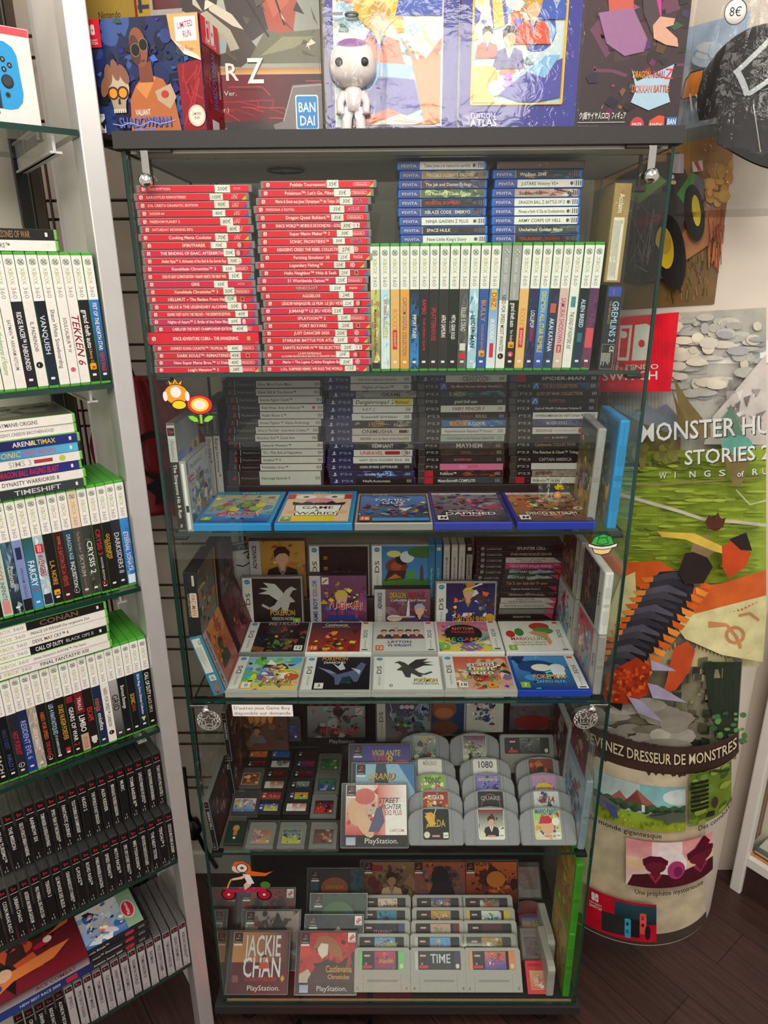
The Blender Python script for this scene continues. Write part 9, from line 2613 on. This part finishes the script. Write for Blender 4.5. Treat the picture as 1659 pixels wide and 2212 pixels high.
def f_comic(scale,cx,gold):
	def f(P,w,h):
		P.rect(0,0,w,h,'#3a3a90')
		x0,y0,x1,y1 = (w * .06,h * .04,w * .88,h) if not gold else (w * .1,h * .15,w * .87,h)
		old = P.clip
		P.rect(x0,y0,x1 - x0,y1 - y0,'#e6d8c0' if not gold else '#e3c22c')
		e = .002
		P.clip = (x0 + e,y0 + e,x1 - e,h)
		# plain team of people
		W2,H2 = x1 - x0,h - y0
		q = lambda a,c: (x0 + a * W2,y0 + c * H2)
		s = scale
		def fighter(a,c,k,hair,coat,trim):
			figure(P,x0 + a * W2,y0 + c * H2 - .7 * k,k * 1.5,'#e2b48c',hair,coat,trim)
		art(P,x0 + e,y0 + e,W2 - 2 * e,H2,['#a8cfe0','#ece3cc','#e8c84a','#4a58a8','#d87a3c','#8fb4dc','#f0e8d4'],310 + gold,46,('#a8cfe0','#ece3cc'),(.5,.55),.4)
		if not gold:
			fighter(.14,.86,.024,'#3a3a44','#5a4a9a','#c8b83a')
			P.poly([q(.18,.62),q(.3,.98),q(.4,.86),(q(.52,1)),q(.58,.8),q(.72,.86),q(.6,.6),q(.4,.5)],'#e8b42c')
			P.poly([q(.28,.66),q(.36,.88),q(.46,.74),q(.56,.82),q(.54,.62)],'#f0cc4a')
			fighter(.8,.74,.044,'#2c2c30','#3a58b0','#8fb4dc')
			P.poly([q(.6,.5),q(.8,.34),q(1,.5),q(1,.44),q(.8,.28)],'#d8602c')
			fighter(.42,.46,.044,'#c8942c','#d8602c','#3a4a90')
			P.poly([q(.3,.36),q(.72,.34),q(.66,.16),q(.3,.2)],'#7fb4dc')
			P.poly([q(.72,.36),q(.98,.4),q(.98,.02),q(.84,.0)],'#d87a2c')
			P.poly([q(.1,.0),q(.42,.28),q(.74,.26),q(.8,.1),q(.5,.02)],'#4a4aa0')
			P.poly([q(.05,.0),q(.5,.1),q(.9,.0)],'#d8602c')
			P.poly([q(.3,.0),q(.6,.07),q(.85,.03),q(.7,.0)],'#d8d2c8')
		else:
			P.poly([q(.04,.94),q(.1,1),q(.2,.98),q(.3,.72),q(.38,.5),q(.22,.46),q(.16,.66)],'#6a62b0')
			P.poly([q(.16,.8),q(.28,.7),q(.34,.48),q(.23,.46)],'#d8cc6a')
			P.ell(*q(.14,.86),.022,.016,'#7a74c0',16,.5)
			fighter(.36,.86,.02,'#a8a0c0','#3a3f44','#c85a34')
			P.poly([q(.5,.64),q(.58,.9),q(.66,.8),q(.76,.92),q(.82,.74),q(.7,.56)],'#e8b42c')
			fighter(.88,.62,.03,'#2c2c30','#3a58b0','#8fb4dc')
			fighter(.64,.48,.032,'#c8942c','#d8502c','#3a4a90')
			fighter(.16,.36,.021,'#26242a','#d8502c','#3a5a9a')
			fighter(.4,.32,.028,'#26242a','#4a4a88','#d8d4cc')
			P.poly([q(.3,.06),q(.6,.2),q(.98,.28),q(.98,.04),q(.6,.0)],'#4a4aa0')
			P.poly([q(.6,.2),q(.8,.3),q(.95,.3),q(.8,.16)],'#7fb4dc')
			for i in range(9):
				P.ell(*q(.08 + .035 * (i % 4),.05 + .06 * (i // 3)),.014,.014,['#e8c22c','#d8a82c','#f0d44a'][i % 3],14)
			P.ell(*q(.26,.1),.01,.01,'#cfcac4',10)
		P.clip = old
		if gold:
			P.line([(x0,y0),(x0,h)],.0022,'#e3b82c')
			P.line([(x0,y0),(x1,y0)],.0022,'#e3b82c')
			P.line([(x1,y0),(x1,h)],.0022,'#e3b82c')
			P.text('EDITION',w * .1,h * .075,.0065,'#d8d6e0',w=.036,bold=0)
			P.text('ATLAS',w * .1,h * .032,.009,'#efece8',w=.038)
			P.rect(w * .03,h * .04,.011,.012,'#8a88b0')
	return f
pA = on_y(708,276,.03)
wA = on_y(988,273,.03).x - pA.x
top_box('indigo comic box with plain fighters and white border, in film, middle of the lid',T(pA.x,.034,ZL),wA,.235,.06,'#33337e',f_comic(1.0,.5,False),None,True)
pB = on_y(990,272,.03)
wB = on_y(1246,270,.03).x - pB.x
top_box('indigo comic box with a gold framed picture of a blue dragon and fighters, in film',T(pB.x,.03,ZL),wB - .003,.235,.06,'#33337e',f_comic(.7,.5,True),None,True)
def f_dark(P,w,h):
	P.rect(0,0,w,h,'#3a2a2c')
	art(P,0,0,w,h,['#4a3436','#2f2224','#5a4042','#3d2b2e','#6a3a54'],330,40,('#2f2426','#4a3036'))
	P.poly([(w * .42,h),(w * .62,h),(w * .74,h * .5),(w * .6,h * .55),(w * .55,h * .8)],'#c83a8a')
	# plain robed figure with an open hand
	P.poly([(w * .22,h),(w * .56,h),(w * .52,h * .7),(w * .38,h * .6),(w * .26,h * .66)],'#c89ab8')
	P.poly([(w * .26,h),(w * .4,h),(w * .46,h * .84),(w * .36,h * .7)],'#dcb4cc')
	P.poly([(w * .2,h * .7),(w * .46,h * .68),(w * .46,h * .58),(w * .24,h * .56)],'#c85a4a')
	P.poly([(w * .14,h * .56),(w * .46,h * .58),(w * .62,h * .44),(w * .6,h * .38),(w * .42,h * .36),(w * .24,h * .42)],'#9a6a94')
	P.poly([(w * .5,h * .78),(w * .6,h * .72),(w * .72,h * .54),(w * .66,h * .46),(w * .56,h * .56)],'#4a3a40')
	P.poly([(w * .66,h * .5),(w * .72,h * .54),(w * .86,h * .53),(w * .85,h * .5),(w * .78,h * .49),(w * .9,h * .44),(w * .92,h * .4),(w * .8,h * .41),(w * .68,h * .44)],'#d8a48c')
	P.poly([(w * .5,h * .3),(w * .56,h * .24),(w * .9,h * .32),(w * .86,h * .2),(w * .9,h * .14),(w * .7,h * .1),(w * .52,h * .14),(w * .56,h * .2)],'#a9c8dc')
	P.text('DRAGON BALL',w * .68,h * .255,.0085,'#5a1c1c',al='c',w=w * .3)
	P.text('DRAGON',w * .6,h * .257,.008,'#e0a02c',al='c',w=w * .17)
	P.text('BALL',w * .76,h * .257,.008,'#c8283a',al='c',w=w * .11)
	P.text('Z',w * .86,h * .25,.0125,'#d82a34',al='c')
	P.text('DOKKAN BATTLE',w * .7,h * .185,.009,'#5a1c1c',al='c',w=w * .37)
	P.text('DOKKAN BATTLE',w * .698,h * .188,.0085,'#e0702c',al='c',w=w * .36)
	P.rect(w * .02,h * .042,w * .46,.0008,'#d8d4cc')
	P.text('\u30af(\u8d85\u30b5\u30a4\u30e4\u4eba\u30ed\u30bc)'.replace('\u30bc','\u30ed'),w * .03,h * .062,.0068,'#ece8e0',w=w * .3)
	P.text('\u30d5\u30a3\u30ae\u30e5\u30a2',w * .345,h * .062,.0068,'#ece8e0',w=w * .14)
	P.text('illustration may vary',w * .03,h * .02,.0026,'#b8b0aa',w=w * .2,bold=0)
	P.ell(w * .6,h * .024,.0105,.0115,'#c83444',16)
	P.text('PRIZE',w * .6,h * .024,.0038,'#f0e6e0',al='c',w=.014)
	P.poly([(w * .7,0),(w * .72,h * .05),(w * .8,h * .075),(w * .86,h * .07),(w * .87,0)],'#d8502c')
	P.text('BANDAI',w * .785,h * .014,.006,'#f4ece4',al='c',w=w * .12)
	P.rect(w * .885,h * .0,w * .1,h * .065,'#2a78b8')
	P.text('BAN',w * .935,h * .03,.0068,'#f0ede8',al='c',w=w * .085)
pD = on_y(1240,270,.03)
wD = on_y(1462,268,.03).x - pD.x
top_box('dark maroon carton with a lilac robed figure and open hand, on the lid',T(pD.x + .0015,.032,ZL),wD,.26,.13,'#33252a',f_dark,lambda Q,d,h: (Q.rect(.0005,.0005,d - .001,h - .001,'#2a2022'),Q.rect(.003,.003,.0025,h - .006,'#8a6a54')),True)
# bagged toy: plain big headed white figure
c = on_y(763,276,.0)
t = thing('bagged_toy','white big headed toy with lilac cap in a tied clear bag, on the lid','toy figure',None,T(c.x,.0215,ZL))
def blob(name,parent,rx,ry,rz,at,m,col,n=24,sq=1.0):
	V,F = [],[]
	for i in range(n // 2 + 1):
		th = PI * i / (n // 2)
		for k in range(n):
			ph = 2 * PI * k / n
			x,y,z = math.sin(th) * math.cos(ph),math.sin(th) * math.sin(ph),math.cos(th)
			f = lambda a: math.copysign(abs(a) ** sq,a)
			V.append((rx * f(x),ry * f(y),rz * f(z)))
	for i in range(n // 2):
		for k in range(n):
			a,b2 = i * n + k,i * n + (k + 1) % n
			F.append((a,a + n,b2 + n,b2))
	return obj(name,mesh_from(name,V,F,[M[m]],smooth=True),parent,T(*at),col)
hd = blob('head',t,.0335,.027,.028,(0,0,.084),'plastic','#eae4de',sq=.8)
cap = blob('cap',hd,.026,.0235,.017,(0,-.001,.0135),'plastic','#9a6aa4',sq=.85)
for sx in (-1,1):
	blob('eye',hd,.0055,.003,.0055,(sx * .0175,-.0245,-.002),'plastic','#15131a')
V,F = merge_geo([tube_geo([(0,0,.058),(0,0,.05),(0,0,.036),(0,0,.026)],[.008,.0145,.0105,.011],16),*[tube_geo([(sx * .0125,0,.05),(sx * .019,-.002,.038),(sx * .0185,-.006,.027),(sx * .0185,-.007,.022)],[.006,.0056,.005,.006],12) for sx in (-1,1)],*[tube_geo([(sx * .006,0,.03),(sx * .0095,-.001,.017),(sx * .0105,-.003,.004),(sx * .0105,-.006,.0)],[.0075,.0075,.0075,.009],12) for sx in (-1,1)]])
obj('body',mesh_from('body',V,F,[M['plastic']],smooth=True),t,None,'#e6dfe0')
# crinkled bag with a tied neck
V,F = [],[]
nr = random.Random(8)
prof = [(.0405,.0),(.045,.01),(.044,.045),(.046,.075),(.046,.1),(.04,.12),(.024,.135),(.008,.142),(.006,.147),(.014,.155),(.0165,.165),(.012,.174)]
n = 40
for i,(r_,z) in enumerate(prof):
	for k in range(n):
		a = 2 * PI * k / n
		rr = r_ * (1 + .06 * math.sin(a * 9 + i * .9) + nr.uniform(-.03,.03))
		V.append((rr * math.cos(a),rr * .74 * math.sin(a),z))
for i in range(len(prof) - 1):
	for k in range(n):
		a,b2 = i * n + k,i * n + (k + 1) % n
		F.append((a,b2,b2 + n,a + n))
F.append(tuple(reversed(range(n))))
obj('clear_bag',mesh_from('clear_bag',V,F,[M['film']]),t)
V,F = tube_geo([(.0085 * math.cos(a),.0075 * math.sin(a),.1445) for a in [2 * PI * k / 16 for k in range(17)]],.0016,6,False)
obj('tie',mesh_from('tie',V,F,[mat('grey_tie','#77746f',rough=.5,noise=.1)],smooth=True),t)
box('tie_end',t,(.018,.001,.0035),(-.03,-.003,.143),'plastic','#77746f')
# mesh cap in a large clear bag hanging before the column
yc = .12
c = on_y(1640,195,yc)
t = thing('bagged_hat','black mesh racing cap with pale stitched square in a hanging clear bag','hat',None,T(c.x,yc,c.z))
cf_ = mat('black_cap_fabric','#1b1918',rough=.75,noise=.25,scale=220,bump=.5)
M['cap'] = cf_
V,F = [],[]
n,mm = 36,16
for i in range(mm + 1):
	th = PI * .56 * i / mm
	for k in range(n):
		ph = 2 * PI * k / n
		w_ = 1 + .03 * math.sin(ph * 3)
		V.append((.088 * w_ * math.sin(th) * math.cos(ph),.07 * math.sin(th) * math.sin(ph),.086 * math.cos(th) + .0))
for i in range(mm):
	for k in range(n):
		a,b2 = i * n + k,i * n + (k + 1) % n
		F.append((a,a + n,b2 + n,b2))
obj('crown',mesh_from('crown',V,F,[cf_],smooth=True),t,RY(-14))
V,F = [],[]
for j in range(7):
	v = j / 6
	for i in range(21):
		a = math.radians(-160 + 140 * i / 20)
		rr = .080 + .008 * v
		V.append((rr * math.cos(a) * .98,-.012 - .03 * v + .8 * rr * math.sin(a),-.02 - .105 * v * (.55 + .45 * math.sin(a) ** 2)))
for j in range(6):
	for i in range(20):
		a = j * 21 + i
		F.append((a,a + 1,a + 22,a + 21))
no = len(V)
V += [(x,y + .003,z - .001) for x,y,z in V]
F += [tuple(reversed([q + no for q in f])) for f in F]
obj('peak',mesh_from('peak',V,F,[cf_],smooth=True),t)
def on_crown(u,v,h):
	"""u, v in radians round the crown's front"""
	x,z = u,v
	r2 = (x / .088) ** 2 + (z / .086) ** 2
	y = -.07 * math.sqrt(max(0.0,1 - r2)) - h
	return Vector((x,y,z))
Q = Pr(fn=on_crown,lift=.0012,step=2e-4)
pts = [(-.058,.026),(-.004,.058),(.004,.012),(-.05,-.008)]
for (x0_,z0_),(x1_,z1_) in zip(pts,pts[1:] + pts[:1]):
	for i in range(10):
		a,b2 = i / 10,(i + 1) / 10
		Q.line([(x0_ + (x1_ - x0_) * a,z0_ + (z1_ - z0_) * a),(x0_ + (x1_ - x0_) * b2,z0_ + (z1_ - z0_) * b2)],.0065,'#b8c0c0')
Q.build('stitched_patch',t,'paper',RY(-14))
Q = Pr(fn=lambda x,z,h: Vector((x,-.079 - .28 * (-.02 - z) - h,z)),lift=.0005)
for x in (-.045,-.02):
	Q.line([(x,-.035),(x + .012,-.1)],.0012,'#a8a49c')
Q.build('peak_stitching',t,'paper')
V,F = [],[]
nr = random.Random(21)
prof = [(.105,-.175),(.112,-.13),(.118,-.06),(.116,.03),(.112,.1),(.106,.17),(.1,.26)]
n = 48
for i,(r_,z) in enumerate(prof):
	for k in range(n):
		a = 2 * PI * k / n
		rr = r_ * (1 + .03 * math.sin(a * 7 + i) + nr.uniform(-.02,.02))
		V.append((rr * math.cos(a),rr * .8 * math.sin(a) - .012,z))
for i in range(len(prof) - 1):
	for k in range(n):
		a,b2 = i * n + k,i * n + (k + 1) % n
		F.append((a,b2,b2 + n,a + n))
F.append(tuple(reversed(range(n))))
obj('clear_bag',mesh_from('clear_bag',V,F,[M['film']]),t)
c = on_y(1587,27,yc - .105)
o = thing('price_sticker','round white sticker with a handwritten number on the clear bag of the cap','sticker',None,T(c.x,yc - .107,c.z) @ RX(0))
lathe('paper_disc',o,[(0,0),(.0155,0),(.0155,.0006),(0,.0006)],'white',24,RX(90))
Q = Pr((0,-.0007,0))
Q.ring(0,0,.0155,.0155,.001,'#3a3a3a',24)
Q.text('8€',0,-.005,.0105,'#3a3836',al='c',bold=0,w=.017)
Q.build('handwriting',o,'paper')
